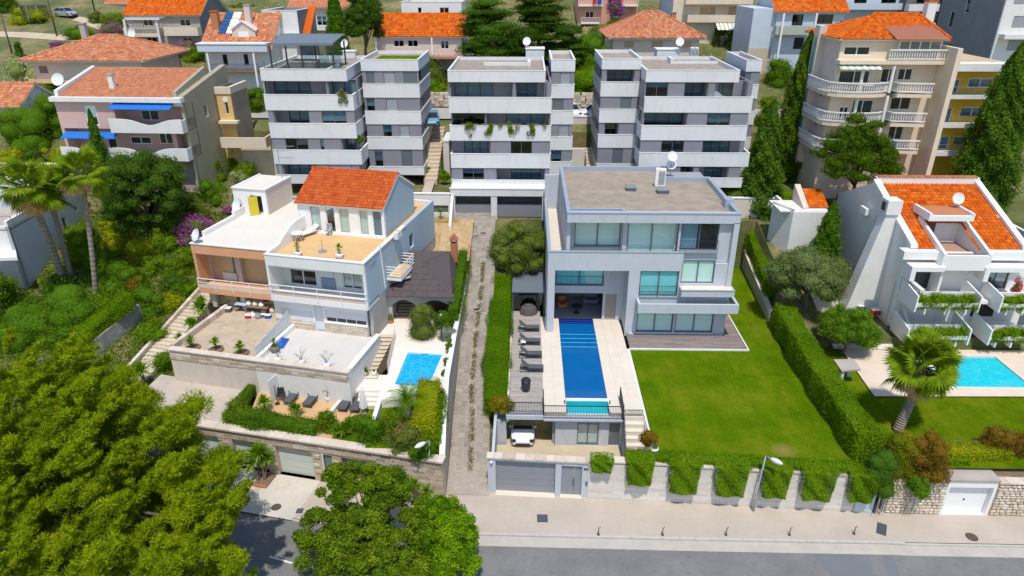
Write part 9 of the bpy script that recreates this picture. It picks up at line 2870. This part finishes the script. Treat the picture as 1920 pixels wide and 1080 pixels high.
def fill_tree(label,name,poly,ymid,ydep,base,mat_,n,cr,nleaf,leaf,seed,trunk=.22,zmin=1.5,aspect=.6,back=20,group=None):
 """Broad crown whose clumps fill a sighted outline, spread in depth about ymid like a dome."""
 rng=np.random.default_rng(seed)
 t=thing(name,label,'tree',base,0,group)
 xs_,ys_=[p[0]for p in poly],[p[1]for p in poly]
 cx_,cy_=sum(xs_)/len(xs_),sum(ys_)/len(ys_)
 cl=[];tries=0
 while len(cl)<n and tries<5000:
  tries+=1
  px,py=rng.uniform(min(xs_),max(xs_)),rng.uniform(min(ys_),max(ys_))
  if not inpoly(px,py,poly):continue
  fx=(px-cx_)/((max(xs_)-min(xs_))/2);fy=(py-min(ys_))/(max(ys_)-min(ys_))
  yv=ymid+ydep*(.5-fy)*1.6-ydep*.35*(1-fx*fx)+rng.uniform(-.4,.4)
  q=at(px,py,y=yv)
  if q.z<zmin:continue
  s=cr*rng.uniform(.65,1.25);cl.append((tuple(q),(s,s,s*.75)))
 c=sum((Vector(q)for q,_ in cl),Vector())/len(cl)
 for _ in range(back):
  cl.append((tuple(c+Vector((rng.normal(0,.7),rng.uniform(.2,.8)*ydep,rng.normal(0,.7)))),(cr,cr,cr*.8)))
 mb=MB();fork=Vector(base).lerp(c,.6)
 mb.tube([Vector(base)-Vector((0,0,.2)),Vector(base).lerp(fork,.5),fork],[trunk*1.2,trunk,trunk*.8],9)
 for i in range(14):
  q=Vector(cl[int(rng.integers(len(cl)))][0]);mb.tube([fork,fork.lerp(q,.55)+Vector((0,0,.2)),q],[trunk*.5,trunk*.3,.02],6)
 mb.build('trunk',bark,t,True)
 P,N,ti=clump_leaves(cl,nleaf,rng,.35)
 leaf_mesh('crown',mat_,P,N,leaf,ti,t,aspect,core=[(q,tuple(v*.66 for v in s))for q,s in cl],rng=rng)
fill_tree('broad leafy green street tree at the bottom centre over the kerb','street_tree',[(558,1000),(590,940),(605,885),(660,862),(720,865),(775,895),(800,950),(830,1000),(850,1100),(700,1150),(590,1150),(560,1060)],31.5,4.2,(-8.6,31.0,-.1),L_LIME,230,.44,60000,.085,5,.2,1.2)
fill_tree('second lighter street tree at the bottom centre, right of the broad one','street_tree',[(800,925),(850,945),(880,985),(890,1040),(915,1085),(900,1150),(800,1150),(770,1060),(780,980)],31.0,3.0,(-5.0,30.0,-.1),leafmat('light_green_leaves',(.05,.12,.008),(.10,.20,.012),(.18,.29,.02)),120,.40,32000,.08,6,.16,1.0)
yucca('tall twin-headed yucca in the brick bed between garage doors',tuple(FLG.world((d2[0]-.7,-.8,.1))),2.3,.95,3,None,5,90,None,w=.05)
b=at(487,895,z=.2)
yucca('tall yucca left of the brick bed by the pale green garage door',(b.x,b.y,.1),2.1,.9,2,None,8,90)
for i,(px,py,h,lb)in enumerate(((735,930,1.6,'left'),(778,945,1.5,'middle'),(802,952,1.3,'right'))):
 b=at(px,py,z=.1);yucca('yucca against the stone garage wall behind the street tree, %s of three'%lb,(b.x,b.y,.1),h,.85,1,'yuccas at the stone wall',20+i,70)
b=at(820,905,z=.1);shrub('flowering oleander-like bush at the stone wall corner by the lamp',(at(775,905,z=.3).x,at(775,905,z=.3).y-.1,.1),.9,.7,2.9,L_OLIVE,2200,.06,10,mats2=L_WHITEF,frac2=.5,cr=.32)
def bush(label,px,py,wpx,hpx,mat_,n=2600,leaf=.06,z=None,dfrac=.8,**kw):
 """Bush sighted by its foot (px,py), width and height in picture points."""
 q=at(px,py,z=z)if z is not None else on_ground(px,py)
 k_=ppm(q);w=wpx/k_;d=w*dfrac
 h=max(.35,hpx/k_/.92-d*.25)
 return shrub(label,(q.x,q.y+d*.35,q.z-.05),w,d,h,mat_,n,leaf,**kw)
a,b=FLG.world((FLG.pt(432,800,v=1.2).x,1.15,TZ)),FLG.world((FLG.pt(598,815,v=1.2).x,1.15,TZ))
hedge('dark green hedge with reddish tips along the garage roof edge',[tuple(a),tuple(b)],1.2,.72,L_MID,11000,.06,wob=.34)
hedge('young green hedge beside the drive court left of the loungers',[tuple(at(448,770,z=TZ)),tuple(at(478,728,z=TZ))],.7,.7,L_MID,3500,.055,seed=6)
for i,(px,py,h,lb)in enumerate(((497,770,.8,'left of the loungers'),(552,778,.5,'in front of the loungers'),(640,815,.45,'in the bed below the parasol'),(655,808,.45,'spiky one nearest the parasol'))):
 b=at(px,py,z=TZ);yucca('bright yucca on the ochre terrace, '+lb,tuple(b),h,.7,3 if i>1 else 2,'terrace yuccas',33+i,60)
bush('rounded dark green bush at the garden bed corner',695,835,62,65,L_MID,4200,z=bp(695,835).z)
bush('wide silvery green bush in the middle of the garden bed',755,850,110,70,L_OLIVE,5200,z=bp(755,850).z,mats2=L_PINKF,frac2=.05)
bush('loose green shrub on the garage roof edge, left of the hedge',440,790,55,45,L_LIME,2600,z=TZ)
bush('light green shrub between hedge and bright yuccas',612,812,45,45,L_LIME,2400,z=TZ)
bush('green shrub behind the bright yuccas',668,812,45,40,L_MID,2400,z=TZ)
bush('feathery bush beside the low fan palm',735,812,60,45,L_LIME,2800,z=bp(735,812).z)
bush('grass tuft shrub below the striped yucca',792,800,45,40,L_LIME,2200,z=bp(792,800).z)
bush('dark shrub under the white lamp by the stone corner',790,868,60,50,L_MID,2800,z=bp(790,868).z)
bush('small pink-flowering bush in the garden bed',773,822,30,30,L_MID,900,z=bp(773,822).z,mats2=L_PINKF,frac2=.7,leaf2=.07)
bush('low silver-leaved plants in the garden bed right of the palm',770,800,55,30,L_BLUE,1500,z=bp(770,800).z)
b=bp(764,785)
palm('low fan palm on the lawn below the small bright pool',tuple(b),tuple(b+Vector((0,0,1.35))),1,26,.95,'feather',0,None,'palm_tree',(.2,.18),3,(-20,75),L_YUCCA)
b=bp(800,764);yucca('striped yucca beside the low fan palm',tuple(b),.5,.8,1,None,44,70,L_YEL)
hedge('overgrown yellow-green hedge along the lane wall below the small pool',[(-6.75,37.9,3.5),(-6.7,39.3,4.5),(-6.6,40.7,5.3)],1.6,1.7,L_YEL,9000,.06,seed=9,wob=.35)
hedge('green base of the lane-side hedge below the small pool',[(-6.1,37.6,3.0),(-6.1,40.6,4.9)],1.1,1.3,L_HEDGE,7000,.06,seed=10,wob=.3)
for i,(px,py,w,h,lb,mt)in enumerate(((842,665,16,34,'topmost',L_MID),(838,688,14,20,'middle',L_OLIVE),(833,705,14,16,'lowest',L_MID))):
 bush('small plant in the gravel between small pool and lane wall, '+lb,px,py,w,h,mt,700,.05,z=5.7,nclump=6)
b=at(792,648,z=5.7)
bush('round silvery olive bush by the arched outbuilding above the small pool',790,640,56,78,L_OLIVE,9000,.05,z=5.7,nclump=30,dfrac=.9,cat='olive tree',name='olive_tree')
bush('blue-grey lavender mound by the lane wall',838,640,45,32,L_BLUE,2200,z=5.7)
bush('green shrub between the olive and the lane wall',828,618,40,40,L_MID,2600,z=5.7)
pot_plant('bright green plant in terracotta pot by the white house side wall',at(733,607,z=5.55),.4,.28,'bush',None,71,terracotta,.5,.4,L_LIME)
b=at(829,640,z=5.7);t=thing('garden_lamp','tall dark post light beside the small pool','lamp',b);MB().bar(b,b+Vector((0,0,2.3)),.08).build('post',steel_dark,t);MB().lathe(b+Vector((0,0,2.3)),[(.1,0),(.12,.15),(.03,.2)],10).build('lamp',galv,t)
hedge('climbing green hedge on the lane wall beside the brown roof',[(-5.9,50.5,5.6),(-5.9,55.0,5.9),(-5.9,60.5,6.8)],.9,2.0,L_MID,7500,.065,seed=12,wob=.4)
for i,(px,py)in enumerate(((808,405),(827,409))):
 b=at(px,py,z=8.6);yucca('small young palm on the bare slope, %s one'%('left','right')[i],(b.x,69.3,8.65),.9,.5,1,None,52+i,36)
hedge('tall bright green hedge between lane and sun deck',[(-2.05,43.6,1.7),(-2.25,47.0,2.4),(-2.3,52.0,3.1),(-2.25,57.5,4.0),(-2.3,60.6,4.6)],1.95,1.6,leafmat('lane_hedge_leaves',(.04,.10,.006),(.075,.165,.008),(.13,.22,.012)),30000,.055,seed=13,wob=.28)
b=Vector((-1.75,42.7,1.7))
tree('round_shrub','small round olive-brown tree at the carport corner','tree',(b.x,b.y,1.2),(b.x+.2,b.y,3.55),(.8,.75,.75),leafmat('olive_brown_leaves',(.09,.09,.015),(.16,.15,.02),(.25,.22,.04)),26,.34,6000,.05,.07)
b=at(975,490,z=5.2)
tree('olive_tree','large grey-green olive tree left of the grey villa','tree',(-.2,62.5,4.0),(-.35,63.5,7.2),(3.0,3.0,2.9),L_OLIVE,85,.85,30000,.075,.25)
for px in(934,938):
 q=at(px,500,z=5.5);t=thing('light_pole','thin white pole by the lane hedge, %s of two'%('left' if px==934 else 'right'),'pole',(q.x,q.y,4.4));MB().bar((q.x,q.y,4.2),(q.x,q.y,8.0),.07).build('pole',white_clean,t);MB().lathe((q.x,q.y,4.2),[(.15,0),(.1,.1)],10).build('base',galv,t)
hl=[(22.75,37.2,3.1),(22.75,44.0,3.15),(22.9,50.0,3.3),(23.3,56.0,3.4)]
hedge('long clipped hedge between the big lawn and the palm garden',hl,1.7,2.2,L_HEDGE,36000,.06,seed=14,wob=.2)
hedge('clipped hedge along the low wall right of the grey villa',[(23.6,59.5,4.4),(24.3,66.0,4.6),(24.7,72.0,6.0)],1.5,1.7,L_HEDGE,12000,.065,seed=15,wob=.2)
t=thing('garden_wall','low grey wall with cream coping right of the grey villa','wall',(23,62,3.2))
MB().prism([(22.5,57.0),(22.75,57.0),(24.0,70.5),(23.75,70.5)],3.0,[4.3,4.3,5.2,5.2]).build('wall',concrete,t);MB().prism([(22.42,57.0),(22.85,57.0),(24.1,70.5),(23.67,70.5)],[4.3,4.3,5.2,5.2],[4.4,4.4,5.3,5.3]).build('coping',cream_stone,t)
q=at(1505,590,z=3.6)
tree('evergreen_tree','domed grey-green evergreen tree overhanging the long hedge','tree',(25.6,57.0,3.6),(25.6,57.2,7.6),(3.3,3.0,2.3),L_GREY,95,.8,34000,.085,.25,limbs=12)
tree('evergreen_shrub','big dark green shrub between hedge and white side path','tree',(27.2,51.5,3.2),(27.3,52.0,5.2),(2.1,2.2,1.9),L_MID,55,.62,18000,.07,.12)
b=on_ground(1572,545,0)
cypress('columnar bushy cypress left of the orange-roofed house',(29.0,62.5,4.4),8.6,1.25,leafmat('green_cypress_leaves',(.03,.075,.012),(.055,.125,.018),(.09,.17,.028)),14000,.10,seed=3)
bush('round green shrub at the foot of the columnar cypress',1470,480,50,45,L_MID,3500,z=4.6)
bush('low hedge plants before the white annexe',1530,490,60,40,L_HEDGE,3500,z=4.6)
bush('yellow-green bush behind the flared buttress',1580,545,55,45,L_HEDGE,3000,z=4.5)
cypress('big broad cypress right of the right block',(25.3,72.4,6.6),13.9,1.95,None,30000,.13,seed=4)
cypress('taller slim cypress behind the big broad one',(30.3,78.6,9.5),17.2,1.95,leafmat('yellow_cypress_leaves',(.03,.075,.012),(.06,.12,.018),(.10,.165,.028)),26000,.13,seed=5)
cypress('huge dark cypress at the right edge before the yellow house',(48.0,71.2,7.6),18.8,2.7,None,40000,.14,seed=6)
cypress('narrow dark cypress before the pink house',(at(195,318,y=70.0).x,70.0,9.6),10.2,.8,None,9000,.10,seed=7)
cypress('tall clipped-looking cypress behind the left block',(at(632,70,y=95.5).x,95.5,16.8),14.2,1.6,leafmat('fresh_cypress_leaves',(.025,.075,.01),(.05,.125,.015),(.08,.165,.022)),13000,.13,seed=8,rough=.5)
tree('dark_tree','dark bushy tree right of the clipped cypress','tree',(at(680,75,y=97.5).x,97.5,17),(at(682,45,y=98).x,98,26.0),(2.1,2.0,4.6),L_DARK,75,.9,20000,.11,.25)
q=on_ground(1616,330)
fill_tree('leafy tree standing before the beige tower','broadleaf_tree',[(1545,320),(1540,290),(1565,250),(1590,222),(1640,222),(1665,240),(1680,290),(1690,330),(1620,350)],68.0,1.7,(at(1610,300,y=68.2).x,68.2,8.0),leafmat('oak_leaves',(.022,.055,.008),(.045,.095,.012),(.10,.15,.02)),75,.75,22000,.09,8,.22)
b=at(1683,807,z=3.2)
palm('leaning fan palm with dry skirt on the right-hand lawn',tuple(b),tuple(at(1728,690,y=41.2)),1,50,1.55,'fan',34,None,'palm_tree',(.34,.27),4,(-38,82))
bush('clipped reddish-green shrub at the hedge end',1690,895,90,95,leafmat('rust_tip_leaves',(.06,.10,.01),(.12,.13,.018),(.24,.13,.02)),6500,z=2.9)
bush('dull red-brown shrub right of the reddish-green one',1745,900,85,100,L_RED,6500,z=2.9)
bush('weeping dark green plant hanging at the end of the long hedge',1655,935,80,100,L_CYP,6500,z=2.0,aspect=.25)
bush('green creeper on the rubble wall left of the white garage',1728,935,60,45,L_MID,2600,z=2.0)
bush('round bronze-red bush by the right lawn edge',1882,862,80,70,L_RED,5500,z=3.1)
bush('second bronze-red bush cut by the right edge',1925,860,45,55,L_RED,2600,z=3.1)
bush('silvery lavender mound, left of two',1800,850,34,24,L_BLUE,1500,z=3.1)
bush('silvery lavender mound, right of two',1832,850,34,26,L_BLUE,1500,z=3.1)
hedge('yellow-green hedge above the white garage',[(25.5,37.9,2.9),(32.5,37.9,2.9)],1.2,.95,L_YEL,7500,.06,seed=16)
hedge('green lower hedge above the white garage',[(26.5,37.2,2.9),(29.5,37.2,2.9)],.7,.7,L_HEDGE,3500,.06,seed=17)
bush('brown-green shrub on the lawn corner beside the stair',1218,838,40,40,L_RED,1400,z=3.25)
t=pot_plant('planted pale pot at the top of the garden wall by the stair',at(1226,850,z=3.2),.5,.3,'bush',None,76,white,.25,.3,L_OLIVE)
st=stair_run('long stone garden stair on the left side of the old terrace',tuple(at(246,722,z=2.4)),tuple(at(395,545,z=6.2)),1.9,26,slab_pale)
kb=thing('garden_kerb','pale stone kerb along the left side of the long garden stair','kerb',at(235,712,z=2.6))
a,b=at(228,706,z=2.6),at(378,540,z=6.4)
for i in range(22):
 p,q=a.lerp(b,i/22),a.lerp(b,(i+.97)/22);MB().bar(p,q,.3,.5,rnd.random()).build('kerb_stone',coping_mat,kb)
gw=thing('garden_wall','grey stone garden wall under the clipped green hedge','wall',at(170,670,z=3))
a,b=at(172,678,z=3.0),at(268,600,z=4.5)
for i in range(12):
 for r in range(5):
  p,q=a.lerp(b,i/12),a.lerp(b,(i+.98)/12);zz=r*.36
  MB().bar(p+Vector((0,0,zz)),q+Vector((0,0,zz)),.35,.34,rnd.random()).build('stone_block',tinted('grey_stone',[(0,(.27,.26,.25)),(1,(.40,.38,.35))],.9,fvar=.2,fine=5)if i==0 and r==0 else MATS['grey_stone'],gw)
m=MB().face([tuple(at(185,690,z=2.75)),tuple(at(235,700,z=2.75)),tuple(at(330,600,z=4.5)),tuple(at(275,590,z=4.5))])
struct('garden_lawn',m,lawn_mat)
hedge('clipped hedge on the grey garden wall',[tuple(at(150,650,z=4.3)),tuple(at(212,595,z=5.6)),tuple(at(245,572,z=6.2))],1.6,1.2,L_HEDGE,12000,.065,seed=18,wob=.25)
b1=at(172,568,z=4.6);b0=at(132,545,z=4.6)
palm('tall fan palm at the left edge, leftmost of three',tuple(at(128,548,z=4.6)),tuple(at(50,352,y=55.5)),1,26,1.75,'fan',10,'tall fan palms','palm_tree',(.34,.27),11,(-35,80))
palm('tall fan palm at the left edge, middle of three',tuple(at(138,542,z=4.8)),tuple(at(88,358,y=57.5)),1,24,1.5,'fan',8,'tall fan palms','palm_tree',(.28,.22),12,(-35,80))
palm('tall slim fan palm, rightmost of three before the pink house',tuple(at(182,572,z=4.4)),tuple(at(152,325,y=57.0)),1,26,1.5,'fan',8,'tall fan palms','palm_tree',(.24,.18),13,(-40,80))
b=on_ground(275,440)
tree('evergreen_tree','dense dark round evergreen below the pink house','tree',(at(275,370,y=65.5).x,65.5,6.5),tuple(at(275,368,y=65.5)),(3.9,3.6,4.1),L_DARK,130,.95,44000,.10,.3,limbs=12,lower=-1.0)
tree('leafy_tree','mid green leafy tree at the left edge','tree',(at(40,600,z=4).x,53.0,3.6),(at(35,515,z=6.5).x,53.5,6.4),(3.0,2.6,2.6),L_MID,60,.8,20000,.09,.2)
bl=[
 ('dark hedge mass behind the pine at the left edge',30,660,150,110,L_MID,9000),('tall round shrub mass below the tall palms',130,640,130,120,L_MID,9000),('broad green bush below the leftmost palm trunk',75,640,110,80,L_MID,6000),('yucca-like shrub right of the hedge mass',190,610,60,60,L_HEDGE,3500),
 ('feathery green bush on the garden lawn',290,630,55,40,L_LIME,3500),('dense round shrub above the garden wall',270,600,80,70,L_MID,5000),
 ('bright yellow-green tree under the dark evergreen',250,470,70,70,L_YEL,4500),('lime shrub left of the garden steps head',330,520,70,55,L_LIME,4500),
 ('green shrub before the peach house corner',350,500,60,45,L_LIME,4000),('yellowish citrus bush in the left garden',215,480,60,60,L_YEL,4000),('green citrus bush in the middle of the left garden',300,480,70,60,L_LIME,4500),
 ('mid green bush left of the tall slim palm',145,500,80,90,L_LIME,5000),('large shrub at the foot of the palms',215,540,70,60,L_MID,4500),('green bush right of the slim palm trunk',240,550,70,60,L_LIME,4500),('pinkish shrub in the left garden',250,560,40,40,L_RED,2000),
 ('green plant at the foot of the long stair',300,700,60,45,L_MID,3000),
 ('green bush between evergreen and pink house',330,360,70,70,L_MID,5000),('leafy bush below the pink house right corner',385,345,70,65,L_LIME,5000),('lime green tree left of the white house roof',420,330,75,75,L_LIME,5500),('dark bush below the yellow stair tower',470,310,65,60,L_MID,4500),('orange-tipped bush behind the roof stair head',500,320,40,55,L_RED,3000),('dark shrub behind the peach roof parapet',395,385,70,55,L_MID,5000),('pale-flowering shrub left of the roof stair head',445,345,40,30,L_WHITEF,2000),
 ('green tree at the left below the pink house',40,290,110,100,L_MID,8000),('dark green tree left of the pink house wall',95,260,80,90,L_MID,6000),('pale-flowering oleander left of the hipped house',35,180,90,80,L_WHITEF,6000),('dark shrub between oleander and shed',95,205,60,60,L_MID,4000),('small dark conifer on the left dry slope',36,110,18,32,L_CYP,1200),
 ('wide yellow-green tree at the top left corner',50,48,100,52,L_YEL,7000),('dark tree on the top left edge',10,25,50,60,L_DARK,4000),('green shrub below the parked silver car',140,80,80,45,L_MID,4500),('green bush left of the grey rendered house',210,60,60,45,L_LIME,4500),('pale bush beside the hill track',180,45,40,30,L_OLIVE,2200),('green bush before the grey rendered house',290,118,40,30,L_MID,2500),('green bush right below the grey rendered house',365,118,60,40,L_LIME,3500),('hillside scrub above the grey house',450,15,90,25,L_MID,4500),('hillside scrub behind the white slot house',690,25,50,50,L_MID,4000),
 ('green shrubs left of the left block top',478,215,40,50,L_LIME,3500),('hedge below the left block side',480,190,40,30,L_MID,2500),('green hedge in the gap left of the middle block',815,194,60,50,L_HEDGE,4500),('olive-toned tree in the gap left of the middle block',814,172,70,80,L_OLIVE,5000),('green bush in the gap right of the middle block',1100,193,75,70,L_HEDGE,5000),('tall tree in the gap right of the middle block',1106,165,85,105,L_MID,6500),('grey-green tree left of the hipped orange house',1130,85,60,50,L_OLIVE,4500),('yellow-green bush behind the middle block roof edge',1100,120,50,50,L_YEL,3500),
 ('green hillside bush right of the right block, upper',1462,165,60,60,L_MID,4500),('lime hillside bush between right block and cypresses',1440,240,50,60,L_LIME,4500),('bright hedge bush at the cypress foot',1470,400,60,50,L_HEDGE,4500),('green bush right of the slim cypress foot',1505,345,55,45,L_LIME,3500),('dark ground bush left of the annexe',1440,400,60,50,L_MID,4000),('olive bush before the right block corner',1380,385,60,35,L_OLIVE,3500),('leafy bush on the slope left of the tower',1500,270,45,50,L_MID,3500),
 ('mixed bush right of the right block roof',1450,130,60,60,L_LIME,5000),('green tree behind the right block roof',1400,95,80,60,L_OLIVE,5500),('green bush right of the hipped orange house',1345,85,70,45,L_OLIVE,4500),('bush at the foot of the beige apartment house',1385,75,60,40,L_MID,3500),('green shrub below the pale blue house',1440,95,50,55,L_MID,4000),
 ('low shrub beside the beige tower steps',1512,300,45,45,L_MID,3000),('green shrub left of the tower tree',1500,330,60,60,L_HEDGE,4000),('scrub below the tower tree',1580,352,90,40,L_MID,4500),('scrub at the foot of the yellow house',1740,325,70,35,L_OLIVE,3500),('dark shrub behind the orange-roofed house ridge',1700,335,90,30,L_MID,4000),('young tree on the upper right terrace',1765,72,40,45,L_LIME,2500),('green shrub below the huge dark cypress',1895,430,60,80,L_MID,4500),('green trees before the right block foot',1385,372,60,30,L_HEDGE,3000),
]
for lb,px,py,w,h,mt,n in bl:
 bush(lb,px,py,w,h,mt,n,.075 if py>250 else.10,nclump=18)
for i,(px,py,w,h)in enumerate(((800,312,30,24),(795,335,34,26),(808,297,28,20),(835,320,22,26),(833,340,22,26),(836,300,18,20),(1082,305,28,18),(1116,305,36,22))):
 bush('clipped round green bush by the block path, %s'%('second of the left row','nearest of the left row','farthest of the left row','middle of the right row','nearest of the right row','farthest of the right row','left of the pair by the right block','right of the pair by the right block')[i],px,py,w,h,L_HEDGE,1800,.06,z=11.0,nclump=8,group='clipped bushes by the blocks')
for i,(px,py,zz,h,r,hd,lb)in enumerate(((381,585,5.9,1.0,1.0,3,'at the stair top by the peach house pier'),(358,618,5.6,.6,.8,2,'against the old terrace side wall'),(340,645,5.2,.5,.7,2,'halfway down beside the terrace corner'),(270,712,3.2,.9,.95,2,'at the foot of the long stair'),(215,625,4.2,.6,.9,1,'below the clipped garden hedge'))):
 b=at(px,py,z=zz);yucca('spiky green yucca '+lb,tuple(b),h,r,hd,'yuccas along the long stair',140+i,70)
rg=random.Random(19)
KINDS=[(L_LIME,'lime green'),(L_MID,'mid green'),(L_YEL,'yellow-green'),(L_HEDGE,'bright green'),(L_DARK,'dark green')]
PLACES=[(120,590,'by the slim palm foot'),(165,600,'under the slim palm'),(205,575,'right of the palm trunks'),(60,600,'below the edge tree'),(20,640,'at the left edge behind the pine'),(185,520,'left of the citrus'),(160,470,'against the wall coloured in blue shade'),(200,445,'left of the dark evergreen'),(235,430,'at the evergreen foot, left'),(300,430,'at the evergreen foot, right'),(335,450,'left of the peach house'),(280,520,'in the garden centre'),(320,555,'above the stair head'),(260,500,'beside the citrus bush'),(225,610,'on the wall top'),(345,560,'beside the stair head'),(310,590,'along the stair kerb'),(365,430,'behind the peach house'),(405,300,'below the olive wall'),(440,300,'below the yellow tower'),(455,340,'behind the stair head'),(375,310,'at the olive wall corner'),(150,640,'at the grey garden wall end'),(100,560,'between the palm trunks'),(275,650,'on the garden lawn edge'),(110,660,'behind the top of the pine'),(60,330,'below the pink house, far left'),(100,320,'below the pink house, left'),(150,300,'below the pink house front'),(25,250,'beside the shed'),(5,320,'at the left edge above the palms')]
for i,(px,py,wh)in enumerate(PLACES):
 mt,cn=KINDS[(i*3+i//4)%5]
 w=rg.randint(55,85)
 bush(cn+' garden bush '+wh,px,py,w,rg.randint(38,62),mt,3400,.08,nclump=16,group=None)
for lb,px,py,w,h,n in(('purple bougainvillea spilling over the peach house roof edge',362,468,105,75,8500),('smaller purple bougainvillea behind the roof parapet',428,404,30,22,1500),('large purple bougainvillea left of the grey rendered house',207,84,74,50,6000),('purple bougainvillea below the grey rendered house',345,112,60,44,4500),('purple bougainvillea peeping over the hipped roof',105,92,40,20,1800),('purple bougainvillea by the orange-roofed shed',50,222,45,40,2500),('magenta bougainvillea below the pale blue house',1455,108,26,20,1500),('small magenta bougainvillea left of the tower',1497,158,14,18,800)):
 bush(lb,px,py,w,h,L_MID,n,.08,nclump=16,mats2=L_PURPLE,frac2=.85,leaf2=.085)
bush('tall purple bougainvillea on the salmon house',1152,46,38,62,L_MID,4500,.08,z=at(1152,46,y=113).z,nclump=16,mats2=L_PURPLE,frac2=.9,leaf2=.09)
b=at(1905,545,y=53.0);shrub('magenta potted bougainvillea on the right balcony edge',(b.x,53.0,zc1),.9,.7,2.2,L_MID,900,.06,7,mats2=L_PINKF,frac2=.7)
def cedar(label,px,py,z,y,rx,h,n,seed,mat_):
 rng=np.random.default_rng(seed)
 q=at(px,py,y=y);base=(q.x,y,ground_z(q.x,y)-.3)
 t=thing('cedar_tree',label,'tree',base,0)
 cl=[]
 for i in range(n):
  f=rng.uniform(.12,1);a=rng.uniform(0,6.28);r=rx*(1-f*.75)*rng.uniform(.5,1)
  s=rx*.17*rng.uniform(.8,1.4);cl.append(((base[0]+r*math.cos(a),base[1]+r*math.sin(a)*.8,base[2]+h*f),(s*1.7,s*1.5,s*.55)))
 MB().tube([Vector(base),Vector(base)+Vector((0,0,h))],[.45,.06],8).build('trunk',bark,t,True)
 P,N,ti=clump_leaves(cl,26000,rng,.4)
 leaf_mesh('crown',mat_,P,N,.13,ti,t,.5,core=[(c,tuple(v*.7 for v in r))for c,r in cl],rng=rng)
cedar('broad cedar with layered boughs behind the middle block',915,95,0,98.5,5.6,10.5,75,1,L_CYP)
cedar('dark cedar right of the layered one behind the middle block',1010,95,0,99.5,5.6,11.5,75,2,leafmat('dark_cedar_leaves',(.014,.04,.008),(.03,.068,.012),(.055,.10,.018)))
cedar('lower green conifer at the right of the cedar group',1065,100,0,97.5,3.2,7.5,45,3,L_DARK)
def hill_pts(rng,n):
 x=rng.uniform(-75,75,n);y=92+55*rng.uniform(0,1,n)**1.2
 return np.array([(a,b,ground_z(a,b))for a,b in zip(x,y)])
scatter_grass('hillside_dry_grass',hill_pts,24000,L_DRY,.22,seed=11)
def garden_pts(rng,n):
 x=rng.uniform(-52,-26,n);y=rng.uniform(42,72,n);ok=~((x>-29)&(y<57));x,y=x[ok],y[ok]
 return np.array([(a,b,ground_z(a,b))for a,b in zip(x,y)])
scatter_grass('garden_ground_cover',garden_pts,42000,L_LIME,.2,seed=12)
def slope_pts(rng,n):
 x=rng.uniform(-24,36,n);y=rng.uniform(69.8,75,n)
 return np.array([(a,b,ground_z(a,b))for a,b in zip(x,y)])
scatter_grass('block_garden_grass',slope_pts,9000,L_OLIVE,.1,seed=13)
def bare_pts(rng,n):
 x=rng.uniform(-12.3,-7,n);f=rng.uniform(0,1,n)**2
 return np.array([(a,62.8+b*2 if i%2 else 68+b*1.8,(6.65+b*.5)if i%2 else 8.7)for i,(a,b)in enumerate(zip(x,f))])
scatter_grass('bare_slope_weeds',bare_pts,2600,L_DRY,.12,seed=14)
tr=MB()
def strip(pts,w):
 q=[on_ground(*p,.06)for p in pts]
 for a,b in zip(q,q[1:]):
  tr.face([tuple(a),tuple(b),tuple(b+Vector((0,w,ground_z(b.x,b.y+w)+.06-b.z))),tuple(a+Vector((0,w,ground_z(a.x,a.y+w)+.06-a.z)))])
strip([(-30,68),(30,70),(75,73),(120,76),(165,80),(200,84)],2.6)
strip([(135,38),(152,42),(170,50),(190,58)],2.4)
struct('dirt_track',tr,plain('dirt_track_surface',(.50,.41,.29),.95,.15,.8,6))
